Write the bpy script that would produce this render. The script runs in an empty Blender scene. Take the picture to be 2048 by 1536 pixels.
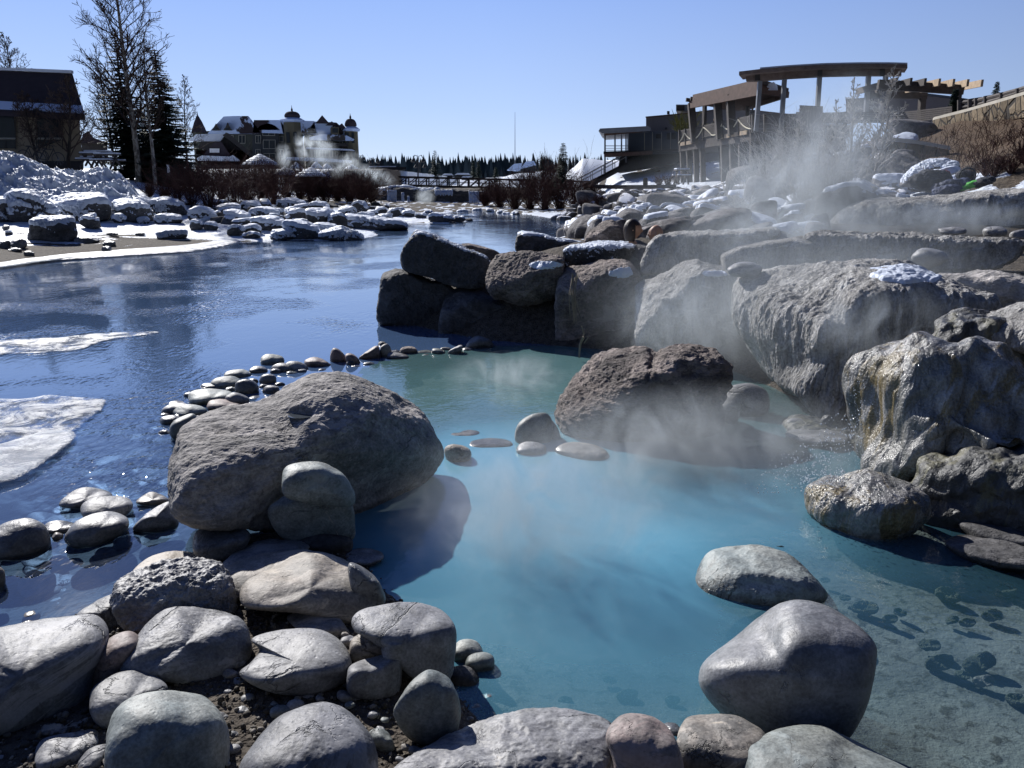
import bpy, math, random
import numpy as np
from math import radians as R, sin, cos, pi, sqrt
C = bpy.context.scene.collection
SC = bpy.context.scene
random.seed(7)
# ---------------------------------------------------------------- camera
H = 2.0; F = 1547.0; PITCH = math.atan(400/1547.0)
cam = bpy.data.objects.new('camera', bpy.data.cameras.new('camera')); C.objects.link(cam)
cam.location = (0, 0, H); cam.rotation_euler = (pi/2-PITCH, 0, 0)
cam.data.sensor_width = 36; cam.data.lens = 36*F/2048; cam.data.clip_end = 4000; cam.data.clip_start = .05
SC.camera = cam
# ---------------------------------------------------------------- sky, sun, exposure
SUN_AZ, SUN_EL = R(-32), R(31.5)
w = bpy.data.worlds.new('World'); SC.world = w; w.use_nodes = True
nt = w.node_tree; nt.nodes.clear()
sky = nt.nodes.new('ShaderNodeTexSky'); sky.sky_type = 'NISHITA'; sky.sun_disc = False
sky.sun_elevation = SUN_EL; sky.sun_rotation = SUN_AZ; sky.altitude = 2100; sky.air_density = 1.0; sky.dust_density = .15; sky.ozone_density = 3.0
def _wm(op, x, y=None):
    q = nt.nodes.new('ShaderNodeVectorMath' if op == 'DOT_PRODUCT' else 'ShaderNodeMath'); q.operation = op
    for i, k in enumerate((x, y)):
        if k is None: continue
        if hasattr(k, 'is_output'): nt.links.new(k, q.inputs[i])
        else: q.inputs[i].default_value = k
    return q.outputs['Value' if op == 'DOT_PRODUCT' else 0]
dirn = nt.nodes.new('ShaderNodeTexCoord').outputs['Generated']; sep = nt.nodes.new('ShaderNodeSeparateXYZ'); nt.links.new(dirn, sep.inputs[0])
rp = nt.nodes.new('ShaderNodeValToRGB'); nt.links.new(sep.outputs[2], rp.inputs[0]); el = rp.color_ramp.elements       # clear winter sky, deepening with height
for i, (p, c) in enumerate(((0, (.65, .77, 1.0)), (.09, (.48, .64, 1.0)), (.21, (.33, .50, .98)), (.45, (.12, .22, .66)), (1, (.03, .06, .24)))):
    e = el[i] if i < 2 else el.new(p)
    e.position = p; e.color = (*c, 1)
mr = nt.nodes.new('ShaderNodeMapRange'); nt.links.new(_wm('DOT_PRODUCT', dirn, (sin(SUN_AZ), cos(SUN_AZ), 0)), mr.inputs[0])   # brighter towards the sun
for i, k in enumerate((-.5, .85, .9, 10.2)): mr.inputs[i+1].default_value = k
def _wmix(blend, f, a_, b_):
    q = nt.nodes.new('ShaderNodeMix'); q.data_type = 'RGBA'; q.blend_type = blend; q.inputs[0].default_value = f; nt.links.new(a_, q.inputs[6]); nt.links.new(b_, q.inputs[7]); return q.outputs[2]
air = _wmix('MULTIPLY', 1, rp.outputs[0], mr.outputs[0])
bg = nt.nodes.new('ShaderNodeBackground'); bg.inputs[1].default_value = .079
wo = nt.nodes.new('ShaderNodeOutputWorld'); nt.links.new(_wmix('MIX', .85, sky.outputs[0], air), bg.inputs[0]); nt.links.new(bg.outputs[0], wo.inputs[0])
sl = bpy.data.lights.new('sun', 'SUN'); sl.energy = 5.0; sl.angle = R(.55); sl.color = (1, .97, .93)
so = bpy.data.objects.new('sun', sl); C.objects.link(so)
so.rotation_euler = (pi/2-SUN_EL, 0, pi-SUN_AZ); so.location = (-20, 30, 30)
SC.view_settings.view_transform = 'Standard'; SC.view_settings.look = 'None'; SC.view_settings.exposure = .36; SC.view_settings.gamma = 1
SC.render.engine = 'CYCLES'
cy = SC.cycles; cy.use_denoising = True; cy.max_bounces = 7; cy.diffuse_bounces = 3; cy.glossy_bounces = 3; cy.transmission_bounces = 2
cy.transparent_max_bounces = 14; cy.volume_bounces = 0; cy.sample_clamp_indirect = 4; cy.sample_clamp_direct = 0
cy.volume_step_rate = 1.0; cy.volume_max_steps = 64; cy.caustics_reflective = False; cy.caustics_refractive = False
# ---------------------------------------------------------------- photograph pixel -> point in the world
cP, sP = cos(PITCH), sin(PITCH)
def ray(px, py):
    a, b = (px-1024)/F, (768-py)/F
    return (a, cP+b*sP, -sP+b*cP)
def gp(px, py, z=0.):
    r = ray(px, py); t = (z-H)/r[2]; return np.array((r[0]*t, r[1]*t, z))
def at(px, py, Y):
    r = ray(px, py); t = Y/r[1]; return np.array((r[0]*t, Y, H+r[2]*t))
def sc(Y): return Y/F            # metres per photograph pixel at distance Y
# ---------------------------------------------------------------- numpy noise
_rs = np.random.RandomState(3); _perm = _rs.permutation(256); _perm = np.concatenate([_perm]*3)
_gr = _rs.normal(size=(256, 3)); _gr /= np.linalg.norm(_gr, axis=1)[:, None]
def noise(p):
    i = np.floor(p).astype(int); f = p-i; i &= 255
    u = f*f*f*(f*(f*6-15)+10); out = 0
    for dx in (0, 1):
        for dy in (0, 1):
            for dz in (0, 1):
                h = _perm[_perm[_perm[i[:, 0]+dx]+i[:, 1]+dy]+i[:, 2]+dz]
                g = _gr[h]; d = g[:, 0]*(f[:, 0]-dx)+g[:, 1]*(f[:, 1]-dy)+g[:, 2]*(f[:, 2]-dz)
                wx = u[:, 0] if dx else 1-u[:, 0]; wy = u[:, 1] if dy else 1-u[:, 1]; wz = u[:, 2] if dz else 1-u[:, 2]
                out = out+d*wx*wy*wz
    return out*1.6
def fbm(p, o=4, ridge=False, gain=.5):
    a, s, r = 1., 0., 0
    for k in range(o):
        n = noise(p*2.03**k+k*17.3)
        if ridge: n = .5-np.abs(n)*1.6
        s = s+a*n; r += a; a *= gain
    return s/r
def sst(e0, e1, x):
    t = np.clip((x-e0)/(e1-e0), 0, 1); return t*t*(3-2*t)
# ---------------------------------------------------------------- meshes
def link(o, parent=None):
    C.objects.link(o)
    if parent is not None: o.parent = parent
    return o
def mesh_np(name, v, f, smooth=True):
    v = np.asarray(v, dtype=np.float32); f = np.asarray(f, dtype=np.int32); n = f.shape[1]
    m = bpy.data.meshes.new(name); m.vertices.add(len(v)); m.vertices.foreach_set('co', v.ravel())
    m.loops.add(f.size); m.loops.foreach_set('vertex_index', f.ravel())
    m.polygons.add(len(f)); m.polygons.foreach_set('loop_start', np.arange(0, f.size, n, dtype=np.int32))
    m.polygons.foreach_set('use_smooth', np.full(len(f), smooth)); m.update(calc_edges=True); return m
def attr(m, name, a):
    x = m.attributes.new(name, 'FLOAT', 'POINT'); x.data.foreach_set('value', np.asarray(a, dtype=np.float32))
def tag(o, label=None, cat=None, group=None, kind=None):
    if label: o['label'] = label
    if cat: o['category'] = cat
    if group: o['group'] = group
    if kind: o['kind'] = kind
    return o
def thing(name, label, cat, loc, group=None):
    o = bpy.data.objects.new(name, None); o.location = loc; o.empty_display_size = .2
    C.objects.link(o); return tag(o, label, cat, group)
class MB:
    """collects polygons in world coordinates"""
    def __init__(s): s.v = []; s.f = []
    def add(s, vs, fs):
        k = len(s.v); s.v += [tuple(map(float, q)) for q in vs]; s.f += [tuple(i+k for i in q) for q in fs]; return s
    def box(s, x0, x1, y0, y1, z0, z1):
        return s.add([(x0, y0, z0), (x1, y0, z0), (x1, y1, z0), (x0, y1, z0), (x0, y0, z1), (x1, y0, z1), (x1, y1, z1), (x0, y1, z1)],
                     [(0, 3, 2, 1), (4, 5, 6, 7), (0, 1, 5, 4), (1, 2, 6, 5), (2, 3, 7, 6), (3, 0, 4, 7)])
    def pbox(s, p0, p1, Y, d, t=0.):        # photograph rectangle standing at distance Y, d metres deep
        a, b = at(p0[0], p0[1], Y), at(p1[0], p1[1], Y)
        return s.box(min(a[0], b[0]), max(a[0], b[0]), Y+t, Y+t+d, min(a[2], b[2]), max(a[2], b[2]))
    def bar(s, a, b, w, h=None, up=(0, 0, 1)):   # square beam from a to b
        h = h or w; a = np.array(a, float); b = np.array(b, float); d = b-a; d /= np.linalg.norm(d)+1e-9
        u = np.array(up, float)
        if abs(d@u) > .95: u = np.array((0, 1., 0))
        x = np.cross(d, u); x /= np.linalg.norm(x); y = np.cross(x, d); x *= w/2; y *= h/2
        return s.add([a-x-y, a+x-y, a+x+y, a-x+y, b-x-y, b+x-y, b+x+y, b-x+y],
                     [(0, 1, 2, 3), (7, 6, 5, 4), (0, 4, 5, 1), (1, 5, 6, 2), (2, 6, 7, 3), (3, 7, 4, 0)])
    def tube(s, pts, r, n=6, cap=True):
        pts = [np.array(p, float) for p in pts]; rr = r if hasattr(r, '__len__') else [r]*len(pts); k0 = len(s.v)
        for i, p in enumerate(pts):
            d = pts[min(i+1, len(pts)-1)]-pts[max(i-1, 0)]; d /= np.linalg.norm(d)+1e-9
            u = np.array((0, 0, 1.)) if abs(d[2]) < .9 else np.array((1., 0, 0))
            x = np.cross(d, u); x /= np.linalg.norm(x); y = np.cross(x, d)
            for j in range(n):
                q = p+rr[i]*(x*cos(2*pi*j/n)+y*sin(2*pi*j/n)); s.v.append(tuple(q))
        for i in range(len(pts)-1):
            for j in range(n):
                a = k0+i*n+j; b = k0+i*n+(j+1) % n; s.f.append((a, b, b+n, a+n))
        if cap and n > 2:
            s.f.append(tuple(k0+j for j in range(n))[::-1]); e = k0+(len(pts)-1)*n; s.f.append(tuple(e+j for j in range(n)))
        return s
    def lathe(s, c, prof, n=16, sq=1., rot=0):   # prof: (radius, z)
        k0 = len(s.v)
        for r, z in prof:
            for j in range(n):
                t = 2*pi*j/n+rot; s.v.append((c[0]+r*cos(t)*sq, c[1]+r*sin(t), c[2]+z))
        for i in range(len(prof)-1):
            for j in range(n):
                a = k0+i*n+j; b = k0+i*n+(j+1) % n; s.f.append((a, b, b+n, a+n))
        return s
    def prism(s, poly, n):     # polygon (list of points) extruded by vector n
        k = len(poly); n = np.array(n, float); q = [np.array(p, float) for p in poly]
        return s.add(q+[p+n for p in q], [tuple(range(k))[::-1], tuple(range(k, 2*k))]+[(i, (i+1) % k, k+(i+1) % k, k+i) for i in range(k)])
    def build(s, name, m, parent=None, loc=None, smooth=False, bevel=0):
        if loc is None: loc = wloc(parent) if parent is not None else (0, 0, 0)
        L = np.array(loc, float); me = bpy.data.meshes.new(name)
        me.from_pydata([tuple(np.array(q)-L) for q in s.v], [], s.f); me.update()
        if smooth: me.polygons.foreach_set('use_smooth', [True]*len(me.polygons))
        o = bpy.data.objects.new(name, me); me.materials.append(m); link(o, parent)
        if parent is None: o.location = loc
        if bevel:
            b = o.modifiers.new('b', 'BEVEL'); b.width = bevel; b.segments = 1; b.limit_method = 'ANGLE'
        return o
def wloc(o):
    L = np.zeros(3)
    while o is not None: L += np.array(o.location); o = o.parent
    return L
# ---------------------------------------------------------------- materials
class NT:
    def __init__(s, name):
        s.m = bpy.data.materials.new(name); s.m.use_nodes = True; s.t = s.m.node_tree; s.t.nodes.clear(); s.out = s.n('OutputMaterial')
    def n(s, k, **kw):
        q = s.t.nodes.new('ShaderNode'+k)
        for a, b in kw.items(): setattr(q, a, b)
        return q
    def l(s, a, b): s.t.links.new(a, b)
    def val(s, x, sock):
        if hasattr(x, 'links') or hasattr(x, 'is_output'): s.l(x, sock)
        else: sock.default_value = x
    def math(s, op, a, b=0., c=None, clamp=False):
        q = s.n('Math', operation=op); q.use_clamp = clamp; s.val(a, q.inputs[0]); s.val(b, q.inputs[1])
        if c is not None: s.val(c, q.inputs[2])
        return q.outputs[0]
    def mix(s, f, a, b, blend='MIX'):
        q = s.n('Mix', data_type='RGBA', blend_type=blend); s.val(f, q.inputs[0])
        s.val(a if not isinstance(a, tuple) else (*a, 1)[:4], q.inputs[6]); s.val(b if not isinstance(b, tuple) else (*b, 1)[:4], q.inputs[7]); return q.outputs[2]
    def noise(s, co, scale, detail=4, rough=.55, dist=0.):
        q = s.n('TexNoise'); s.l(co, q.inputs['Vector']); q.inputs['Scale'].default_value = scale
        q.inputs['Detail'].default_value = detail; q.inputs['Roughness'].default_value = rough; q.inputs['Distortion'].default_value = dist; return q.outputs[0]
    def ramp(s, x, a, b, lo=0., hi=1., smooth=True):
        q = s.n('MapRange', interpolation_type='SMOOTHSTEP' if smooth else 'LINEAR'); s.val(x, q.inputs[0])
        for i, k in enumerate((a, b, lo, hi)): q.inputs[i+1].default_value = k
        return q.outputs[0]
    def coords(s, rnd=True, world=False):
        if world: return s.n('NewGeometry').outputs['Position']
        tc = s.n('TexCoord').outputs['Object']
        if not rnd: return tc
        oi = s.n('ObjectInfo').outputs['Random']; q = s.n('VectorMath', operation='ADD'); s.l(tc, q.inputs[0])
        s.l(s.math('MULTIPLY', oi, 40.), q.inputs[1]); return q.outputs[0]
    def scaled(s, co, v):
        q = s.n('VectorMath', operation='MULTIPLY'); s.l(co, q.inputs[0]); q.inputs[1].default_value = v; return q.outputs[0]
    def bump(s, h, strength=.5, dist=.01, nrm=None):
        q = s.n('Bump'); q.inputs['Strength'].default_value = strength; q.inputs['Distance'].default_value = dist; s.l(h, q.inputs['Height'])
        if nrm is not None: s.l(nrm, q.inputs['Normal'])
        return q.outputs[0]
    def princ(s, col, rough=.8, nrm=None, spec=.4, metal=0.):
        q = s.n('BsdfPrincipled'); s.val((*col, 1)[:4] if isinstance(col, tuple) else col, q.inputs['Base Color']); s.val(rough, q.inputs['Roughness'])
        q.inputs['Specular IOR Level'].default_value = spec; q.inputs['Metallic'].default_value = metal
        if nrm is not None: s.l(nrm, q.inputs['Normal'])
        return q.outputs[0]
    def fin(s, sh, vol=False):
        s.l(sh, s.out.inputs[1 if vol else 0]); return s.m
def plain(name, col, rough=.75, var=.25, scale=3., bump=.15, metal=0., dist=.01):
    t = NT(name); co = t.coords()
    k = t.ramp(t.noise(co, scale, 5, .6), .3, .7, 1-var, 1+var, False)
    c = t.mix(1., (*col,), k, 'MULTIPLY'); b = t.bump(t.noise(co, scale*9, 4), bump, dist)
    return t.fin(t.princ(c, rough, b, metal=metal))
def rock_mat(name, c1, c2, rough=.75, b1=.5, scale=2.5, grain=60., patch=None, pamt=.6, spec=.35, stretch=(1, 1, 1), pits=0., d1=.03, wetline=True):
    t = NT(name); co = t.coords(); cs = t.scaled(co, stretch)
    n1 = t.noise(cs, scale, 6, .6, .4); n2 = t.noise(cs, scale*5, 6, .65); n3 = t.noise(co, grain, 3, .6)
    oi = t.n('ObjectInfo').outputs['Random']
    col = t.mix(t.ramp(n1, .35, .65), c1, c2)
    col = t.mix(1., col, t.ramp(n2, .28, .72, .55, 1.4, False), 'MULTIPLY')
    col = t.mix(1., col, t.ramp(n3, .3, .7, .68, 1.3, False), 'MULTIPLY')
    col = t.mix(1., col, t.ramp(oi, 0, 1, .78, 1.22, False), 'MULTIPLY')
    if patch:
        pm = t.ramp(t.noise(cs, scale*1.7, 8, .7, .8), pamt, pamt+.05)
        col = t.mix(pm, col, patch)
    vd = t.n('VectorMath', operation='ADD'); t.l(cs, vd.inputs[0]); t.l(t.math('MULTIPLY', n1, .9), vd.inputs[1]); vo = t.n('TexVoronoi'); vo.feature = 'DISTANCE_TO_EDGE'; t.l(vd.outputs[0], vo.inputs['Vector']); vo.inputs['Scale'].default_value = scale*1.1
    crk = t.math('MULTIPLY', t.ramp(vo.outputs[0], .022, .004), t.ramp(t.noise(co, scale*.8, 2, .5), .54, .62)); col = t.mix(t.math('MULTIPLY', crk, .6), col, tuple(q*.25 for q in c2))      # hairline cracks
    stn = t.ramp(t.noise(t.scaled(co, (1, 1, 1.8)), scale*.55, 7, .7, 1.2), .56, .60); col = t.mix(t.math('MULTIPLY', stn, .45), col, tuple(min(1, q*1.7+.03) for q in c1)); col = t.mix(t.ramp(t.noise(co, scale*6, 5, .7), .60, .66, 0, .5), col, tuple(q*.45 for q in c2))
    if wetline:      # damp, darker band just above the water
        z = t.n('SeparateXYZ'); t.l(t.n('NewGeometry').outputs['Position'], z.inputs[0])
        zz = t.math('ADD', z.outputs[2], t.math('MULTIPLY', t.math('SUBTRACT', n2, .5), .06))
        wet = t.ramp(zz, .015, .045, 1., 0.)
        col = t.mix(t.math('MULTIPLY', wet, .55), col, (.012, .012, .011)); rough = t.ramp(t.math('MULTIPLY', wet, t.ramp(zz, -.03, -.005)), 0, 1, rough, .3, False)
    nb = t.bump(t.math('SUBTRACT', 1., crk), .7, .012); nb = t.bump(n1, b1*.6, d1*2.5, nb); nb = t.bump(n2, b1, d1, nb); nb = t.bump(n3, b1*.6, .004, nb)
    if pits:
        v = t.n('TexVoronoi'); t.l(co, v.inputs['Vector']); v.inputs['Scale'].default_value = grain*.45
        nb = t.bump(t.ramp(v.outputs[0], 0, .35), pits, .004, nb)
    return t.fin(t.princ(col, rough, nb, spec))
M = {}
M['grey'] = rock_mat('grey_cobble', (.21, .21, .217), (.14, .144, .152), .56, .35, 2.2, 90, pits=.3, d1=.012)
M['green'] = rock_mat('green_cobble', (.185, .21, .206), (.25, .262, .242), .56, .35, 3, 90, (.34, .32, .27), .62, pits=.25, d1=.01)
M['tan'] = rock_mat('tan_cobble', (.30, .265, .225), (.20, .19, .175), .62, .3, 3, 80, (.42, .37, .30), .6, pits=.35, d1=.014)
M['pale'] = rock_mat('pale_cobble', (.29, .29, .286), (.20, .20, .21), .55, .25, 2.6, 90, (.44, .42, .38), .62, pits=.3, d1=.012)
M['red'] = rock_mat('reddish_cobble', (.26, .195, .175), (.18, .155, .145), .6, .25, 3, 80, pits=.25, d1=.012)
M['dark'] = rock_mat('dark_cobble', (.115, .12, .125), (.19, .19, .195), .47, .35, 3, 80, (.34, .33, .30), .68, .5, d1=.016)
M['basalt'] = rock_mat('brown_boulder', (.27, .225, .20), (.15, .13, .12), .85, 1., 2.2, 40, pits=.5, stretch=(1, 1, 1.7), d1=.05)
M['slab'] = rock_mat('grey_slab', (.36, .335, .315), (.22, .21, .20), .85, .95, 2.6, 55, pits=.7, stretch=(.7, 1, 1.6), d1=.03)
M['black'] = rock_mat('dark_boulder', (.085, .083, .085), (.06, .06, .062), .8, .9, 2.5, 40, (.15, .145, .14), .66, d1=.03)
M['trav'] = rock_mat('travertine', (.58, .565, .54), (.34, .33, .315), .8, 1., 3.2, 45, (.46, .46, .46), .60, pits=1., stretch=(1.7, 1.7, .45), d1=.08)
M['bank'] = rock_mat('bank_boulder', (.17, .16, .16), (.115, .11, .112), .85, .8, 1.3, 16, d1=.06)
def snow_mat():
    t = NT('snow'); co = t.coords(world=True); n = t.noise(co, 2.5, 6, .6); n2 = t.noise(co, 26, 4, .6)
    q = t.n('BsdfPrincipled'); q.inputs['Base Color'].default_value = (.66, .72, .82, 1); q.inputs['Roughness'].default_value = .6
    q.inputs['Specular IOR Level'].default_value = .35
    t.l(t.bump(n2, .25, .03, t.bump(n, .35, .12)), q.inputs['Normal']); return t.fin(q.outputs[0])
M['snow'] = snow_mat()
M['wood'] = plain('dark_timber', (.058, .048, .044), .8, .35, 4)
M['wood_red'] = plain('hazed_stained_timber', (.10, .058, .044), .75, .3, 4)  # reddish stain, greyed in the colour to stand for haze
M['wood_hazed'] = plain('hazed_timber', (.15, .115, .10), .8, .3, 4)  # canopy timber, its colour paled to stand for the haze before it
M['wood_pale'] = plain('pale_timber', (.36, .27, .18), .75, .25, 4)
# ---------------------------------------------------------------- rocks
_ico = {}
def ico(n):
    if n in _ico: return _ico[n]
    if n == 0:
        t = (1+5**.5)/2
        v = np.array([(-1, t, 0), (1, t, 0), (-1, -t, 0), (1, -t, 0), (0, -1, t), (0, 1, t), (0, -1, -t), (0, 1, -t), (t, 0, -1), (t, 0, 1), (-t, 0, -1), (-t, 0, 1)])
        f = np.array([(0, 11, 5), (0, 5, 1), (0, 1, 7), (0, 7, 10), (0, 10, 11), (1, 5, 9), (5, 11, 4), (11, 10, 2), (10, 7, 6), (7, 1, 8),
                      (3, 9, 4), (3, 4, 2), (3, 2, 6), (3, 6, 8), (3, 8, 9), (4, 9, 5), (2, 4, 11), (6, 2, 10), (8, 6, 7), (9, 8, 1)])
        v = v/np.linalg.norm(v, axis=1)[:, None]
    else:
        v, f = ico(n-1); e = np.concatenate([f[:, (0, 1)], f[:, (1, 2)], f[:, (2, 0)]]); es = np.sort(e, axis=1)
        u, inv = np.unique(es, axis=0, return_inverse=True); inv = inv.reshape(-1); m = v[u[:, 0]]+v[u[:, 1]]; m /= np.linalg.norm(m, axis=1)[:, None]
        k = len(v); nf = len(f); a, b, c = k+inv[:nf], k+inv[nf:2*nf], k+inv[2*nf:]; v = np.concatenate([v, m])
        f = np.concatenate([np.stack(x, 1) for x in ((f[:, 0], a, c), (f[:, 1], b, a), (f[:, 2], c, b), (a, b, c))])
    _ico[n] = (v, f); return v, f
def vnorm(v, f):
    fn = np.cross(v[f[:, 1]]-v[f[:, 0]], v[f[:, 2]]-v[f[:, 0]]); n = np.zeros_like(v)
    for k in range(3):
        for a in range(3): n[:, a] += np.bincount(f[:, k], fn[:, a], len(v))
    return n/(np.linalg.norm(n, axis=1)[:, None]+1e-12)
def smooth_closed(pts, n=96):
    p = np.array(pts, float); k = len(p); out = []
    for i in range(k):
        a, b, c, d = p[i-1], p[i], p[(i+1) % k], p[(i+2) % k]
        for t in np.linspace(0, 1, max(2, n//k), endpoint=False):
            out.append(.5*((2*b)+(-a+c)*t+(2*a-5*b+4*c-d)*t*t+(-a+3*b-3*c+d)*t**3))
    return np.array(out)
def project(v):
    x = v[:, 0]; y = v[:, 1]; z = v[:, 2]-H; d = y*cP-z*sP; u = y*sP+z*cP
    return 1024+F*x/d, 768-F*u/d, d
def unproject(px, py, d):
    a = (px-1024)/F; b = (768-py)/F; return np.stack([a*d, d*cP+b*d*sP, H-d*sP+b*d*cP], 1)
def planes_shape(V, planes, p):
    s = 0
    for n, o in planes:
        n = np.array(n, float); n /= np.linalg.norm(n); s = s+(np.maximum(0, V@n)/o)**p
    return s**(-1/p)
AX = [((1, 0, 0), 1), ((-1, 0, 0), 1), ((0, 1, 0), 1), ((0, -1, 0), 1), ((0, 0, 1), 1), ((0, 0, -1), 1)]
NB = 120
def fit_outline(v, out, cpx):
    """move the skin of the stone sideways so that its outline keeps the stone's own shape"""
    px, py, d = project(v); dx = px-cpx[0]; dy = py-cpx[1]; th = np.arctan2(dy, dx); r = np.hypot(dx, dy)
    b = ((th+pi)/(2*pi)*NB).astype(int) % NB; act = np.zeros(NB); np.maximum.at(act, b, r)
    act[act == 0] = np.nan; idx = np.arange(NB); ok = ~np.isnan(act); act = np.interp(idx, idx[ok], act[ok], period=NB)
    ox, oy = out[:, 0]-cpx[0], out[:, 1]-cpx[1]; ot = np.arctan2(oy, ox); orr = np.hypot(ox, oy)
    o = np.argsort(ot); bins = (idx+.5)/NB*2*pi-pi; tgt = np.interp(bins, ot[o], orr[o], period=2*pi)
    k = np.array([.1, .2, .4, .2, .1]); act = np.convolve(np.concatenate([act[-2:], act, act[:2]]), k, 'valid')
    s = np.interp(th, bins, tgt/act, period=2*pi); s = np.clip(s, .45, 2.2)
    return unproject(cpx[0]+dx*s, cpx[1]+dy*s, d)
def snow_cap(o, v, f, nrm, th=.06, lo=.5, hi=.8, cover=0., fr=2., name='snow_cap', spots=None):
    w_ = v+np.array(o.location); n = fbm(w_*fr+5, 3)+fbm(w_*fr*4+5, 3)*.35; m = sst(lo, hi, nrm[:, 2]+n*.7+cover)
    if spots:
        m = np.zeros(len(v))
        for px_, py_, sx_, sy_ in spots:
            qx, qy, qd = project(w_); m = np.maximum(m, sst(1.1, .8, np.hypot((qx-px_)/sx_, (qy-py_)/sy_)+n*.5)*(qd < np.median(qd)+.1)*(nrm[:, 2] > -.1))
    k = (m[f] > .02).any(1)
    if k.sum() < 4: return
    ff = f[k]; u, inv = np.unique(ff.ravel(), return_inverse=True); vv = v[u]
    off = (th*m[u]-.012*(1-m[u]))[:, None]; d = nrm[u]*.45+np.array((0, 0, .55)); vv = vv+d*off
    vv[:, 2] += fbm(vv*fr*2+9, 2)*.1*th*m[u]
    me = mesh_np(name, vv, inv.reshape(-1, 3)); s = bpy.data.objects.new(name, me); me.materials.append(M['snow']); link(s, o); return s
def finish_rock(name, v, f, c, mat, label, cat, group, snow, smooth=True, kind=None):
    o = bpy.data.objects.new(name, mesh_np(name, v-c, f, smooth)); o.location = c; o.data.materials.append(M[mat] if isinstance(mat, str) else mat)
    C.objects.link(o); tag(o, label, cat, group, kind)
    if snow: snow_cap(o, v-c, f, vnorm(v, f), **snow)
    return o
_seed = [0]
def rock(pts, label, mat='grey', z0=0., Y=None, k=.7, dep=.85, p=3., planes=(), amp=.03, fr=1.6, ridge=.0, lvl=5, snow=None, group=None,
         name='river_stone', cat='stone', flat=.9, rot=None, carve=None, strat=0., under=0., zs=1., octv=5, grow=1., yaw=0.):
    """a stone with the given outline in the photograph, its own distance, height and depth"""
    _seed[0] += 1; sd = _seed[0]; rs = np.random.RandomState(sd)
    if grow != 1. and hasattr(pts[0], '__len__'):
        mx_, my_ = np.mean([q[0] for q in pts]), np.mean([q[1] for q in pts]); pts = [(mx_+(a-mx_)*grow, my_+(b-my_)*grow) for a, b in pts]
    if len(pts) in (4, 5) and not hasattr(pts[0], '__len__'):
        cx, cy_, rx, ry = pts[:4]; rt = R(pts[4]) if len(pts) == 5 else 0.
        A = np.linspace(0, 2*pi, 11)[:-1]; e = 1+rs.uniform(-.07, .07, 10)
        ex = 1.12; X = np.sign(np.cos(A))*np.abs(np.cos(A))**(1/ex)*rx*e; Z = np.sign(np.sin(A))*np.abs(np.sin(A))**(1/ex)*ry*e
        pts = [(cx+x*cos(rt)+z*sin(rt), cy_-x*sin(rt)+z*cos(rt)) for x, z in zip(X, Z)]
    out = smooth_closed(pts); x0, x1, y0, y1 = out[:, 0].min(), out[:, 0].max(), out[:, 1].min(), out[:, 1].max()
    cpx = ((x0+x1)/2, (y0+y1)/2)
    if under:         # the stone goes on below the water: stretch the lower outline down
        out = out.copy(); lw = out[:, 1] > cpx[1]; out[lw, 1] = cpx[1]+(out[lw, 1]-cpx[1])*(1+under); y1 = out[:, 1].max(); cpx = (cpx[0], (y0+y1)/2)
    c = None; zc = z0+.05
    for it in range(4):
        c = gp(cpx[0], cpx[1], zc) if Y is None else at(cpx[0], cpx[1], Y)
        d = c[1]*cP-(c[2]-H)*sP; hx = (x1-x0)/2*d/F; hc = (y1-y0)/2*d/F
        vd = np.array((c[0], c[1], 0)); vd /= np.linalg.norm(vd); ph = math.atan2(H-c[2], math.hypot(c[0], c[1]))
        b = dep*hx
        if ph > .05: b = min(b, .85*hc/max(sin(ph), .02)) if ph > .2 else b
        cz = sqrt(max(hc*hc-(b*sin(ph))**2, (.4*hc)**2))/cos(ph)
        if Y is None: zc = z0+cz*k
    V, f = ico(lvl); base = list(AX)
    base[4] = ((0, 0, 1), flat)
    for q in range(3):
        n = rs.normal(size=3); base.append((n, rs.uniform(.86, 1.1)))
    base += [((a, b2, c2), o) for (a, b2, c2), o in planes]
    r = planes_shape(V, base, p); v = V*r[:, None]
    if carve:        # (direction, radius, depth): a hollow
        for n, rad, dp in carve:
            n = np.array(n, float); n /= np.linalg.norm(n); a = np.arccos(np.clip(V@n, -1, 1)); v = v*(1-dp*np.exp(-(a/rad)**2))[:, None]
    X = np.array((vd[1], -vd[0], 0)); Z = np.array((0, 0, 1.))
    v = c+v[:, :1]*(X+vd*yaw)*hx+v[:, 1:2]*vd*b+v[:, 2:]*Z*cz
    v = fit_outline(v, out, cpx); nrm = vnorm(v, f); s = max(hx, cz); sm = (hx*b*cz)**(1/3.)
    q = (v-c)/sm; n1 = fbm(q*np.array((1, 1, zs))*fr+sd*3.1, octv); dis = n1*amp*sm
    if ridge: dis = dis+fbm(q*np.array((1, 1, zs))*fr*1.4+sd*7.7, 6 if lvl < 7 else 7, True, .6)*ridge*sm
    if strat:        # bedding layers
        lay = q[:, 2]*5+q[:, 0]*1.2+fbm(q*1.5+sd, 3)*2.2; dis = dis+(np.abs((lay % 1)-.5)-.25)*strat*sm
    v = v+nrm*dis[:, None]
    return finish_rock(name, v, f, c, mat, label, cat, group, snow)
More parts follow.
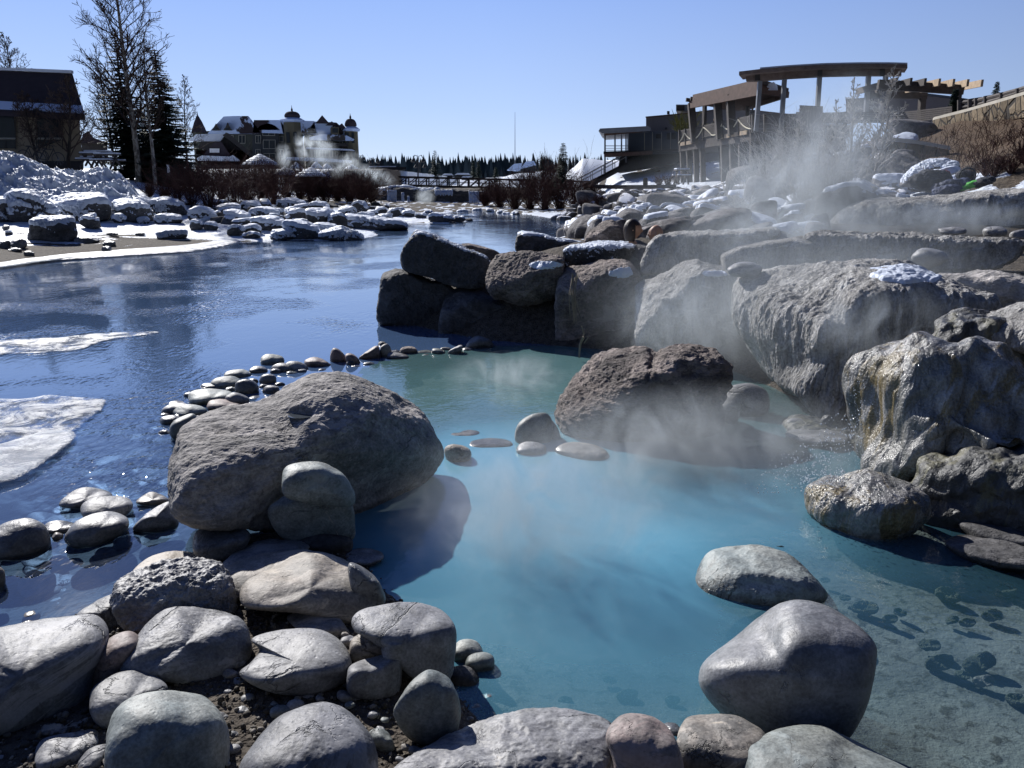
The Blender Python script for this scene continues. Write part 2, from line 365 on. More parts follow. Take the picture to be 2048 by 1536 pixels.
def free_rock(c, sx, sy, sz, rz, label, mat='bank', sd=0, p=7., amp=.05, ridge=.06, lvl=3, snow=None, group=None, name='boulder', cat='boulder', tilt=(0, 0)):
    rs = np.random.RandomState(sd); V, f = ico(lvl); pl = list(AX)
    for q in range(6): pl.append((rs.normal(size=3), rs.uniform(.72, .98)))
    v = V*planes_shape(V, pl, p)[:, None]; nrm = vnorm(v, f)
    v = v+nrm*(fbm(v*1.7+sd, 4)*amp+fbm(v*2.4+sd*1.7, 4, True)*ridge)[:, None]
    v = v*np.array((sx, sy, sz)); ca, sa = cos(tilt[0]), sin(tilt[0]); v = np.stack([v[:, 0]*ca+v[:, 2]*sa, v[:, 1], -v[:, 0]*sa+v[:, 2]*ca], 1)
    ca, sa = cos(tilt[1]), sin(tilt[1]); v = np.stack([v[:, 0], v[:, 1]*ca-v[:, 2]*sa, v[:, 1]*sa+v[:, 2]*ca], 1)
    ca, sa = cos(rz), sin(rz); v = np.stack([v[:, 0]*ca-v[:, 1]*sa, v[:, 0]*sa+v[:, 1]*ca, v[:, 2]], 1)
    c = np.array(c, float); return finish_rock(name, v+c, f, c, mat, label, cat, group, snow)
# ---------------------------------------------------------------- ground and water
def g2(px, py): q = gp(px, py); return (q[0], q[1])
_far = [(-45., 3.), (-45., 15.)]
shore_left = [g2(*p) for p in ((0, 536), (100, 521), (200, 509), (330, 500), (400, 495), (470, 484), (560, 481), (650, 482), (720, 479), (760, 470), (745, 463), (800, 456), (812, 450), (770, 445), (860, 446), (900, 447), (940, 442), (900, 436), (820, 432), (800, 428), (900, 424), (955, 419))]
shore_right = [g2(*p) for p in ((1000, 424), (1060, 430), (1130, 441), (1180, 444), (1290, 458), (1270, 474), (1180, 500), (1060, 520), (960, 560), (850, 610))]
pools_edge = [g2(*p) for p in ((790, 640), (880, 662), (980, 680), (1110, 690), (1280, 706), (1480, 745), (1600, 800), (1690, 868))]+[(2.5, 4.6), (3.3, 3.9), (3.6, 3.0), (3.6, 1.2), (2.4, .9)]
near_edge = [(2.0, 1.3)]+[g2(*p) for p in ((1800, 1640), (1620, 1560), (1420, 1530), (1200, 1490), (960, 1450), (905, 1380), (880, 1300), (830, 1230), (760, 1170), (730, 1110), (640, 1080), (480, 1085), (400, 1100), (300, 1150), (240, 1200), (150, 1240), (0, 1265), (-200, 1310))]+[(-3.4, 2.2), (-6, 1.6), (-45, 1)]
WAT = np.array(_far+shore_left+shore_right+pools_edge+near_edge)
def inside(P, poly):
    x, y = P[:, 0], P[:, 1]; c = np.zeros(len(P), bool)
    for i in range(len(poly)):
        x0, y0 = poly[i-1]; x1, y1 = poly[i]
        if y0 == y1: continue
        c ^= ((y0 > y) != (y1 > y)) & (x < (x1-x0)*(y-y0)/(y1-y0)+x0)
    return c
def pdist(P, poly, closed=True):
    d = np.full(len(P), 1e9)
    for i in range(0 if closed else 1, len(poly)):
        a = np.array(poly[i-1]); b = np.array(poly[i]); e = b-a; t = np.clip(((P-a)@e)/(e@e+1e-12), 0, 1)
        d = np.minimum(d, np.hypot(*(P-a-t[:, None]*e).T))
    return d
LAKE_TOP = 71.
def height(x, y, full=False):
    P = np.stack([x, y], 1); ins = inside(P, WAT); d = pdist(P, WAT)
    left = (x < -1.5+np.clip(y-20, 0, 30)*0.) & (y > 8) | (x < -3) & (y > 5)
    left = left | ((y > 46) & (x < 4.5*y/60))
    dl = d+fbm(np.stack([x, y, x*0], 1)*.22, 3)*1.2*sst(1, 5, d)
    hl = np.interp(dl, [0, 1, 4, 8, 12, 16, 25, 45, 120], [0, .10, .3, .65, 1.35, 2.1, 2.9, 3.4, 4.2])
    hr = np.interp(d, [0, .4, 1.2, 2.5, 5, 9, 13, 18, 26, 60], [0, .3, .75, 1.05, 1.3, 1.95, 2.7, 3.6, 4.4, 5.5])
    hr = hr+sst(24, 17, y)*sst(8, 13, x)*1.5*sst(9, 14, y)
    hs_ = np.interp(x+(y-20)*.05, [6.5, 9, 11, 12.6, 14, 16.2, 20, 30, 60], [0, 1.95, 2.45, 2.85, 3.35, 4.1, 5.3, 6.5, 9])
    k_ = sst(12.5, 15, y)*sst(36, 29, y)*sst(7, 9, x); hr = hr*(1-k_)+np.maximum(hr*.9, hs_)*k_
    hn = np.interp(d, [0, .15, .6, 2, 8], [0, .05, .10, .14, .3])
    near = (y < 3.9) & (x < 1.9) | (y < 1.2)
    h = np.where(near, hn, np.where(left, hl, hr))
    lo_ = sst(48, 56, y)*sst(-24, -17, x)*sst(9, 5, x); h = h*(1-lo_)+np.minimum(h, .05+.05*d)*lo_
    far = sst(73.5, 76, y); h = h*(1-far)+far*np.where(x < 14, np.where(x < -12, 3.4, 1.55+.004*(y-75)), np.maximum(h, 3.))
    h = np.where(y > 180, np.minimum(h, 1.6), h)
    dep = -np.interp(d, [0, .2, .7, 2., 5, 12], [0, -.0, .14, .26, .5, .9][:0] or [0, .07, .15, .27, .5, .9])
    shal = sst(.85, 1.7, x)*sst(5, 3.6, y); dep = np.maximum(dep, -.30+.17*shal) if True else dep
    river_deep = sst(7, 14, y); dep = np.where(x < 3, dep-river_deep*.3*sst(.5, 3, d), dep)
    p3 = np.stack([x, y, 0*x], 1); bump = fbm(p3*1.3, 4)
    h = np.where(ins, dep+bump*.03, h+bump*.12*sst(.3, 3, d)*np.where(near, .2, 1)+fbm(p3*9, 3)*.018*sst(.05, .3, d))
    return h, d, ins, near, left
def hz(x, y): return float(height(np.array([float(x)]), np.array([float(y)]))[0][0])
def grid_axis(lo, hi, c, fine, grow):
    a = [c]; s = fine
    while a[-1] < hi: a.append(a[-1]+s); s = fine+(a[-1]-c)*grow
    b = [c]; s = fine
    while b[-1] > lo: b.append(b[-1]-s); s = fine+(c-b[-1])*grow
    return np.array(b[:0:-1]+a)
def grid(xs, ys):
    X, Y = np.meshgrid(xs, ys); nx, ny = len(xs), len(ys); i = np.arange((nx-1)*(ny-1)); r, c = i//(nx-1), i % (nx-1); a = r*nx+c
    return X.ravel(), Y.ravel(), np.stack([a, a+1, a+nx+1, a+nx], 1)
xs = grid_axis(-260, 300, 0., .045, .022); ys = grid_axis(-30, 1500, 2.2, .04, .016)
gx, gy, gf = grid(xs, ys); gh, gd, gi, gn, gl = height(gx, gy)
gm = mesh_np('ground', np.stack([gx, gy, gh], 1), gf)
p3 = np.stack([gx, gy, gh*0], 1); big = fbm(p3*.35+3, 4); sm = fbm(p3*1.6+8, 4)
snow = sst(.05, .35, big*.6+sm*.5+np.where(gl, .55, .12)+sst(3, 9, gd)*.25)
grav = sst(-5, -9, gx)*sst(31, 25, gy)*sst(5.2, 1.5, gd+sm*5+big*3); snow = snow*(1-grav*.95)
hillside = sst(8.5, 11, gx)*sst(36, 31, gy)*sst(9, 12, gy)*sst(17, 15, gy-gx); snow = np.where(hillside > .3, sst(.34, .5, sm+big*.3)*.9, snow)
lowf = sst(50, 58, gy)*sst(-24, -17, gx)*sst(9, 5, gx)*sst(74, 73, gy); snow = snow*(1-lowf*sst(-.1, .15, sm+.1)); snow = np.where(gn, 0, snow)*(~gi); snow = np.where((gy < 13.2) & ~gl, 0, snow); snow = snow*(1-.8*sst(73, 74, gy)*sst(92, 84, gy)*sst(-20, -15, gx)*sst(4, 0, gx))
attr(gm, 'snow', snow); attr(gm, 'hill', hillside)
def ground_mat():
    t = NT('ground'); co = t.coords(world=True); a = t.n('Attribute', attribute_name='snow').outputs['Fac']; hb = t.n('Attribute', attribute_name='hill').outputs['Fac']
    n1 = t.noise(co, 2.2, 6, .6); n2 = t.noise(co, 14, 5, .65); n3 = t.noise(co, 70, 4, .6)
    v = t.n('TexVoronoi'); t.l(co, v.inputs['Vector']); v.inputs['Scale'].default_value = 38
    v2 = t.n('TexVoronoi'); t.l(co, v2.inputs['Vector']); v2.inputs['Scale'].default_value = 90
    dirt = t.mix(t.ramp(n2, .35, .65), (.045, .036, .028), (.11, .092, .072)); stone = t.mix(v.outputs['Color'], (.07, .065, .06), (.25, .24, .22))
    dirt = t.mix(t.math('MULTIPLY', t.ramp(v.outputs[0], .30, .18), t.ramp(n1, .45, .6, 0, .8)), dirt, stone)
    dirt = t.mix(hb, dirt, t.mix(t.ramp(n2, .3, .7), (.04, .026, .017), (.13, .085, .05)))
    z = t.n('SeparateXYZ'); t.l(co, z.inputs[0])
    silt = t.mix(t.ramp(n1, .3, .7), (.10, .105, .10), (.20, .205, .19)); silt = t.mix(t.ramp(n2, .52, .62), silt, (.07, .07, .06))
    col = t.mix(t.ramp(z.outputs[2], -.02, -.05, 0, 1), dirt, silt)
    sm = t.math('ADD', a, t.math('MULTIPLY', t.math('SUBTRACT', n2, .5), .7)); sm = t.ramp(sm, .42, .55)
    col = t.mix(sm, col, (.64, .70, .79))
    uw = t.ramp(z.outputs[2], -.04, -.10, 1., .12); hgt = t.math('ADD', t.math('MULTIPLY', n2, .6), t.math('MULTIPLY', t.math('MULTIPLY', v.outputs[0], -.5), uw)); nb = t.bump(hgt, .9, .03); nb = t.bump(t.math('MULTIPLY', v2.outputs[0], uw), .6, .008, nb); nb = t.bump(n3, .5, .006, nb)
    nb2 = t.bump(t.noise(co, 1.6, 6, .6), .9, .3); nb2 = t.bump(t.noise(co, 14, 4), .6, .05, nb2)
    s1 = t.princ(col, .9, nb, .25); s2 = t.princ((.64, .70, .79), .55, nb2, .3); q = t.n('MixShader'); t.l(sm, q.inputs[0]); t.l(s1, q.inputs[1]); t.l(s2, q.inputs[2]); return t.fin(q.outputs[0])
gm.materials.append(ground_mat()); ground = bpy.data.objects.new('ground', gm); link(ground); tag(ground, kind='structure')
# --- water: one sheet, cut into the cold river and the milky hot pool where the stone lines run
pool_poly = [g2(*p) for p in ((730, 735), (820, 706), (880, 700), (960, 690), (1110, 690), (1280, 700), (1480, 735), (1600, 795), (1700, 860))]+[(2.9, 4.7), (3.8, 3.9), (4.2, 1.)]+[g2(*p) for p in ((1900, 1700), (1420, 1640), (1000, 1530), (880, 1450), (800, 1300), (740, 1180), (690, 1100), (640, 1040), (560, 980), (600, 860), (700, 780))]
xs = grid_axis(-70, 30, 0., .035, .02); ys = grid_axis(.9, 76, 2.2, .035, .02)
wx, wy, wf = grid(xs, ys); cc = np.stack([wx[wf].mean(1), wy[wf].mean(1)], 1); inp = inside(cc, pool_poly)
wins = inside(cc, WAT) | (pdist(cc, WAT) < .8)
def sub(v, f, k):
    ff = f[k]; u, inv = np.unique(ff.ravel(), return_inverse=True); return v[u], inv.reshape(-1, f.shape[1])
wv = np.stack([wx, wy, wx*0], 1)
rv, rf = sub(wv, wf, wins & ~inp); pv, pf = sub(wv, wf, wins & inp)
milk_pts = [(980, 760, .8), (850, 780, .62), (1100, 740, .75), (830, 720, .5), (1000, 950, .95), (1100, 1100, 1), (1250, 1100, .97), (900, 1100, .93), (850, 1250, .75), (1150, 1250, 1), (900, 1160, .8), (800, 1100, .6), (1000, 1350, .5), (1150, 1370, .5), (1300, 1300, .8), (1350, 1450, .2), (1300, 1400, .4),
            (1550, 1050, .75), (1650, 1130, .4), (1780, 1190, .1), (1900, 1350, .02), (1720, 1250, .15), (2000, 1500, .03), (1850, 1480, .03), (1400, 950, .75), (1550, 880, .5), (1650, 920, .45), (950, 1420, .05), (1050, 1420, .15), (1000, 1300, .75), (780, 1180, .15), (760, 1050, .7), (1200, 1480, .12), (1850, 1130, .08), (1000, 1250, .8), (900, 1350, .08), (600, 900, .3)]
mp = np.array([g2(a, b) for a, b, c in milk_pts]); mv = np.array([c for a, b, c in milk_pts])
wgt = np.exp(-((pv[:, None, :2]-mp[None])**2).sum(2)/(2*.36**2))+1e-9; milk = (wgt*mv).sum(1)/wgt.sum(1)
milk = np.clip(milk+fbm(pv*1.6+4, 3)*.09, 0, 1)
teal = sst(5.4, 6.8, pv[:, 1])
def water_mat(name, pool):
    t = NT(name); co = t.coords(world=True)
    st = t.scaled(co, (1, .55, 1)) if not pool else co
    r1 = t.noise(st, 2.6 if not pool else 4.5, 3, .5, .6); r2 = t.noise(st, 11 if not pool else 17, 3, .55, .5); r3 = t.noise(st, 45, 2, .5)
    calm = t.ramp(t.noise(co, .35, 2), .35, .65, .35, 1.15)
    if pool: nb = t.bump(r1, .10, .05); nb = t.bump(r2, .14, .016, nb); nb = t.bump(r3, .10, .003, nb)
    else:
        z = t.n('SeparateXYZ'); t.l(co, z.inputs[0]); far = t.ramp(z.outputs[1], 5, 30, .25, 1.)
        nb = t.n('Bump'); nb.inputs['Distance'].default_value = .06; t.l(t.math('MULTIPLY', far, .11), nb.inputs[0]); t.l(r1, nb.inputs['Height'])
        n2 = t.n('Bump'); n2.inputs['Distance'].default_value = .02; t.l(t.math('MULTIPLY', t.math('MULTIPLY', far, .20), calm), n2.inputs[0]); t.l(r2, n2.inputs['Height']); t.l(nb.outputs[0], n2.inputs['Normal'])
        nb = t.bump(r3, .05, .003, n2.outputs[0]); xx = t.ramp(z.outputs[0], -1.0, -3, 0, 1); gu = t.ramp(t.noise(co, .5, 2, .5), .42, .72)      # gusts whose wavelets catch the sun
        n4 = t.n('Bump'); n4.inputs['Distance'].default_value = .03; t.l(t.math('MULTIPLY', t.math('MULTIPLY', xx, gu), .8), n4.inputs[0]); t.l(t.noise(st, 13, 2, .5), n4.inputs['Height']); t.l(nb, n4.inputs['Normal']); nb = n4.outputs[0]
    g = t.n('BsdfGlossy'); g.inputs['Roughness'].default_value = .035; g.inputs['Color'].default_value = (1, 1, 1, 1); t.l(nb, g.inputs['Normal'])
    dt = t.n('VectorMath', operation='DOT_PRODUCT'); t.l(nb, dt.inputs[0]); t.l(t.n('NewGeometry').outputs['Incoming'], dt.inputs[1]); f0 = .021 if pool else .045     # the same reflectance seen from either side, so that light reaches the bed
    k5 = t.math('POWER', t.math('SUBTRACT', 1., t.math('MINIMUM', t.math('ABSOLUTE', dt.outputs['Value']), 1.)), 5. if pool else 3.7); fr = t.math('MULTIPLY_ADD', k5, 1-f0, f0)
    tr = t.n('BsdfTransparent'); df = t.n('BsdfDiffuse')
    if pool:
        tr.inputs[0].default_value = (.78, .88, .90, 1); mk = t.n('Attribute', attribute_name='milk').outputs['Fac']; te = t.n('Attribute', attribute_name='teal').outputs['Fac']
        c = t.mix(te, (.13, .36, .49), (.13, .26, .27)); t.l(c, df.inputs[0]); body = t.n('MixShader'); t.l(t.math('MULTIPLY', mk, .9), body.inputs[0])
    else:
        tr.inputs[0].default_value = (.55, .72, .92, 1); df.inputs[0].default_value = (.075, .135, .26, 1); z = t.n('SeparateXYZ'); t.l(co, z.inputs[0])
        body = t.n('MixShader'); t.l(t.ramp(z.outputs[1], 3.2, 9, .10, .9), body.inputs[0])
    t.l(tr.outputs[0], body.inputs[1]); t.l(df.outputs[0], body.inputs[2]); q = t.n('MixShader'); t.l(fr, q.inputs[0]); t.l(body.outputs[0], q.inputs[1]); t.l(g.outputs[0], q.inputs[2])
    return t.fin(q.outputs[0])
rm = mesh_np('river', rv, rf); rm.materials.append(water_mat('river_water', False)); tag(link(bpy.data.objects.new('river', rm)), kind='structure')
pm = mesh_np('hot_pool', pv, pf); attr(pm, 'milk', milk); attr(pm, 'teal', teal); pm.materials.append(water_mat('milky_hot_water', True)); tag(link(bpy.data.objects.new('hot_pool', pm)), kind='structure')
# ---------------------------------------------------------------- near stones and boulders
G1 = 'stones of the near bank'; G2 = 'stones standing in the river shallows'; G3 = 'line of small stones between river and pool'; G4 = 'boulder wall between river and pool'; G5 = 'stones in the hot pool'
def fg(pts, label, mat='grey', **kw):
    kw.setdefault('z0', .05); kw.setdefault('lvl', 5); kw.setdefault('group', G1); kw.setdefault('amp', .035); kw.setdefault('grow', 1.045); kw.setdefault('p', 4.2); kw.setdefault('flat', .80); kw.setdefault('k', .8)
    return rock(pts, label, mat, **kw)
fg([(-120, 1275), (0, 1258), (70, 1243), (140, 1232), (185, 1234), (212, 1262), (210, 1300), (190, 1350), (175, 1400), (120, 1440), (0, 1470), (-120, 1460)], 'big grey boulder cut by the left edge, with pale flat top and dark front', 'grey', lvl=6, z0=0, p=4, planes=[((.1, -1, .25), .8)])
fg([(250, 1265), (205, 1290), (180, 1340), (172, 1385), (200, 1410), (250, 1385), (272, 1330), (278, 1280)], 'reddish stone wedged between the big grey boulder and the rounded stone', 'red', z0=.0)
fg([(243, 1350), (262, 1300), (290, 1255), (335, 1222), (380, 1216), (440, 1226), (478, 1240), (493, 1270), (497, 1310), (470, 1350), (400, 1368), (320, 1360)], 'large rounded stone with a broken pale corner above the gravel', 'grey', lvl=6, ridge=.03, planes=[((.2, -1, .5), .82)])
fg([(232, 1190), (240, 1165), (280, 1140), (330, 1124), (380, 1118), (430, 1128), (455, 1160), (467, 1205), (455, 1235), (400, 1235), (330, 1245), (285, 1265), (250, 1245), (235, 1220)], 'cracked stone with a crumbly white streaked front', 'pale', lvl=6, ridge=.16, amp=.07, planes=[((0, -1, .3), .75)])
fg([(155, 1232), (190, 1205), (235, 1187), (250, 1210), (262, 1265), (215, 1275), (180, 1255)], 'smooth grey stone behind the cracked stone at the river edge', 'grey', z0=0)
fg([(266, 1155), (290, 1120), (330, 1105), (375, 1103), (392, 1115), (402, 1135), (330, 1165)], 'pinkish flat stone at the top edge of the near bank', 'tan', z0=0)
fg((408, 1136, 24, 18), 'small pale stone squeezed beside the pinkish flat stone', 'pale')
fg([(388, 1085), (395, 1062), (430, 1054), (475, 1056), (497, 1068), (490, 1095), (460, 1118), (420, 1124), (392, 1110)], 'pitted dark stone with a wet shine in front of the big slab', 'dark', lvl=6, ridge=.03)
fg([(445, 1135), (470, 1105), (510, 1085), (560, 1077), (595, 1080), (614, 1098), (560, 1115), (500, 1130), (460, 1145)], 'long narrow stone with a wrinkled bluish top', 'grey', ridge=.04, strat=.03)
fg([(448, 1160), (465, 1130), (510, 1112), (570, 1102), (620, 1103), (640, 1125), (560, 1160), (510, 1190), (465, 1195)], 'long tan stone speckled with black grit behind the broad speckled stone', 'tan')
fg([(700, 1128), (740, 1145), (762, 1172), (769, 1205), (740, 1225), (705, 1180)], 'dark blotched stone on the pool side of the broad speckled stone', 'dark')
fg([(485, 1195), (495, 1165), (540, 1140), (600, 1112), (640, 1105), (685, 1120), (725, 1150), (757, 1185), (757, 1215), (735, 1238), (700, 1248), (640, 1232), (560, 1222), (500, 1215)], 'broad stone with brown speckled crust on its top', 'tan', lvl=6, p=3)
fg([(680, 1120), (700, 1102), (735, 1097), (762, 1105), (765, 1118), (745, 1132), (715, 1137)], 'small rough stone half in shade at the water edge below the stacked pair', 'grey', z0=-.02)
fg((652, 1085, 54, 34), 'dark round stone carrying the stacked pair', 'black', z0=0, p=2.6)
fg([(540, 1022), (560, 1000), (590, 980), (625, 976), (665, 986), (700, 1008), (706, 1050), (700, 1078), (640, 1088), (590, 1085), (555, 1062)], 'wide flattened stone, lower one of the stacked pair before the slab', 'green', z0=.08, lvl=6, planes=[((0, -1, .1), .6)], dep=.6, p=4)
fg([(567, 955), (575, 933), (610, 925), (650, 928), (685, 950), (706, 985), (702, 1010), (660, 1010), (600, 1002), (570, 990)], 'hollow topped stone, upper one of the stacked pair before the slab', 'green', Y=3.93, lvl=6, dep=.6, carve=[((-.2, -.7, .5), .5, .16)], planes=[((.3, -1, .2), .7)])
fg((535, 1052, 20, 15), 'small dark stone tucked under the slab', 'black', z0=0)
fg([(577, 1240), (590, 1225), (625, 1217), (665, 1225), (688, 1250), (695, 1272), (660, 1280), (610, 1266)], 'tan oval stone below the broad speckled stone', 'tan')
fg((522, 1256, 22, 15), 'fist sized dark stone on the gravel', 'dark', group='pebbles on the gravel')
fg([(483, 1348), (505, 1325), (522, 1300), (505, 1282), (530, 1268), (580, 1260), (640, 1262), (680, 1285), (699, 1320), (695, 1352), (650, 1382), (590, 1390), (530, 1378)], 'pointed smooth grey stone lying in the middle of the gravel', 'pale', lvl=6, amp=.02)
fg([(708, 1240), (730, 1220), (780, 1210), (840, 1208), (880, 1222), (905, 1250), (908, 1300), (898, 1352), (870, 1366), (820, 1350), (780, 1308), (735, 1275), (712, 1262)], 'tall blocky grey stone with white scuffs beside the pool', 'grey', lvl=6, p=4.5, planes=[((.1, -1, .1), .72)])
fg([(700, 1300), (706, 1278), (735, 1264), (765, 1275), (779, 1300), (760, 1318), (720, 1328), (703, 1320)], 'small round stone under the tall blocky stone', 'tan')
fg((696, 1284, 16, 14), 'little pale stone in the gap beside the small round stone', 'pale')
fg([(695, 1350), (705, 1330), (750, 1315), (795, 1308), (802, 1340), (792, 1388), (740, 1398), (700, 1388)], 'squarish grey stone with a flat face turned to the camera', 'grey', p=6, planes=[((.5, -1, .3), .7)])
fg((830, 1330, 40, 45), 'shaded stone buried behind the upright green stone', 'black', z0=0)
fg([(790, 1425), (810, 1385), (840, 1350), (865, 1342), (895, 1358), (915, 1395), (918, 1440), (900, 1475), (850, 1490), (810, 1465)], 'upright greenish stone with yellow crust at its foot', 'green', lvl=6, dep=.6)
fg([(483, 1540), (510, 1490), (555, 1440), (610, 1415), (655, 1410), (700, 1430), (740, 1475), (750, 1530), (740, 1600), (620, 1640), (500, 1610)], 'domed blue grey boulder cut by the bottom edge, left of centre', 'grey', lvl=6, p=2.6, z0=.02)
fg([(737, 1470), (755, 1457), (775, 1465), (788, 1490), (785, 1520), (765, 1527), (748, 1500)], 'small jade green stone half buried in the gravel', 'green', k=.3)
fg([(216, 1490), (230, 1430), (260, 1400), (310, 1386), (370, 1387), (410, 1400), (445, 1440), (456, 1500), (440, 1560), (330, 1595), (225, 1565)], 'large green grey stone with tan scrapes at the bottom left', 'green', lvl=6, planes=[((0, -1, .35), .75)], p=4)
fg([(181, 1410), (190, 1375), (230, 1350), (280, 1340), (310, 1350), (333, 1380), (300, 1410), (250, 1435), (215, 1455), (190, 1440)], 'bluish stone with white spots leaning on the large green grey stone', 'grey', lvl=6)
fg([(327, 1360), (345, 1343), (380, 1342), (417, 1350), (408, 1374), (390, 1388), (345, 1388)], 'rough yellowish lump of rock on the gravel', 'tan', ridge=.12, amp=.06, p=5)
fg([(72, 1505), (90, 1478), (140, 1467), (190, 1462), (198, 1500), (185, 1545), (110, 1565), (78, 1545)], 'two toned stone with a pale wet side near the bottom left corner', 'pale', z0=0, p=4)
fg([(58, 1490), (75, 1455), (110, 1440), (145, 1448), (170, 1420), (190, 1408), (205, 1440), (185, 1468), (130, 1475), (90, 1500)], 'knobbly brown stone shaped like a root', 'tan', ridge=.12, amp=.08, z0=0)
fg((38, 1455, 30, 24), 'small shaded stone near the left edge of the photo', 'grey', z0=0)
fg((10, 1430, 35, 40), 'dark stone cut by the left edge under the big grey boulder', 'black', z0=0)
fg((45, 1555, 60, 40), 'dark stone in the bottom left corner', 'black', z0=0)
fg([(150, 1540), (175, 1502), (215, 1490), (232, 1520), (232, 1570), (160, 1580)], 'grey stone cut by the bottom edge next to the two toned stone', 'grey', z0=0)
fg([(800, 1536), (870, 1490), (960, 1445), (1030, 1425), (1100, 1420), (1170, 1428), (1220, 1460), (1240, 1510), (1235, 1580), (1100, 1640), (900, 1640), (790, 1590)], 'big pale boulder with flaking crust at the bottom centre', 'pale', lvl=6, ridge=.05, strat=.03, planes=[((.1, -1, .6), .85)], z0=0)
fg([(1212, 1475), (1235, 1440), (1270, 1430), (1310, 1440), (1350, 1480), (1365, 1540), (1360, 1610), (1290, 1640), (1230, 1610), (1230, 1530)], 'dark domed stone right of the big pale boulder', 'red', lvl=6, z0=0)
fg([(1357, 1490), (1370, 1445), (1400, 1431), (1460, 1432), (1495, 1445), (1530, 1475), (1515, 1520), (1490, 1560), (1430, 1570), (1370, 1550)], 'sandy pitted stone between the dark domed stone and the smooth grey boulder', 'tan', lvl=6, z0=0, p=4)
fg([(1490, 1510), (1515, 1480), (1570, 1457), (1640, 1455), (1700, 1480), (1780, 1520), (1835, 1565), (1800, 1650), (1620, 1680), (1500, 1620)], 'smooth blue grey boulder cut by the bottom edge, right of centre', 'green', lvl=6, z0=0, p=3)
for x, y, a_, b_, m_, lb_ in ((130, 1440, 44, 26, 'dark', 'dark rounded stone in the shade under the big grey boulder'), (95, 1470, 34, 22, 'grey', 'smooth grey stone above the two toned stone'), (20, 1500, 42, 26, 'dark', 'wet dark stone near the bottom left corner'), (15, 1455, 26, 16, 'green', 'greenish stone at the left edge below the dark stone'), (470, 1440, 20, 14, 'tan', 'tan stone in the gravel right of the scraped stone'), (215, 1405+60, 22, 16, 'dark', 'dark stone beside the scraped stone'), (948, 1460, 34, 22, 'dark', 'dark stone at the pool edge above the flaking boulder'), (960, 1330, 30, 26, 'green', 'mossy round stone standing in the pool edge'), (905, 1505, 24, 16, 'tan', 'tan stone squeezed against the flaking boulder'), (690, 1410, 22, 14, 'grey', 'grey stone under the squarish stone'), (455, 1350, 20, 14, 'pale', 'pale stone at the left of the pointed stone'), (1185, 1470, 26, 18, 'grey', 'grey stone behind the flaking boulder at the water'), (1340, 1465, 24, 20, 'dark', 'dark stone behind the sandy pitted stone')):
    rock((x, y, a_, b_), lb_, m_, z0=.03 if x < 900 else -.04, lvl=4, group=G1, k=.6, p=3.4)
for i, (x, y, r) in enumerate([(445, 1434, 12), (545, 1410, 9), (590, 1215+60, 8), (470, 1290, 10), (455, 1385, 8), (700, 1410, 9), (812, 1495, 9), (830, 1502, 12), (590, 1412, 16), (560, 1425, 18), (430, 1330, 10), (640, 1398, 8), (745, 1430, 9), (478, 1420, 6), (505, 1400, 6), (470, 1470, 9), (450, 1500, 10), (500, 1215, 9), (690, 1258+12, 7), (800, 1520, 8), (720, 1535, 12), (770, 1440, 7)]):
    rock((x, y, r*1.2, r*.85, (i*37) % 50-25), 'pebble lying loose on the brown gravel between the near stones', ['pale', 'green', 'tan', 'grey'][i % 4], z0=.09, lvl=3, group='pebbles on the gravel', name='pebble', cat='pebble', k=.6)
# the big slab and the pool boulders
slab = rock([(348, 888), (333, 935), (334, 990), (345, 1035), (380, 1055), (450, 1062), (540, 1068), (640, 1066), (720, 1040), (790, 1005), (850, 965), (880, 935), (892, 905), (880, 878), (860, 848), (830, 813), (800, 783), (760, 768), (720, 751), (670, 744), (620, 749), (575, 768), (520, 800), (450, 811), (400, 828), (362, 858)],
     'huge brown grey boulder with a sloping rough top and a small puddle in it', 'slab', z0=-.03, lvl=7, yaw=.42, p=9, dep=.66, flat=.62, amp=.045, fr=1.5, ridge=.05, strat=.012, k=.8,
     planes=[((-.05, -.30, 1), .50), ((.1, -1, -.03), .60), ((.75, -.6, .2), .72), ((-1, -.2, .5), .93), ((.55, .1, 1), .60)], carve=[((.42, -.25, .8), .16, .05)], name='boulder', cat='boulder')
rock([(1112, 830), (1125, 790), (1150, 755), (1190, 715), (1240, 698), (1290, 695), (1312, 707), (1345, 690), (1400, 688), (1440, 705), (1462, 732), (1464, 765), (1445, 805), (1440, 860), (1350, 885), (1240, 888), (1160, 880), (1120, 860)],
     'brown rugged boulder with an orange cleft between the two pools', 'basalt', z0=-.03, lvl=7, p=7, amp=.08, ridge=.075, strat=.05, zs=2.2, dep=.75, planes=[((-.7, -.45, .7), .66), ((.7, -.8, .1), .74), ((-.9, .1, .6), .85)], carve=[((.22, -.8, .5), .13, .1)], group=None, name='boulder', cat='boulder')
rock([(1397, 1345), (1410, 1320), (1460, 1280), (1510, 1240), (1560, 1205), (1610, 1200), (1660, 1215), (1710, 1245), (1748, 1280), (1757, 1310), (1745, 1375), (1725, 1440), (1685, 1485), (1600, 1500), (1500, 1470), (1430, 1415), (1400, 1375)],
     'large smooth dark boulder standing in the shallow right of the pool', 'dark', z0=-.08, lvl=6, p=4, amp=.02, dep=.8, k=.9, planes=[((.25, -1, .15), .72), ((-.75, -.35, .7), .80), ((.6, .1, 1), .86)], group=G5, name='boulder', cat='boulder')
rock([(1386, 1178), (1395, 1140), (1425, 1100), (1480, 1090), (1530, 1092), (1580, 1110), (1620, 1145), (1655, 1192), (1620, 1215), (1560, 1222), (1480, 1216), (1410, 1205)],
     'hollow faced boulder behind the large smooth dark one in the pool', 'green', z0=-.06, lvl=6, p=3.6, dep=.8, amp=.04, ridge=.03, k=.8, carve=[((0, -.8, .5), .4, .2)], planes=[((.3, -1, .1), .78)], group=G5, name='boulder', cat='boulder')
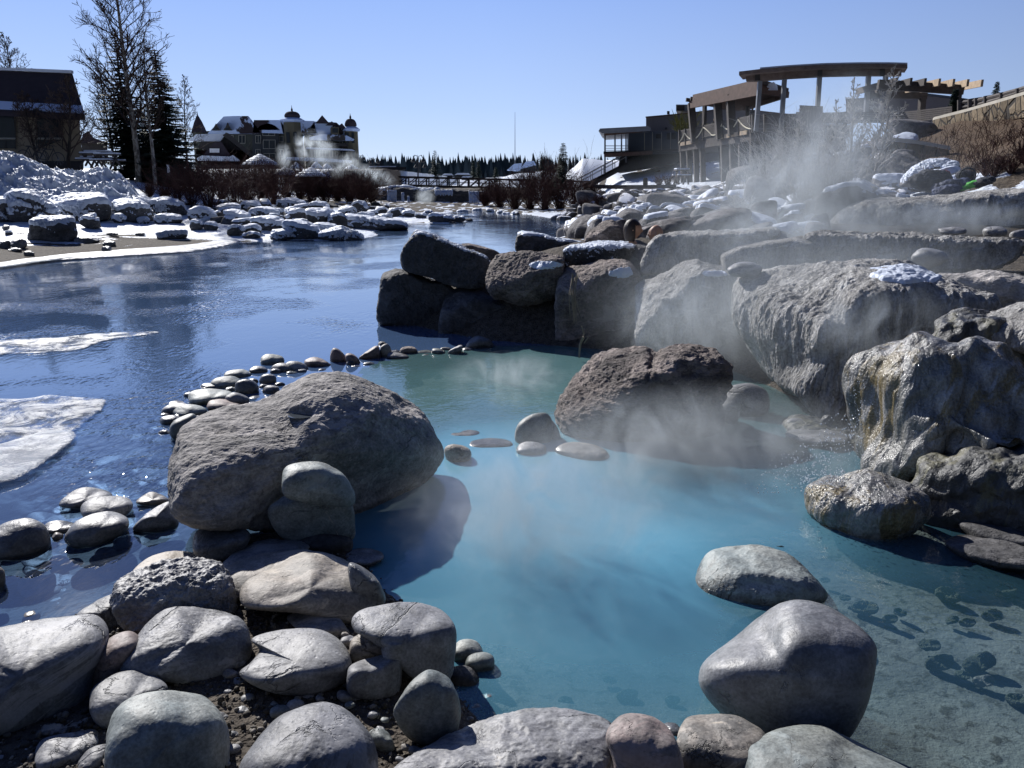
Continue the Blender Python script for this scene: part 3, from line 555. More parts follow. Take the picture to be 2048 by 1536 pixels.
def ps(pts, label, mat='green', **kw):
    kw.setdefault('z0', -.03); kw.setdefault('group', G5); return rock(pts, label, mat, **kw)
ps([(1085, 850), (1095, 836), (1112, 850), (1122, 880), (1105, 890), (1088, 880)], 'dark stone wedged behind the pale rounded stone between the pools', 'dark')
ps([(1030, 880), (1035, 850), (1060, 830), (1090, 826), (1104, 840), (1106, 868), (1095, 890), (1070, 898), (1045, 895)], 'pale rounded stone standing between the two pools', 'green', dep=.7)
ps((1063, 899, 31, 16), 'small pale stone in front of the rounded stone between the pools', 'pale')
ps((982, 889, 46, 13), 'long low pale stone in the gap between the pools', 'pale'); ps((928, 869, 32, 9, 5), 'thin pale stone awash in the gap between the pools', 'pale')
ps([(888, 900), (905, 888), (935, 895), (943, 912), (930, 928), (900, 930)], 'brown stone touching the right end of the huge slab', 'tan')
ps((1165, 908, 54, 22, -8), 'tan stone lying awash below the rugged boulder', 'tan', z0=-.07)
ps([(1442, 800), (1455, 775), (1490, 766), (1520, 772), (1537, 790), (1530, 830), (1450, 830)], 'rounded grey stone in the mist right of the rugged boulder', 'pale', z0=0, p=2.6)
ps((1463, 830, 16, 20), 'small upright stone under the rounded grey stone in the mist', 'grey', z0=0); ps((1592, 846, 20, 11), 'little pale stone under the hanging rock', 'pale', z0=0)
ps([(1570, 868), (1590, 857), (1640, 858), (1690, 866), (1690, 885), (1620, 892), (1580, 880)], 'flat wet stone under the tip of the hanging rock', 'grey', z0=0); ps((1655, 845, 14, 16), 'round dark stone below the tip of the hanging rock', 'dark', z0=0)
ps([(1915, 1050), (1940, 1032), (2000, 1030), (2080, 1050), (2130, 1090), (2060, 1100), (1960, 1085)], 'wet dark stone at the right edge, upper of two', 'black', z0=0, lvl=5); ps([(1890, 1085), (1930, 1068), (2000, 1072), (2080, 1100), (2120, 1130), (2040, 1140), (1930, 1120)], 'wet dark stone at the right edge, lower of two', 'black', z0=-.02)
ps((785, 1182, 44, 32, -20), 'grey stone seen under the milky water beside the near bank', 'grey', z0=-.2); ps((935, 1310, 34, 32), 'mossy stone under water beside the tall blocky stone', 'green', z0=-.06)
ps((1005, 1375, 52, 30), 'brown stone under water near the bottom centre', 'tan', z0=-.17); ps((925, 1370, 40, 40), 'dark stone under water at the foot of the upright green stone', 'black', z0=-.1)
# stones in the river shallows
def rs_(pts, label, mat='grey', **kw):
    kw.setdefault('z0', -.02); kw.setdefault('group', G2); return rock(pts, label, mat, **kw)
rs_([(118, 1010), (140, 985), (170, 974), (205, 978), (225, 992), (205, 1014), (150, 1018)], 'humped grey stone, farthest of the three touching stones in the river', 'grey')
rs_((212, 1018, 54, 27, 8), 'middle one of the three touching stones in the river', 'grey'); rs_((194, 1060, 66, 32, 18), 'nearest and longest of the three touching stones in the river', 'dark')
rs_([(-30, 1075), (0, 1050), (50, 1036), (85, 1045), (99, 1068), (98, 1100), (60, 1120), (0, 1122), (-30, 1112)], 'thick dark stone with a pale vein at the left edge of the river', 'dark', lvl=6)
rs_((122, 1055, 34, 14), 'low stone between the thick dark stone and the longest one', 'grey'); rs_((116, 1075, 12, 10), 'pebble sized stone standing in the shallow river', 'tan')
rs_([(272, 1005), (290, 988), (310, 984), (337, 998), (330, 1010), (300, 1014)], 'small pointed stone near the left side of the slab', 'tan'); rs_([(266, 1060), (290, 1030), (320, 1010), (345, 1005), (358, 1050), (320, 1066)], 'sloping grey stone leaning on the left side of the slab', 'grey')
rs_((-12, 1160, 24, 30), 'brown stone just showing at the left edge of the river', 'tan')
rnd = np.random.RandomState(11)
for i in range(110):        # cobbles seen through the clear water
    x, y = rnd.uniform(-40, 350), rnd.uniform(830, 1225)
    if y > 1030 and x > 200-(y-1030)*.3 and y > 1150: continue
    s = rnd.uniform(18, 44)*(1+(y-900)/1500)
    zb = hz(*g2(x, y)); rock((x, y, s, s*.42, rnd.uniform(-12, 12)), 'cobble lying under the clear shallow water left of the slab', ['grey', 'dark', 'tan', 'green'][i % 4], z0=min(zb, -.14)-.02, lvl=4, k=.5, group='cobbles under the shallow river water', name='cobble', cat='cobble')
# the line of stones
L1 = 'one of the pale stones in the curved line that closes the pool'
line = [((544, 722, 24, 14), 'peaked stone at the top of the stone line'), ((566, 738, 24, 12), 'oval dark stone in the bend of the stone line'), ((592, 736, 25, 13, -10), 'long pale stone at the right end of the bend'),
 ((517, 742, 19, 10), 'dark stone left of the peaked stone'), ((476, 750, 28, 12), 'long low stone at the outer side of the stone line'), ((536, 761, 18, 14), 'round dark stone behind the slab shoulder'),
 ((453, 767, 32, 15), 'pale oval stone left of the dark round pair'), ((420, 775, 20, 9), 'flat grey stone at the outer side left of the pale oval stone'), ((493, 778, 24, 19), 'round dark stone beside the pale oval stone'),
 ((542, 783, 18, 13), 'wet glittering stone touching the slab'), ((560, 771, 12, 7), 'tiny stone on the slab shoulder'), ((380, 793, 14, 9), 'small dark stone behind the long humped stone'), ((422, 797, 48, 20), 'long humped stone, largest of the stone line'),
 ((476, 801, 25, 15, -12), 'pointed grey stone right of the long humped stone'), ((514, 797, 16, 6), 'thin flat stone close to the slab'), ((356, 808, 20, 7), 'thin pale stone farthest left in the stone line'), ((350, 820, 28, 13, 12), 'pale tan stone near the left end of the stone line'),
 ((380, 824, 35, 15), 'broad grey stone before the long humped stone'), ((450, 813, 38, 14, -5), 'brown speckled stone against the slab'), ((506, 810, 18, 7), 'low flat stone peeping over the slab edge'), ((405, 829, 13, 6), 'tiny tan stone at the slab corner'),
 ((343, 843, 24, 13), 'dark oval stone at the left end of the stone line'), ((370, 855, 32, 24, 30), 'mossy stone leaning against the left shoulder of the slab'), ((315, 857, 16, 5), 'flat sliver of stone lying apart at the left end')]
for i, (e, lb) in enumerate(line):
    rock(e, lb, ['green', 'dark', 'pale', 'dark', 'green', 'dark', 'green', 'dark', 'dark', 'grey', 'grey', 'dark', 'green', 'grey', 'pale', 'tan', 'pale', 'green', 'red', 'grey', 'tan', 'dark', 'green', 'tan'][i], z0=-.03 if i != 22 else 0, lvl=4, group=G3, k=.6, p=2.8)
for i, (x, y, a_, b_) in enumerate([(408, 808, 14, 7), (438, 788, 12, 7), (462, 782, 13, 8), (505, 765, 12, 8), (528, 775, 11, 7), (584, 748, 12, 6), (600, 744, 14, 7), (395, 838, 13, 7), (362, 834, 14, 8), (332, 832, 12, 6), (330, 868, 14, 8), (485, 792, 10, 6), (552, 745, 12, 8), (430, 836, 16, 7), (460, 828, 14, 6), (645, 742, 9, 5), (712, 735, 11, 5), (738, 730, 12, 6), (790, 706, 12, 6), (853, 712, 10, 4)]):
    rock((x, y, a_, b_), 'small filler stone '+('at the left end' if x < 380 else 'at the slab shoulder' if y > 800 else 'in the thick part' if x < 540 else 'in the bend' if x < 620 else 'in the thin part')+' of the stone line, '+('dark', 'grey', 'greenish')[i % 3], ['dark', 'grey', 'green'][i % 3], z0=-.03, lvl=3, group=G3, k=.6, p=2.8)
line2 = [([(609, 722), (625, 714), (645, 718), (665, 733), (650, 738), (615, 737)], 'reddish brown low stone next to the bend', 'red'), ([(660, 712), (667, 696), (682, 702), (697, 722), (694, 732), (665, 733)], 'tall leaning reddish stone in the line', 'red'),
 ([(690, 712), (700, 706), (715, 715), (722, 733), (700, 735)], 'brown stone leaning behind the tall reddish one', 'red'), ((701, 729, 9, 8), 'tiny stone before the tall reddish one', 'grey'), ([(717, 718), (730, 705), (748, 693), (758, 694), (760, 722), (735, 726)], 'large brown stone in the middle of the line', 'red'),
 ((764, 690, 9, 7), 'small black stone on top behind the middle of the line', 'black'), ([(760, 700), (765, 690), (776, 688), (784, 705), (780, 722), (764, 722)], 'rough upright stone right of the large brown one', 'tan'), ((796, 714, 22, 9, -8), 'low smooth stone right of the upright rough one', 'pale'),
 ((817, 703, 18, 11), 'dark brown stone with a red band before the shaded water', 'basalt'), ((850, 706, 18, 6), 'thin pale stone in the right half of the line', 'green'), ((877, 705, 15, 8, -15), 'pale tilted stone in the right half of the line', 'green'), ((891, 700, 11, 6), 'small white stone behind the tilted slab', 'pale'),
 ([(895, 708), (900, 700), (920, 690), (926, 695), (918, 708), (900, 715)], 'pale squared stone standing on edge in the line', 'pale'), ((935, 701, 12, 6), 'little pale stone right of the squared one', 'pale'), ([(930, 695), (942, 677), (958, 672), (980, 680), (988, 695), (975, 702), (935, 702)], 'round blue black stone in the shade of the boulder wall', 'dark'), ((968, 698, 16, 5), 'bright edged thin stone before the round blue black one', 'grey')]
for p_, lb, m_ in line2: rock(p_, lb, m_, z0=-.03, lvl=4, group=G3, k=.6, p=3.4)
# the boulder wall
def bw(pts, label, mat='black', **kw):
    for a, b in dict(group=G4, lvl=6, p=11, amp=.05, ridge=.07, dep=.75, name='boulder', cat='boulder', z0=-.05).items(): kw.setdefault(a, b)
    return rock(pts, label, mat, **kw)
bw([(925, 488), (960, 492), (1000, 508), (990, 530), (960, 530), (930, 515)], 'thin bumpy rock ledge behind the wedge shaped boulder', 'basalt', Y=13.2, ridge=.1, lvl=5)
bw([(1033, 502), (1034, 475), (1045, 465), (1075, 468), (1110, 478), (1165, 488), (1185, 503), (1160, 522), (1120, 520), (1060, 515)], 'long dark boulder with a snow dusted top at the back of the wall', 'black', Y=13.4, snow=dict(th=.03, lo=.75, hi=1.0, fr=5), planes=[((0, -1, .1), .7)])
bw([(1168, 488), (1175, 465), (1195, 450), (1215, 441), (1230, 443), (1245, 460), (1257, 480), (1252, 498), (1200, 500), (1170, 498)], 'pointed striated boulder in front of the bather', 'basalt', Y=11.8, strat=.06, planes=[((-.6, -.3, .8), .7)])
bw([(755, 616), (760, 580), (766, 550), (784, 538), (806, 537), (830, 546), (863, 558), (893, 567), (910, 583), (900, 620), (890, 660), (850, 664), (795, 655), (757, 645)], 'lower left corner boulder of the wall, standing in the river', 'black', Y=11.5, planes=[((0, -1, .1), .75)])
bw([(801, 520), (806, 498), (819, 482), (827, 463), (841, 463), (871, 471), (893, 482), (931, 496), (959, 509), (975, 517), (983, 528), (978, 550), (967, 575), (931, 577), (890, 568), (849, 550), (811, 542)], 'wedge shaped black boulder with a frosted upper edge, top left of the wall', 'black', Y=11.3, snow=dict(th=.02, lo=.8, hi=1.1, fr=6), planes=[((0, -1, .12), .6), ((.45, 0, 1), .7)], lvl=7)
bw([(1045, 640), (1055, 610), (1085, 600), (1125, 610), (1128, 700), (1060, 706), (1045, 680)], 'shaded boulder deep under the tan block', 'black', Y=10.9)
bw([(878, 660), (882, 620), (893, 590), (905, 578), (940, 577), (985, 590), (1010, 600), (1040, 625), (1052, 645), (1055, 690), (1000, 700), (930, 695), (885, 682)], 'low shaded boulder with a crumbling pale lip under the tan block', 'black', Y=10.9, planes=[((0, -1, .1), .72)])
bw([(972, 568), (975, 545), (985, 520), (1000, 508), (1035, 503), (1080, 505), (1120, 512), (1128, 530), (1124, 560), (1112, 592), (1085, 607), (1050, 612), (1010, 602), (985, 592)], 'tan streaked block on the low shaded boulder', 'basalt', Y=10.5, lvl=7, ridge=.1, strat=.035, planes=[((-.55, -.5, .75), .62)], snow=dict(th=.015, fr=5, spots=[(1095, 530, 34, 8)]))
bw([(1255, 495), (1290, 490), (1320, 510), (1342, 538), (1315, 565), (1280, 575), (1262, 550)], 'dark round shouldered boulder behind the tall wall boulder', 'black', Y=10.6)
bw([(1126, 512), (1135, 498), (1165, 490), (1220, 484), (1262, 488), (1278, 508), (1272, 540), (1220, 540), (1160, 548), (1125, 540)], 'black boulder veined with frost below the pointed one', 'black', Y=10.9, ridge=.12, snow=dict(th=.02, lo=.45, hi=.8, fr=7), lvl=7)
bw([(1110, 660), (1112, 600), (1116, 555), (1135, 535), (1180, 527), (1225, 518), (1262, 528), (1282, 560), (1278, 620), (1275, 700), (1240, 712), (1160, 722), (1115, 710)], 'tallest wall boulder with dry roots hanging on its face', 'basalt', Y=10.0, lvl=7, planes=[((0, -1, .05), .7), ((-.3, -.4, 1), .86)], snow=dict(th=.02, fr=5, spots=[(1243, 545, 26, 11)]))
bw([(1270, 650), (1272, 600), (1275, 570), (1320, 548), (1385, 520), (1410, 525), (1460, 540), (1492, 560), (1490, 620), (1490, 700), (1460, 730), (1300, 712), (1272, 690)], 'sloping grey boulder right of the tallest wall boulder', 'trav', Y=9.1, lvl=7, planes=[((-.75, -.35, .75), .66), ((.1, -1, 0), .7)], snow=dict(th=.012, fr=5, spots=[(1428, 548, 28, 7)]))
# travertine terrace on the right
GT = 'travertine rocks of the hot spring terrace'
def tv(pts, label, mat='trav', **kw):
    for a, b in dict(group=GT, lvl=6, p=8, amp=.06, ridge=.09, dep=.7, name='boulder', cat='boulder').items(): kw.setdefault(a, b)
    return rock(pts, label, mat, **kw)
tv([(1660, 445), (1700, 408), (1760, 394), (1850, 390), (1950, 384), (2060, 374), (2200, 372), (2260, 440), (2200, 490), (1900, 486), (1680, 474)], 'long grey wall of travertine behind the upper steaming pool', Y=12.6, dep=.35, lvl=7, ridge=.05, flat=.95)
tv([(1283, 530), (1302, 482), (1350, 464), (1450, 462), (1550, 453), (1560, 462), (1545, 478), (1480, 497), (1445, 512), (1440, 535), (1400, 540), (1340, 548), (1290, 550)], 'long flat rock with an upturned beak shaped end', Y=10.3, dep=.5, lvl=7)
tv([(1442, 522), (1450, 505), (1500, 488), (1560, 478), (1610, 472), (1628, 500), (1610, 545), (1560, 560), (1460, 552)], 'smooth grey rock between the beaked rock and the crusted rim', Y=9.3, ridge=.03)
tv([(1608, 495), (1620, 468), (1680, 461), (1750, 465), (1850, 470), (1950, 472), (2030, 480), (2048, 500), (1990, 540), (1880, 545), (1800, 548), (1700, 545), (1630, 540)], 'long crusted rim rock in front of the upper steaming pool', Y=8.8, dep=.3, lvl=7, ridge=.14)
tv([(1870, 560), (1900, 545), (1980, 540), (2060, 555), (2160, 560), (2200, 640), (2100, 660), (1980, 640), (1900, 610)], 'wet brown shelf where the spring spills over at the right edge', 'slab', Y=7.2, dep=.5)
tv([(1463, 610), (1466, 570), (1490, 545), (1560, 534), (1650, 526), (1740, 522), (1820, 530), (1900, 556), (1975, 590), (2010, 650), (1960, 720), (1870, 760), (1790, 770), (1735, 795), (1705, 825), (1690, 852), (1662, 868), (1640, 842), (1600, 800), (1550, 758), (1503, 700), (1475, 660)],
   'huge overhanging travertine rock tapering to a tip above the pool', Y=6.8, dep=.8, lvl=7, ridge=.075, zs=.4, fr=2.2, amp=.05, p=10, flat=.95, planes=[((-.85, -.5, .38), .60), ((.45, -1, -.05), .50), ((-.15, -.3, 1), .85)], snow=dict(th=.02, fr=3, spots=[(1805, 548, 75, 20), (1690, 528, 25, 5)]))
tv([(1934, 665), (1945, 642), (2000, 618), (2060, 598), (2160, 590), (2240, 660), (2220, 800), (2120, 830), (2060, 790), (2040, 745), (1990, 705), (1945, 685)], 'pale pitted rock cut by the right edge above the cascade', Y=5.2, lvl=7, dep=.5, planes=[((-.2, -.25, 1), .7), ((-.6, -1, -.3), .7)])
tv([(1860, 900), (1900, 800), (1960, 740), (2060, 740), (2200, 780), (2260, 1000), (2200, 1090), (2000, 1090), (1900, 1060), (1855, 990)], 'dark dripping rock face at the right edge behind the cascade', 'black', Y=5.1, lvl=6, dep=.5)
for e, lb, Y_ in (((1490, 540, 34, 16), 'grey cobble lying behind the top of the overhanging rock', 7.9), ((1858, 516, 36, 20), 'round cobble sitting before the crusted rim', 8.0), ((1990, 465, 26, 13), 'pointed cobble standing in the upper pool', 9.6), ((2040, 470, 22, 10), 'pale cobble cut by the right edge in the upper pool', 9.6), ((1905, 462, 30, 8), 'low cobble awash in the upper steaming pool', 9.8)):
    rock(e, lb, 'pale', Y=Y_, lvl=4, group='cobbles on the spring terrace')
# ---------------------------------------------------------------- river banks
def ghit(px, py, ymin=6., ymax=140.):
    r = ray(px, py); Y = np.concatenate([np.arange(ymin, 30, .15), np.arange(30, ymax, .5)]); t = Y/r[1]; hh = height(r[0]*t, Y)[0]; z = H+r[2]*t
    k = np.argmax(z < hh) if (z < hh).any() else len(Y)-1
    return np.array((r[0]*t[k], Y[k], hh[k]))
GL = 'snow capped boulders of the left bank'; GF = 'low rocks in the far shallows'
SN = dict(th=.10, lo=.55, hi=.85, fr=1.3)
def lb(pts, label, snow=1., mat='black', group=GL, **kw):
    ps = pts if hasattr(pts[0], '__len__') else [(pts[0]-pts[2], pts[1]), (pts[0], pts[1]+pts[3]), (pts[0]+pts[2], pts[1])]
    bx = max(ps, key=lambda q: q[1]); mx = sum(q[0] for q in ps)/len(ps); g = ghit(mx, bx[1])
    w = (max(q[0] for q in ps)-min(q[0] for q in ps))*sc(g[1])
    r9 = np.random.RandomState(int(mx*3)+7); kw.setdefault('planes', [((r9.choice([-1, 1])*r9.uniform(.25, .8), -.25, 1), r9.uniform(.5, .72)), ((r9.uniform(-.8, .8), -1, .1), .72), ((r9.uniform(-1, 1), .1, r9.uniform(.2, .9)), .8)])
    for a, b in dict(lvl=4 if w < 1.5 else 5, p=11, amp=.10, ridge=.12, dep=.85, name='boulder', cat='boulder', Y=g[1]+w*.3).items(): kw.setdefault(a, b)
    sd = dict(SN); sd['th'] = min(.12, .04+.05*w)*(.6+.5*snow); sd['cover'] = (snow-1)*.6; sd['fr'] = 1.6/max(w, .5)
    return rock(pts, label, mat, group=group, snow=sd if snow > 0 else None, **kw)
lb([(12, 402), (20, 390), (70, 388), (92, 400), (115, 425), (114, 438), (60, 444), (20, 442)], 'big wedge shaped boulder with smooth snow sliding down its right side', 1.3)
lb([(-30, 405), (5, 403), (18, 412), (24, 442), (-30, 446)], 'snow topped boulder cut by the left edge on the far bank', 1.3)
lb([(100, 408), (120, 397), (190, 394), (215, 402), (216, 436), (150, 444), (110, 438)], 'long boulder under a thick snow quilt beside the wedge shaped one', 1.5)
lb([(210, 408), (235, 400), (300, 402), (330, 412), (320, 428), (240, 428)], 'low boulder bridged by snow at the foot of the snow heap', 1.5)
lb([(57, 472), (62, 448), (74, 440), (138, 440), (153, 448), (147, 480), (100, 486), (62, 484)], 'solitary dark block with a thin snow cap on the gravel beach', .9, p=7)
lb([(96, 440), (100, 432), (120, 437), (122, 446), (100, 447)], 'snowy stone peeping up behind the solitary dark block', 1.4)
lb([(228, 410), (245, 404), (275, 406), (300, 418), (310, 434), (302, 447), (262, 449), (240, 434)], 'tilted boulder with a tongue of snow on its face', 1.0)
lb([(160, 441), (175, 433), (192, 432), (201, 453), (180, 457), (162, 450)], 'small pointed boulder with snow on its left flank', .9)
lb([(300, 410), (325, 400), (360, 408), (372, 428), (330, 432), (305, 424)], 'boulder with lumpy snow just left of the first red shrubs', 1.3)
sm_l = [(238, 439, 13, 8, 1.6), (212, 433, 14, 8, 1.6), (287, 443, 12, 6, 1.5), (337, 441, 28, 9, 1.1), (173, 481, 26, 7, 0), (218, 487, 13, 6, 0), (213, 498, 10, 6, 0), (58, 507, 11, 5, 0), (8, 489, 15, 9, 0), (38, 488, 16, 10, 0), (343, 471, 32, 8, 1.3), (224, 468, 12, 4, 0), (397, 496, 15, 5, 0), (280, 468, 10, 3, 0), (30, 500, 14, 4, 0), (12, 455, 8, 5, 0), (18, 467, 8, 4, .6), (262, 503, 12, 3, 0)]
nm_l = ['rounded stone buried in snow', 'snow buried stone in the hollow', 'small snow hummock stone', 'long low stone with a snow back', 'bare dark oval stone on the beach', 'bare dark stone on the snowy beach', 'little pyramid stone by the ice edge', 'bare black stone near the ice edge', 'bare grey stone at the left edge on the beach', 'pair like grey stone on the gravel beach', 'long tapered stone with snow by the beach end', 'flat dark stone in the snow', 'lone dark stone out in the river off the beach', 'thin dark stone in the snow', 'flat stone on the beach gravel', 'small brown stone at the left edge', 'small snowy brown stone at the left edge', 'flat brown stone in the ice edge']
for (a, b, c_, d_, s_), n_ in zip(sm_l, nm_l): lb((a, b, c_, d_), n_, s_, mat='black' if s_ else 'dark')
mid = [((471, 463, 17, 10), 'dark stone with snow hood at the end of the snowy beach', 1), ((503, 461, 19, 9), 'arched snowy stone behind the beach end', 1.2), ((503, 472, 18, 6), 'flat wet stone at the water below the arched one', .7),
 ([(502, 445), (510, 440), (545, 437), (562, 440), (570, 450), (566, 462), (540, 466), (513, 464)], 'large boulder with ragged snow in the middle of the left shore', 1.1), ([(542, 474), (547, 465), (572, 464), (583, 471), (585, 480), (545, 480)], 'neat rounded stone with an even snow cushion at the water edge', 1.3),
 ([(567, 452), (580, 446), (620, 452), (637, 462), (642, 475), (600, 479), (572, 473)], 'broad boulder draped in snow at the water edge', 1.2), ([(636, 474), (655, 464), (680, 459), (705, 466), (725, 477), (720, 482), (645, 482)], 'low pointed boulder reaching out into the river', 1.0),
 ((675, 443, 20, 15), 'upright dark boulder with a small snow plate', .8), ([(692, 438), (700, 433), (735, 437), (780, 443), (805, 449), (813, 458), (760, 462), (700, 460)], 'long dark boulder lying into the river, farthest out', 1.0),
 ([(567, 426), (580, 419), (600, 421), (618, 428), (620, 444), (595, 450), (575, 442)], 'tall boulder with twin snow pads in the second row', 1.0), ([(612, 426), (630, 421), (655, 424), (665, 438), (657, 455), (625, 455)], 'wide boulder with a snow saddle in the second row', 1.1),
 ((637, 416, 21, 10), 'flat topped boulder against the shrubs', 1.1), ((695, 425, 18, 9), 'snow faced block near the sign post', 1.4), ((720, 416, 16, 11), 'marbled snowy boulder near the sign post', 1.1), ((727, 432, 13, 5), 'low snowy stone near the sign post', 1.3),
 ((530, 428, 29, 9), 'wide snowy boulder left of the twin pad boulder', 1.3), ([(447, 430), (460, 424), (490, 428), (502, 440), (490, 450), (455, 445)], 'boulder with snow hanging over its dark side', 1.2), ((582, 410, 27, 10), 'humpbacked snowy boulder deep in the shrubs', 1.2),
 ((500, 415, 22, 10), 'boulder half hidden by the shrub stems', 1.2), ((458, 419, 24, 7), 'low snowy boulder under the dark shrub', 1.3), ((422, 455, 14, 9), 'small dark block with a snow crust', .8), ((393, 451, 14, 9), 'small round boulder at the beach corner', .9), ((417, 444, 17, 6), 'snow pillow stone above the small dark block', 1.5),
 ((436, 434, 12, 10), 'narrow dark stone between two snowy boulders', .6), ([(378, 427), (400, 418), (425, 425), (433, 442), (410, 449), (384, 442)], 'snow smothered boulder below the first shrubs', 1.4), ((601, 448, 17, 6), 'snow pad stone between the big shore boulders', 1.5), ((645, 457, 27, 6), 'snow bridge stone behind the low pointed boulder', 1.4),
 ((484, 451, 13, 6), 'bare topped dark stone in the snow', .5), ((694, 453, 9, 4), 'little snowy stone before the long dark boulder', 1.1), ((560, 428, 12, 9), 'dark stone left of the twin pads', .8)]
for p_, n_, s_ in mid: lb(p_, n_, s_)
for i, (a, b, c_, d_, s_) in enumerate([(880, 437, 24, 8, 1), (916, 439, 15, 6, .6), (938, 441, 8, 4, 0), (960, 442, 15, 4, .5), (1065, 447, 5, 3, 0), (787, 426, 14, 7, .8), (817, 429, 14, 5, 1.3), (762, 422, 12, 6, 1.1), (745, 428, 11, 5, 1.2), (800, 421, 9, 4, 1.2), (842, 432, 12, 4, .9), (857, 427, 10, 4, 1.), (893, 429, 10, 3, .8), (925, 424, 11, 3, 1.), (955, 421, 10, 3, 1.), (980, 423, 9, 4, .9), (1000, 427, 8, 4, .8), (905, 446, 7, 3, 0), (842, 452, 5, 3, 0), (770, 436, 14, 5, 1.3), (1013, 431, 9, 4, 1.2), (1030, 430, 10, 5, .7)]):
    lb((a, b, c_, d_), ('snowy ' if s_ > 1 else 'half bare ' if s_ else 'bare wet ')+('broad' if c_ > 13 else 'small' if c_ > 8 else 'tiny')+' rock in the far shallows '+next(n for q, n in ((765, 'by the notice post foot'), (792, 'under the left icefall'), (812, 'at the snowy spit'), (835, 'right of the snowy spit'), (850, 'under the cliff middle'), (885, 'in midstream, left end'), (905, 'in midstream behind the broad one'), (930, 'in midstream'), (950, 'right of midstream'), (975, 'under the right icefall'), (1005, 'left of the right shrubs'), (1025, 'before the right shrubs'), (1050, 'farther right before the shrubs'), (2000, 'lone, before the rock slope')) if a < q), s_, group=GF, lvl=3)
# lumpy heap of ploughed snow
def snow_heap():
    nx, ny = 260, 90; prof = np.array([(-60, 300), (0, 307), (30, 314), (60, 324), (85, 338), (110, 345), (150, 350), (175, 352), (200, 345), (220, 342), (240, 352), (262, 368), (280, 392), (290, 402)])
    U, V = np.meshgrid(np.linspace(-60, 290, nx), np.linspace(0, 1, ny)); top = np.interp(U, prof[:, 0], prof[:, 1]); v = []
    Yf = 33.5+V*0; y = 405+(top-405)*np.sin(np.clip(V*1.6, 0, 1)*pi/2); Yd = 33.2+V*7.5
    a = (U-1024)/F; b = (768-y)/F; t = Yd/(cP+b*sP); P = np.stack([(a*t).ravel(), Yd.ravel(), (H+(-sP+b*cP)*t).ravel()], 1)
    back = V.ravel() > .62; P[back, 2] -= (V.ravel()[back]-.62)*5
    n = fbm(P*np.array((1.1, 1.1, 1.3)), 5, True, .6)*.75+fbm(P*.5, 3)*.4; edge = np.clip(np.minimum(V.ravel()*7, (290-U.ravel())/25), 0, 1)
    P[:, 2] += n*edge*.8; P[:, 1] -= n*edge*.7
    i = np.arange((nx-1)*(ny-1)); r, c = i//(nx-1), i % (nx-1); q = r*nx+c; m = mesh_np('snow_heap', P, np.stack([q, q+1, q+nx+1, q+nx], 1)); m.materials.append(M['snow'])
    tag(link(bpy.data.objects.new('snow_heap', m)), 'lumpy heap of ploughed snow in front of the tan house', 'snow heap')
snow_heap()
# ice
def ice_mat(name, col, amt, top=.85, edge=True):
    t = NT(name); co = t.coords(world=True); n = t.noise(co, 3.2, 8, .72, .8); n2 = t.noise(co, 60, 3)
    b = t.bump(n2, 1., .02, t.bump(n, .8, .06)); s = t.princ(t.mix(t.ramp(n, .35, .7), col, (top, top*1.03, top*1.08)), .38, b, .5); tr = t.n('BsdfTransparent'); tr.inputs[0].default_value = (.85, .92, 1, 1); q = t.n('MixShader')
    e_ = t.math('ADD', t.n('Attribute', attribute_name='edge').outputs['Fac'], t.math('MULTIPLY', t.math('SUBTRACT', n, .5), 2.2)) if edge else 1.
    t.l(t.math('MULTIPLY', t.ramp(n, .40, .60, amt, .95), t.ramp(e_, .1, .75) if edge else 1.), q.inputs[0]); t.l(tr.outputs[0], q.inputs[1]); t.l(s, q.inputs[2]); return t.fin(q.outputs[0])
M['ice'] = ice_mat('wet_ice', (.18, .23, .31), .10, .45); M['ice_solid'] = ice_mat('shore_ice', (.24, .29, .37), .55, .58)
def sheet(name, pts, mat, label, cat, z=.012, th=.02, group=None, nz=.12):
    out = smooth_closed(pts, 200); w_ = np.array([gp(a, b, 0)[:2] for a, b in out]); n_ = fbm(np.stack([w_[:, 0]*2.5, w_[:, 1]*2.5, w_[:, 0]*0], 1), 4); cen = w_.mean(0); d_ = w_-cen; w_ = cen+d_*(1+n_*nz)[:, None]
    k = len(w_); fac = (1., .985, .95, .88, .75, .5, .2, .01); V = []; E = []
    for i_, f_ in enumerate(fac): V += [(cen[0]+(x-cen[0])*f_, cen[1]+(y-cen[1])*f_, z+th*(0, .45, .8, 1, 1, 1, 1, 1)[i_]) for x, y in w_]; E += [(0, .25, .6, 1, 1, 1, 1, 1)[i_]]*k
    Fq = [(i_*k+j, i_*k+(j+1) % k, (i_+1)*k+(j+1) % k, (i_+1)*k+j) for i_ in range(len(fac)-1) for j in range(k)]; c_ = np.array((cen[0], cen[1], z)); me = mesh_np(name, np.array(V)-c_, np.array(Fq)); attr(me, 'edge', E); me.materials.append(M[mat]); o = bpy.data.objects.new(name, me); o.location = c_; link(o)
    return tag(o, label, cat, group)
sheet('ice_sheet', [(-120, 1000), (-20, 984), (40, 966), (85, 938), (128, 905), (155, 880), (145, 868), (90, 870), (40, 885), (-20, 900), (-160, 915)], 'ice_solid', 'thick white ice tongue with a glittering front at the left edge', 'ice sheet', th=.035, nz=.03)
sheet('ice_sheet', [(-160, 905), (40, 884), (140, 868), (185, 838), (212, 812), (208, 800), (160, 797), (95, 792), (40, 800), (-160, 806)], 'ice', 'grey translucent ice sheet behind the white tongue', 'ice sheet', z=.008, th=.012, nz=.04)
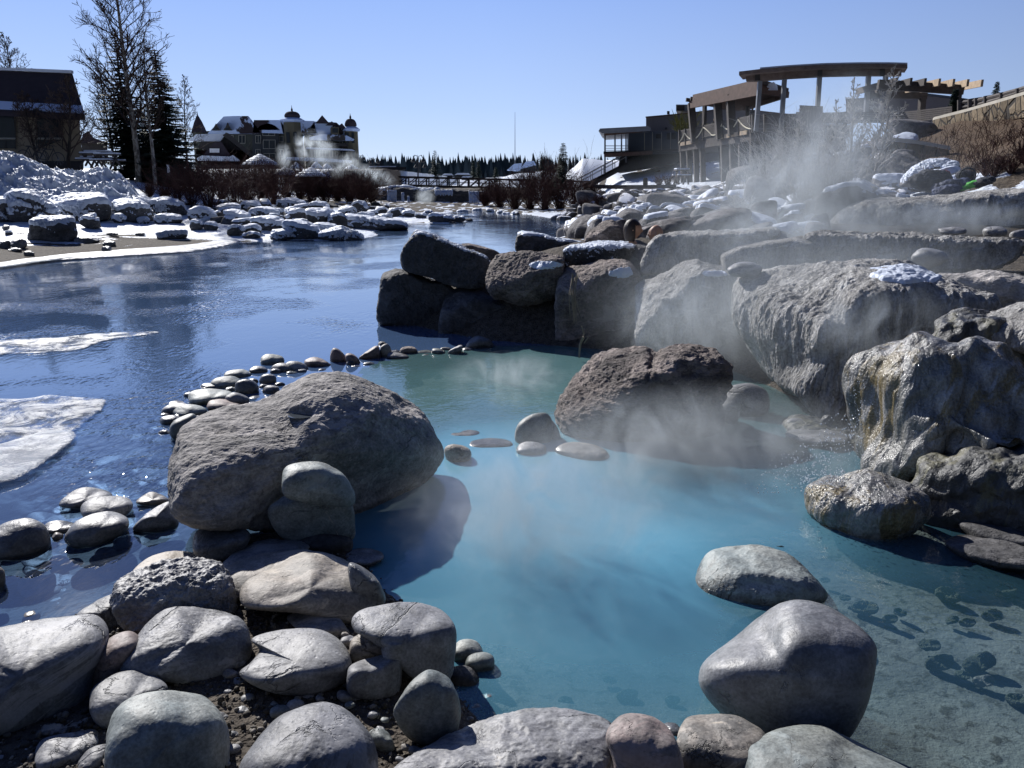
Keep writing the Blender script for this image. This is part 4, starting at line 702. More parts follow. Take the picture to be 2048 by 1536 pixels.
sheet('ice_sheet', [(-160, 728), (0, 712), (100, 706), (160, 700), (215, 682), (312, 668), (300, 664), (200, 668), (120, 676), (40, 680), (-160, 690)], 'ice', 'long thin sliver of ice farther out on the river', 'ice sheet', z=.008, th=.01, nz=.03)
pts_i = [(-260, 575), (0, 537), (60, 528), (160, 520), (300, 511), (400, 503), (475, 487), (470, 480), (380, 490), (270, 500), (170, 508), (90, 513), (0, 523), (-260, 545)]
sheet('shore_ice', pts_i, 'ice_solid', 'bright strip of shore ice along the snowy beach', 'ice', z=.01, th=.05, nz=.01)
rr = np.random.RandomState(15); cnd = [(rr.uniform(375, 800), rr.uniform(408, 470)) for _ in range(260)]; acc = []
for x, y in cnd:
    if y > np.interp(x, [375, 470, 560, 700, 800], [440, 452, 464, 458, 436]) or any(abs(x-a) < 15 and abs(y-b) < 7 for a, b in acc) or len(acc) > 62: continue
    acc.append((x, y)); g = ghit(x, y); s = rr.uniform(.16, .42); sn = rr.rand() < .6
    free_rock((g[0], g[1], g[2]+s*.2), s*rr.uniform(.9, 1.5), s, s*rr.uniform(.5, .8), rr.uniform(0, 3), ('snow dusted ' if sn else 'bare ')+('small' if s < .28 else 'middling')+' filler rock '+('in the top row ' if y < 424 else 'in the middle row ' if y < 442 else 'near the water ')+('left of the shrub stems' if x < 470 else 'below the parasols' if x < 640 else 'toward the notice post'), 'black', sd=int(x*7), snow=dict(th=.05, lo=.55, hi=.85, fr=2) if sn else None, group='smaller rocks between the left bank boulders', tilt=(rr.uniform(-.4, .4), 0))
# rocky slope on the right
GR = 'boulders piled on the right bank'
rr = np.random.RandomState(5); placed = []; cand = []
for Y in np.arange(11.5, 54, .3):
    for X in np.arange(1.5, 26, .3): cand.append((X+rr.uniform(-.15, .15), Y+rr.uniform(-.15, .15)))
cand = np.array(cand); rr.shuffle(cand); hh, dd, ii, _, ll = height(cand[:, 0], cand[:, 1])
cxp, cyp, _d = project(np.stack([cand[:, 0], cand[:, 1], hh], 1)); cell = {}; accepted = []
for (X, Y), h_, d_, inn, lf, px, py in zip(cand, hh, dd, ii, ll, cxp, cyp):
    if lf and X < 4 or inn and d_ > .25 or d_ > 13 or px < 1000 or px > 2100 or py > 480: continue
    if px < 1370 and py < 382 or px > 1820 or px > 1640 and Y < 13.6 or Y < 12.5 and px < 1500: continue
    if Y > 45 and d_ > 6.5: continue
    s = rr.choice([.22, .3, .4, .52, .66], p=[.25, .27, .25, .15, .08])*rr.uniform(.85, 1.15)*(.62+.012*min(Y, 32))
    ky = (int(X//1.2), int(Y//1.2)); near_ = [q for i in (-1, 0, 1) for j in (-1, 0, 1) for q in cell.get((ky[0]+i, ky[1]+j), ())]
    if any((X-a)**2+(Y-b)**2 < ((s+c_)*.70)**2 for a, b, c_ in near_): continue
    cell.setdefault(ky, []).append((X, Y, s)); accepted.append((X, Y, s, h_, d_, px, py))
accepted.sort(key=lambda q: -q[2]/q[1]); nrk = 0; VR = []; FR = []; kr = 0
COL = (('rounded', 'blocky'), ('tilted', 'flat topped'))
for X, Y, s, h_, d_, px, py in accepted:
    sx, sy, sz = s*rr.uniform(.85, 1.4), s*rr.uniform(.7, 1), s*rr.uniform(.5, .85); sn = rr.rand() < .5; tl = (rr.uniform(-.4, .4), rr.uniform(-.35, .2)); nrk += 1; rz_ = rr.uniform(0, 3)
    if nrk > 165:          # beyond the largest, the small rubble between them
        rs2 = np.random.RandomState(nrk); V, f = ico(2); pl = list(AX)+[(rs2.normal(size=3), rs2.uniform(.7, .95)) for _ in range(5)]; v = V*planes_shape(V, pl, 7)[:, None]*np.array((sx, sy, sz)); ca, sa = cos(rz_), sin(rz_)
        v = np.stack([v[:, 0]*ca-v[:, 1]*sa, v[:, 0]*sa+v[:, 1]*ca, v[:, 2]+v[:, 0]*tl[0]], 1)+(X, Y, h_+sz*.3); VR.append(v); FR.append(f+kr); kr += len(v); continue
    lab = ('snow topped ' if sn else 'bare ')+('long ' if sx/sy > 1.7 else 'upright ' if sz/sx > .85 else 'tilted ' if abs(tl[0]) > .25 else 'blocky ')+('boulder ' if s > .38 else 'rock ')+('at the water edge ' if d_ < 1.2 else 'low on the slope ' if d_ < 4 else 'high on the slope ')
    lab += 'behind the snow mounds' if Y < 17 else 'among the misty aspens' if px > 1580 else 'left of the misty aspens' if px > 1480 else 'under the deck corner' if px > 1410 else 'below the picnic table' if px > 1335 else 'below the path bin' if px > 1255 else 'below the edge log' if px > 1170 else 'beside the bridge shrubs'
    free_rock((X, Y, h_+sz*.35), sx, sy, sz, rz_, lab, 'bank', sd=nrk+50, lvl=4 if Y < 26 else 3, snow=dict(th=.05, lo=.62, hi=.9, fr=1.5, cover=rr.uniform(-.15, .2)) if sn else None, group=GR, tilt=tl)
VR = np.concatenate(VR); FR = np.concatenate(FR); m = mesh_np('rock_rubble', VR, FR); nr_ = vnorm(VR, FR); attr(m, 'snow', sst(.55, .85, nr_[:, 2]+fbm(VR*.6, 3)*1.1-.05))
tr_ = NT('rubble'); co_ = tr_.coords(world=True); n_1 = tr_.noise(co_, 2, 6, .6); n_2 = tr_.noise(co_, 14, 5, .65); sn_ = tr_.ramp(tr_.math('ADD', tr_.n('Attribute', attribute_name='snow').outputs['Fac'], tr_.math('MULTIPLY', tr_.math('SUBTRACT', n_2, .5), .6)), .45, .6)
rc_ = tr_.mix(tr_.ramp(n_1, .35, .65), (.17, .16, .16), (.10, .097, .10)); m.materials.append(tr_.fin(tr_.princ(tr_.mix(sn_, rc_, (.8, .83, .9)), .85, tr_.bump(n_2, .8, .05), .3)))
tag(link(bpy.data.objects.new('rock_rubble', m)), 'smaller rocks filling the gaps between the right bank boulders', 'rubble', kind='stuff')
print('bank rocks', nrk)
tv([(1420, 478), (1440, 455), (1475, 438), (1520, 436), (1560, 446), (1575, 466), (1500, 480)], 'smooth mound of clean snow over a rock behind the beaked rock', 'snow', Y=13.5, ridge=0, group=None, name='snow_mound', cat='snow mound')
tv([(1300, 465), (1330, 450), (1400, 446), (1440, 455), (1430, 470), (1340, 478)], 'snow covered ledge left of the clean snow mound', 'snow', Y=14.2, ridge=.03, group=None, name='snow_mound', cat='snow mound')
# ---------------------------------------------------------------- trees and shrubs
def bark_mat(name, a, b):
    t = NT(name); co = t.coords(rnd=False); n = t.noise(t.scaled(co, (3, 3, 1.2)), 3, 5, .6); return t.fin(t.princ(t.mix(t.ramp(n, .45, .55), a, b), .85, t.bump(n, .4, .02), .2))
M['aspen'] = bark_mat('pale_bark', (.42, .40, .36), (.16, .14, .12)); M['twig'] = bark_mat('brown_twig', (.085, .06, .05), (.05, .035, .03))
M['redtwig'] = bark_mat('red_twig', (.085, .042, .036), (.05, .026, .024)); M['ashtwig'] = bark_mat('grey_twig', (.55, .53, .50), (.34, .33, .31)); M['darkbark'] = bark_mat('dark_bark', (.05, .042, .035), (.03, .026, .022))
def branchy(base, h, rnd, r0, lim, kids, lvls, spread, up=.5, lean=(0, 0), start=.25, n0=7, wig=.12, rmin=.006, len0=.42):
    """trunk tube plus crown tubes"""
    T, Cn = MB(), MB(); base = np.array(base, float)
    def path(p, d, L, seg, curv, lift):
        P = [p]; 
        for i in range(seg):
            d = d+rnd.normal(size=3)*curv+np.array((0, 0, lift)); d /= np.linalg.norm(d); P.append(P[-1]+d*L/seg)
        return P
    def grow(mb, p, d, L, r, lv):
        seg = max(2, 4-lv+1); P = path(p, d, L, seg, wig*(1+.4*lv), .06); rr_ = np.linspace(r, max(r*.35, rmin), len(P)); mb.tube(P, rr_, 4 if lv < 2 else 3, cap=False)
        if lv >= lvls: return
        for k in range(kids[lv]):
            f = rnd.uniform(.2, 1); i = min(int(f*seg), seg-1); q = P[i]+(P[i+1]-P[i])*(f*seg-i); dd = P[i+1]-P[i]; dd /= np.linalg.norm(dd)
            s = rnd.normal(size=3); s -= dd*(s@dd); s /= np.linalg.norm(s); nd = dd*up+s*(spread)+np.array((0, 0, .25)); nd /= np.linalg.norm(nd)
            grow(mb, q, nd, L*(1-f*.5)*rnd.uniform(.4, .65), max(r*(1-f*.6)*.55, rmin), lv+1)
    d0 = np.array((lean[0], lean[1], 1.)); d0 /= np.linalg.norm(d0); P = path(base-d0*.1, d0, h, 10, .035, .03); rr_ = np.linspace(r0, r0*.12, len(P)); T.tube(P, rr_, n0, cap=False)
    for k in range(lim):
        f = start+(1-start)*((k+rnd.rand())/lim)**.9; f = min(f, .985); i = int(f*10); q = P[i]+(P[i+1]-P[i])*(f*10-i) if i < 10 else P[-1]; a = k*2.4+rnd.uniform(-.4, .4)
        e = .55+rnd.uniform(-.15, .45); nd = np.array((cos(a)*e, sin(a)*e, .75)); nd /= np.linalg.norm(nd)
        grow(Cn, q, nd, h*len0*(1.08-f)*rnd.uniform(.7, 1.1), max(r0*(1-f)*.5, rmin*1.6), 1)
    return T, Cn
def bare_tree(base, h, seed, label, r0=.12, lim=34, kids=(0, 6, 5), lvls=3, spread=.6, tm='aspen', cm='twig', name='bare_tree', group=None, **kw):
    rnd_ = np.random.RandomState(seed); T, Cn = branchy(base, h, rnd_, r0, lim, kids, lvls, spread, **kw); o = thing(name, label, 'tree', base, group); T.build('trunk', M[tm], o, smooth=True); Cn.build('crown', M[cm], o); return o
def G(px, py, Y=None):
    if Y is None: return ghit(px, py, 10)
    p = at(px, py, Y); p[2] = hz(p[0], p[1]); return p
g = G(275, 345, 50); bare_tree(g, 14.6, 3, 'tall leafless aspen with white trunk rising out of the top of the photo', .19, 60, (0, 8, 6), 3, .5, rmin=.011, start=.2, len0=.36)
g = G(308, 340, 49.5); bare_tree(g, 8.6, 4, 'shorter leafless aspen with white trunk right of the tall one', .13, 34, (0, 7, 5), 3, .55, rmin=.01, start=.3)
g = G(130, 325, 45.5); bare_tree(g, 5.6, 8, 'leafless crabapple leaning right in front of the tan house', .12, 26, (0, 7, 6), 3, .8, tm='darkbark', rmin=.011, start=.16, lean=(.22, 0), len0=.6)
g = G(80, 322, 45.5); bare_tree(g, 4.6, 9, 'leafless crabapple with forked stem before the house windows', .1, 24, (0, 7, 6), 3, .8, tm='darkbark', rmin=.011, start=.16, lean=(-.1, 0), len0=.62)
g = G(232, 338, 55); bare_tree(g, 7.2, 10, 'spreading leafless tree between the house and the spruces', .12, 30, (0, 8, 6), 3, .8, tm='darkbark', rmin=.012, start=.2, lean=(-.12, 0), len0=.55)
g = G(40, 300, 58); bare_tree(g, 9.2, 12, 'leafless tree top showing above the tan house roof', .14, 24, (0, 7, 6), 3, .8, tm='darkbark', rmin=.012, start=.4, len0=.5)
g = G(375, 340, 56); bare_tree(g, 7.6, 13, 'thin leafless tree at the right side of the spruces', .09, 26, (0, 6, 5), 3, .6, tm='darkbark', rmin=.01, start=.3)
def needle_mat():
    t = NT('spruce_needles'); co = t.coords(); n = t.noise(co, 2.5, 4); c = t.mix(t.ramp(n, .3, .7), (.022, .040, .030), (.06, .085, .058)); return t.fin(t.princ(c, .7, None, .2))
M['needle'] = needle_mat()
def spruce(base, h, rad, seed, label, name='spruce_tree', dens=1., group=None, gap=.0):
    rn = np.random.RandomState(seed); o = thing(name, label, 'spruce', base, group); MB().tube([base-np.array((0, 0, .1)), base+np.array((0, 0, h*.98))], [h*.018, h*.003], 6).build('trunk', M['darkbark'], o)
    V = []; Fc = []; k = 0; nw = int(26*dens+h*2.2)
    for i in range(nw):
        f = .04+.95*(i/nw); z = h*f; L = rad*(1-f)**.8*(1+.12*sin(i*2.1))+.05*h*.2
        for j in range(int(6+5*(1-f))):
            a = rn.uniform(0, 2*pi); l = L*rn.uniform(.6, 1.12); n_ = max(5, int(l*9*dens))
            for q in range(n_):
                s = (q+.5)/n_; r = l*s; drop = -.25*l*s+.18*l*s*s; p = np.array((cos(a)*r, sin(a)*r, z+drop)); w_ = (.10+.16*l*(1-s*.75))*rn.uniform(.7, 1.3); dirv = np.array((cos(a), sin(a), -.15)); side = np.array((-sin(a), cos(a), rn.uniform(-.3, .3)))
                for sg in (-1, 1):
                    e = dirv*.55+side*sg; e = e/np.linalg.norm(e)*w_; e2 = dirv*w_*.45+np.array((0, 0, -w_*.35*rn.rand())); V += [p, p+e+(0, 0, -.04), p+e*.75+e2, p+e2*.9]; Fc.append((k, k+1, k+2, k+3)); k += 4
    V = np.array(V); m = mesh_np('crown', V, np.array(Fc), False); m.materials.append(M['needle']); link(bpy.data.objects.new('crown', m), o); return o
g = G(262, 345, 53); spruce(g, 9.2, 2.1, 1, 'dark spruce behind the tall aspen, left of the pair', dens=1.3)
g = G(335, 345, 52); spruce(g, 8.5, 2.6, 2, 'broad dark spruce, right of the pair on the left bank', dens=1.5)
g = G(295, 345, 55); spruce(g, 5.5, 2.0, 22, 'lower spruce filling the gap between the two tall ones', dens=1.2)
for px, top, bot, Y, rw, s, lb_ in ((871, 303, 357, 95, 16, 5, 'slim spruce standing alone behind the bridge'), (1125, 290, 380, 58, 22, 6, 'ragged spruce among bare bushes at the right end of the bridge'), (947, 322, 360, 110, 9, 7, 'left one of two little spruces behind the bridge'), (957, 325, 360, 112, 8, 8, 'right one of two little spruces behind the bridge'),
   (1085, 314, 362, 75, 14, 9, 'round topped pine left of the ragged spruce'), (992, 335, 364, 105, 9, 14, 'small dark spruce by the snowy rise'), (1986, 168, 225, 60, 12, 10, 'little spruce on the skyline above the stone wall'), (1902, 183, 250, 36, 12, 15, 'narrow dark spruce between the pergola and the stone wall')):
    b = at(px, bot, Y); hgt = (bot-top)*sc(Y); spruce(b, hgt, rw*sc(Y), s, lb_, dens=.7 if Y > 70 else 1.)
def shrub(base, h, rad, seed, label, mat='redtwig', stems=34, group='leafless red shrubs', rmin=.007, name='leafless_shrub', tw=6, join=True):
    rn = np.random.RandomState(seed); mb = MB(); base = np.array(base, float)
    for i in range(stems):
        a = rn.uniform(0, 2*pi); e = abs(rn.normal())*.55; d = np.array((cos(a)*e, sin(a)*e, 1.)); d /= np.linalg.norm(d); L = h*rn.uniform(.55, 1.05)/max(d[2], .5)
        p = base+np.array((cos(a), sin(a), 0))*rad*.25*rn.rand(); P = [p]
        for s in range(4): d = d+rn.normal(size=3)*.12+np.array((0, 0, .05)); d /= np.linalg.norm(d); P.append(P[-1]+d*L/4)
        mb.tube(P, [rmin*2, rmin*1.6, rmin*1.3, rmin, rmin*.7], 3, cap=False)
        for t in range(tw):
            f = rn.uniform(.3, .98)*4; k = min(int(f), 3); q = P[k]+(P[k+1]-P[k])*(f-k); nd = (P[k+1]-P[k])/(L/4)+rn.normal(size=3)*.55; nd /= np.linalg.norm(nd); l = L*rn.uniform(.15, .35); q1 = q+nd*l*.5; nd = nd+rn.normal(size=3)*.25; mb.tube([q, q1, q1+nd*l*.5], [rmin, rmin*.8, rmin*.5], 3, cap=False)
    return tag(mb.build(name, M[mat], loc=base), label, 'shrub', group)
rr = np.random.RandomState(21)
MARK = [(340, 'beside the spruces'), (395, 'right of the spruces'), (440, 'in front of the lodge sign'), (485, 'right of the lodge'), (535, 'under the largest parasol'), (590, 'below the hotel bay'), (640, 'below the broad parasol'), (690, 'left of the notice post'), (760, 'by the notice post'), (1000, 'at the waterline'), (1050, 'under the bridge end'), (1100, 'before the round pine'), (1140, 'around the ragged spruce'), (1260, 'near the edge log'), (1480, 'left of the aspens'), (1545, 'left edge of the aspen clump'), (1610, 'amid the left aspens'), (1800, 'amid the right aspens'), (1910, 'by the low wall end'), (1990, 'near the snowy patch'), (2020, 'midway on the slope'), (3000, 'cut by the edge')]
_mkn = {}
def row(spec, lab, group, mat='redtwig', **kw):
    for i, (px, py, hp, wp) in enumerate(spec):
        g = ghit(px, py, 12); s_ = sc(g[1]); mk = next(n for x, n in MARK if px < x); _mkn[mk] = _mkn.get(mk, 0)+1; mk = mk+('', ', bushier one', ', smaller one', ', farther one')[min(_mkn[mk]-1, 3)]; sz_ = 'tall ' if hp > 82 else 'short ' if hp < 45 else ''
        shrub(g, hp*s_*(.72+.42*((px*7+py*3) % 11)/10), wp*s_*.5, 100+i+int(px), sz_+lab+' '+mk+(', back row' if py < 392 and px < 1000 else ', front row' if py > 409 and px < 1000 else ''), mat, group=group, rmin=max(.005, .27*s_*.8), **kw)
row([(355, 405, 75, 50), (385, 415, 80, 60), (420, 420, 88, 70), (445, 400, 75, 60), (470, 415, 85, 60), (500, 408, 78, 60), (525, 400, 70, 60), (550, 410, 75, 60), (575, 400, 66, 60), (600, 400, 66, 60), (625, 405, 66, 60), (650, 405, 66, 60), (675, 402, 62, 50), (700, 408, 62, 50), (725, 412, 58, 40), (745, 408, 50, 30), (540, 385, 55, 70), (610, 385, 50, 70), (670, 388, 50, 60), (480, 385, 60, 70), (400, 385, 60, 60), (330, 400, 30, 20), (300, 395, 25, 20)],
    'leafless red shrub', 'leafless red shrubs of the left bank', stems=110, tw=9)
row([(970, 412, 30, 40), (1000, 415, 45, 50), (1030, 418, 55, 60), (1060, 418, 66, 60), (1090, 420, 72, 60), (1120, 418, 70, 60), (1150, 412, 62, 50), (1180, 405, 38, 40), (1105, 395, 60, 60), (1065, 395, 50, 60), (1200, 412, 26, 30), (1170, 425, 24, 26), (985, 400, 30, 40)],
    'leafless red shrub', 'leafless red shrubs by the bridge', stems=110, tw=9)
row([(1335, 372, 26, 44), (1318, 374, 20, 30), (1352, 370, 24, 30)], 'red shrub at the snow slope foot', 'low red shrubs by the deck', stems=50)
row([(1970+i*17, 352-i*6+(i % 2)*14, 42, 26) for i in range(6)]+[(1900, 345, 16, 20)], 'thin red shrub on the brown slope', 'red shrubs of the right slope', stems=30)
row([(1450, 425, 42, 60), (1480, 440, 40, 50), (1560, 415, 90, 80), (1600, 425, 95, 80), (1640, 420, 110, 80), (1500, 400, 70, 70), (1530, 385, 90, 70), (1670, 410, 120, 80), (1575, 380, 110, 70), (1620, 370, 110, 70)], 'grey leafless bush in the steam', 'grey bushes in the steam', mat='ashtwig', stems=42, tw=8)
for px, py, Y, top, s, lean, lb_ in ((1595, 400, 24, 210, 31, (0, 0), 'slender pale aspen in the steam, leftmost'), (1640, 405, 22, 225, 32, (-.05, 0), 'slender pale aspen in the steam, second from the left'), (1690, 400, 20, 150, 33, (.03, 0), 'slender pale aspen in the steam, in front of the canopy post'), (1722, 398, 19, 118, 34, (.16, 0), 'leaning pale aspen crossing the end of the long canopy'), (1738, 400, 18.5, 200, 35, (.2, 0), 'leaning pale aspen, rightmost of the clump'), (1545, 405, 28, 250, 36, (0, 0), 'short grey aspen before the deck corner'), (1665, 402, 21, 190, 37, (.02, 0), 'thin pale aspen between the two tallest of the clump')):
    b = at(px, py, Y); b[2] = hz(b[0], b[1]); tz = at(px, top, Y)[2]; bare_tree(b, tz-b[2], s, lb_, .05, 30, (0, 5, 4), 3, .55, cm='ashtwig', rmin=.0065, start=.25, group='aspens in the steam', lean=lean, len0=.36)
# ---------------------------------------------------------------- buildings, bridge and distance
def pp(px, py, Y): return at(px, py, Y)
def away(px, d):        # vector pointing straight away from the viewer, d metres long
    v = np.array(((px-1024)/F, 1., 0)); return v/np.linalg.norm(v)*d
def pprism(mb, poly, Y, d, px=None, t=0.):
    px = px if px is not None else sum(q[0] for q in poly)/len(poly); a = away(px, 1.); return mb.prism([at(x, y, Y)+a*t for x, y in poly], a*d)
def rect(x0, y0, x1, y1): return [(x0, y0), (x1, y0), (x1, y1), (x0, y1)]
def prt(name, mat, parent, polys, Y, d, px=None, t=0., lab=None):
    mb = MB()
    for p in polys: pprism(mb, p, Y, d, px, t)
    o = mb.build(name, M[mat], parent)
    if lab: o['label'] = lab
    return o
M['tanwall'] = plain('tan_stucco', (.26, .215, .15), .9, .12, .6); M['pane'] = plain('dark_glass', (.02, .025, .032), .12, .1); M['trim'] = plain('dark_trim', (.035, .032, .032), .7, .2)
M['sill'] = plain('pale_trim', (.30, .29, .25), .7, .1); M['greenwall'] = plain('grey_green_siding', (.062, .068, .058), .9, .15, .5); M['darkwall'] = plain('dark_bay_siding', (.05, .055, .06), .9, .15, .5); M['gold'] = plain('ochre_siding', (.12, .108, .072), .9, .12, .5)  # bay and cottage siding in a darker grey
M['stucco'] = plain('hazed_brown_stucco', (.175, .16, .17), .9, .1, .4); M['bluewall'] = plain('hazed_slate_panel', (.07, .085, .11), .8, .15, .5); M['metal'] = plain('grey_metal', (.20, .21, .23), .45, .15, 2, metal=.3); M['white'] = plain('white_paint', (.75, .76, .78), .6, .05)  # hall and veranda walls carry blue-grey haze in their colour
def roof_mat(name, base, thr):
    t = NT(name); co = t.coords(world=True); n = t.noise(t.scaled(co, (1, 1, .6)), .28, 5, .6, .3); k = t.ramp(n, thr, thr+.03); k2 = t.noise(co, 3, 4)
    return t.fin(t.princ(t.mix(k, t.mix(k2, base, tuple(c*1.6 for c in base)), (.50, .62, .86)), .95, t.bump(k, .6, .15), .08))
M['roof_snowy'] = roof_mat('roof_with_snow', (.035, .028, .032), .42); M['roof_bare'] = roof_mat('slate_roof', (.040, .034, .042), .74); M['roof_white'] = roof_mat('snowed_roof', (.05, .045, .045), .36)
# --- tan house at the left
Y0 = 47; o = thing('tan_house', 'tan house with a steep dark roof and tall dark window bays at the left edge', 'house', pp(80, 325, Y0))
wl = prt('wall', 'tanwall', o, [[(-260, 225), (158, 225), (166, 340), (-260, 340)]], Y0, 8, 80)
for x0, x1, x2, x3 in ((-60, -22, -14, -60), (-8, 28, 31, -8), (73, 122, 128, 77), (-160, -110, -104, -156)):
    wn = prt('window', 'pane', o, [[(x0, 228), (x1, 228), (x1+2, 276), (x0+2, 276)], [(x0+2, 280), (x1+2, 280), (x3 if x3 > 70 else x2, 297), (x0+3, 297)]], Y0, .05, 80, -.08)
    mb = MB(); pprism(mb, rect(x0+1, 275.5, x1+3, 279), Y0, .14, 80, -.16); wn_ = mb.build('sill', M['sill'], wn); m2 = MB(); pprism(m2, rect(x0-1.5, 228, x0, 298), Y0, .1, 80, -.12); pprism(m2, rect(x1+2, 228, x1+3.5, 298), Y0, .1, 80, -.12); pprism(m2, rect((x0+x1)/2, 280, (x0+x1)/2+1.5, 297), Y0, .1, 80, -.12); m2.build('frame', M['trim'], wn)
a = away(80, 1.); e0, e1, r0_, r1_ = at(-260, 212, Y0)-a*1.0, at(168, 235, Y0)-a*1.0, at(-260, 130, Y0+1.0), at(145, 147, Y0+1.0)
mb = MB(); up = np.array((0, 0, .22)); bk0, bk1 = e0+a*10.5, e1+a*10.5
mb.add([e0, e1, r1_, r0_, e0-up, e1-up, r1_-up, r0_-up], [(0, 1, 2, 3), (7, 6, 5, 4), (0, 4, 5, 1), (1, 5, 6, 2), (2, 6, 7, 3)]); mb.add([r0_, r1_, bk1, bk0], [(0, 1, 2, 3)]); rf = mb.build('roof', M['roof_bare'], o)
mb = MB(); mb.bar(r0_+up*.4, r1_+up*.4, .25, .16); mb.build('ridge_snow', M['snow'], rf); mb = MB()
for k in range(2): mb.add([e0+(r0_-e0)*.03+a*-.02+up*.25, e1+(r1_-e1)*.03+up*.25, e1+(r1_-e1)*(.22-.06*k)+up*.3, e0+(r0_-e0)*.24+up*.3], [(0, 1, 2, 3)]) if k == 0 else None
mb.build('eave_snow', M['roof_white'], rf); prt('base_course', 'trim', o, [rect(-260, 322, 167, 340)], Y0, .1, 80, -.1)
# small dark pavilion, second roof behind
o = thing('garden_kiosk', 'dark kiosk with a pointed roof between house and trees', 'kiosk', pp(190, 320, 62)); prt('wall', 'trim', o, [rect(163, 285, 215, 320)], 62, 4); prt('roof', 'roof_bare', o, [[(160, 286), (166, 268), (177, 262), (188, 276), (218, 286)]], 61.6, 4.5)
# --- far hotel
Y0 = 150; o = thing('grand_hotel', 'long grey green hotel with snowy gabled roofs and small domed turrets', 'hotel', pp(560, 332, Y0))
gr = 345
prt('wall', 'greenwall', o, [rect(396, 262, 505, gr), rect(555, 262, 575, gr), rect(612, 268, 700, gr)], Y0, 12, 560, lab='grey green hotel wall')
prt('bay_wall', 'darkwall', o, [rect(505, 262, 522, gr), rect(522, 255, 558, gr)], Y0, 12, 560, -.6)
def hroof(polys, mat='roof_snowy', t=-1.2, d=9):
    for p in polys: prt('roof', mat, o, [p], Y0, d, 560, t)
hroof([[(416, 268), (448, 234), (468, 233), (497, 233), (508, 246), (522, 268)], [(506, 266), (508, 241), (560, 241), (578, 268)], [(512, 261), (520, 252), (536, 247), (550, 252), (560, 261)], [(566, 268), (560, 241), (628, 243), (632, 268)], [(612, 268), (628, 244), (640, 244), (672, 246), (690, 262), (700, 276)]], t=-1.2)
hroof([[(630, 248), (643, 232), (657, 248)], [(650, 252), (662, 244), (672, 252)], [(672, 256), (682, 248), (692, 260)]], 'roof_bare', t=-2.0, d=4)
hroof([[(618, 276), (640, 270), (690, 272), (706, 280), (704, 283), (620, 281)]], 'roof_white', t=-2.6, d=3)
for cx, ct in ((434, 249), (457, 247), (620, 258)): dm = prt('dormer', 'trim', o, [[(cx-9, 262), (cx-5, 258), (cx, ct), (cx+5, 258), (cx+9, 262)]], Y0, 3, 560, -3); prt('window', 'pane', dm, [rect(cx-4, 258, cx+3, 262)], Y0, .05, 560, -3.1)
dm = prt('dormer', 'gold', o, [rect(660, 257, 675, 270)], Y0, 4, 560, -3.4, 'ochre dormer under a gable'); prt('window', 'pane', dm, [rect(662, 259, 673, 268)], Y0, .05, 560, -3.5)
wins = [(478, 271, 490, 286), (512, 272, 521, 286), (459, 271, 466, 284), (553, 273, 566, 283), (526, 262, 549, 271), (527, 281, 550, 297), (528, 308, 550, 318), (624, 276, 632, 288), (640, 280, 650, 292), (655, 280, 664, 290), (680, 282, 690, 290), (478, 300, 489, 312), (512, 300, 520, 312), (556, 300, 566, 312), (640, 300, 650, 314), (660, 300, 670, 314), (680, 302, 690, 314), (410, 272, 420, 284), (625, 300, 632, 314)]
for x0, y0, x1, y1 in wins:
    tt = -.8 if 522 <= x0 < 552 or 505 <= x0 < 522 else 0; wn = prt('window', 'pane', o, [rect(x0, y0, x1, y1)], Y0, .1, 560, tt-.15)
    s_ = 1.0; prt('frame', 'sill', wn, [rect(x0-s_, y0-s_, x1+s_, y0), rect(x0-s_, y1, x1+s_, y1+s_), rect(x0-s_, y0, x0, y1), rect(x1, y0, x1+s_, y1), rect((x0+x1)/2-.4, y0, (x0+x1)/2+.4, y1)], Y0, .12, 560, tt-.2)
def tower(cx, hw, yt, yb, dome_t, tip, dm=1.):
    s_ = sc(Y0); c = at(cx, yb, Y0); c = c-away(cx, hw*s_*.5); tw = MB().lathe(c, [(hw*s_, 0), (hw*s_, (yb-yt)*s_)], 8, rot=pi/8).build('turret', M['gold'], o); tw['label'] = 'octagonal ochre turret'
    MB().lathe(c+(0, 0, (yb-yt)*s_), [(hw*s_*.9, -.25), (hw*s_*1.3, -.1), (hw*s_*1.35, .25), (hw*s_*1.0, .55), (.1, .9)], 8, rot=pi/8).build('cornice', M['roof_white'], tw)
    z1 = (yb-yt)*s_+.7; hd = (yt-dome_t)*s_-.7; MB().lathe(c, [(hw*s_*.85, z1)]+[(hw*s_*.9*cos(a)**.7, z1+hd*sin(a)) for a in np.linspace(.2, 1.45, 6)]+[(.08, z1+hd)], 12).build('dome', M['roof_bare'], tw, smooth=True)
    MB().lathe(c, [(.14, z1+hd-.1), (.2, z1+hd+.3), (.07, z1+hd+.6), (.02, z1+hd+(dome_t-tip)*s_)], 6).build('spire', M['trim'], tw)
    for dx in (-.55, .25):
        for y_ in (266, 300): mb = MB(); mb.box(c[0]+dx*hw*s_, c[0]+(dx+.4)*hw*s_, c[1]-hw*s_*1.02, c[1]-hw*s_*.9, at(cx, y_+21, Y0)[2], at(cx, y_, Y0)[2]); mb.build('window', M['pane'], tw)
tower(592, 17, 252, gr, 234, 223); tower(706, 13, 268, gr, 247, 237)
c = at(406, gr, Y0); s_ = sc(Y0); tw = MB().lathe(c, [(13*s_, 0), (13*s_, 74*s_)], 8).build('turret', M['greenwall'], o); MB().lathe(c, [(15.5*s_, 73*s_), (8*s_, 92*s_), (.1, 105*s_), (.03, 112*s_)], 8).build('cone_roof', M['roof_bare'], tw)
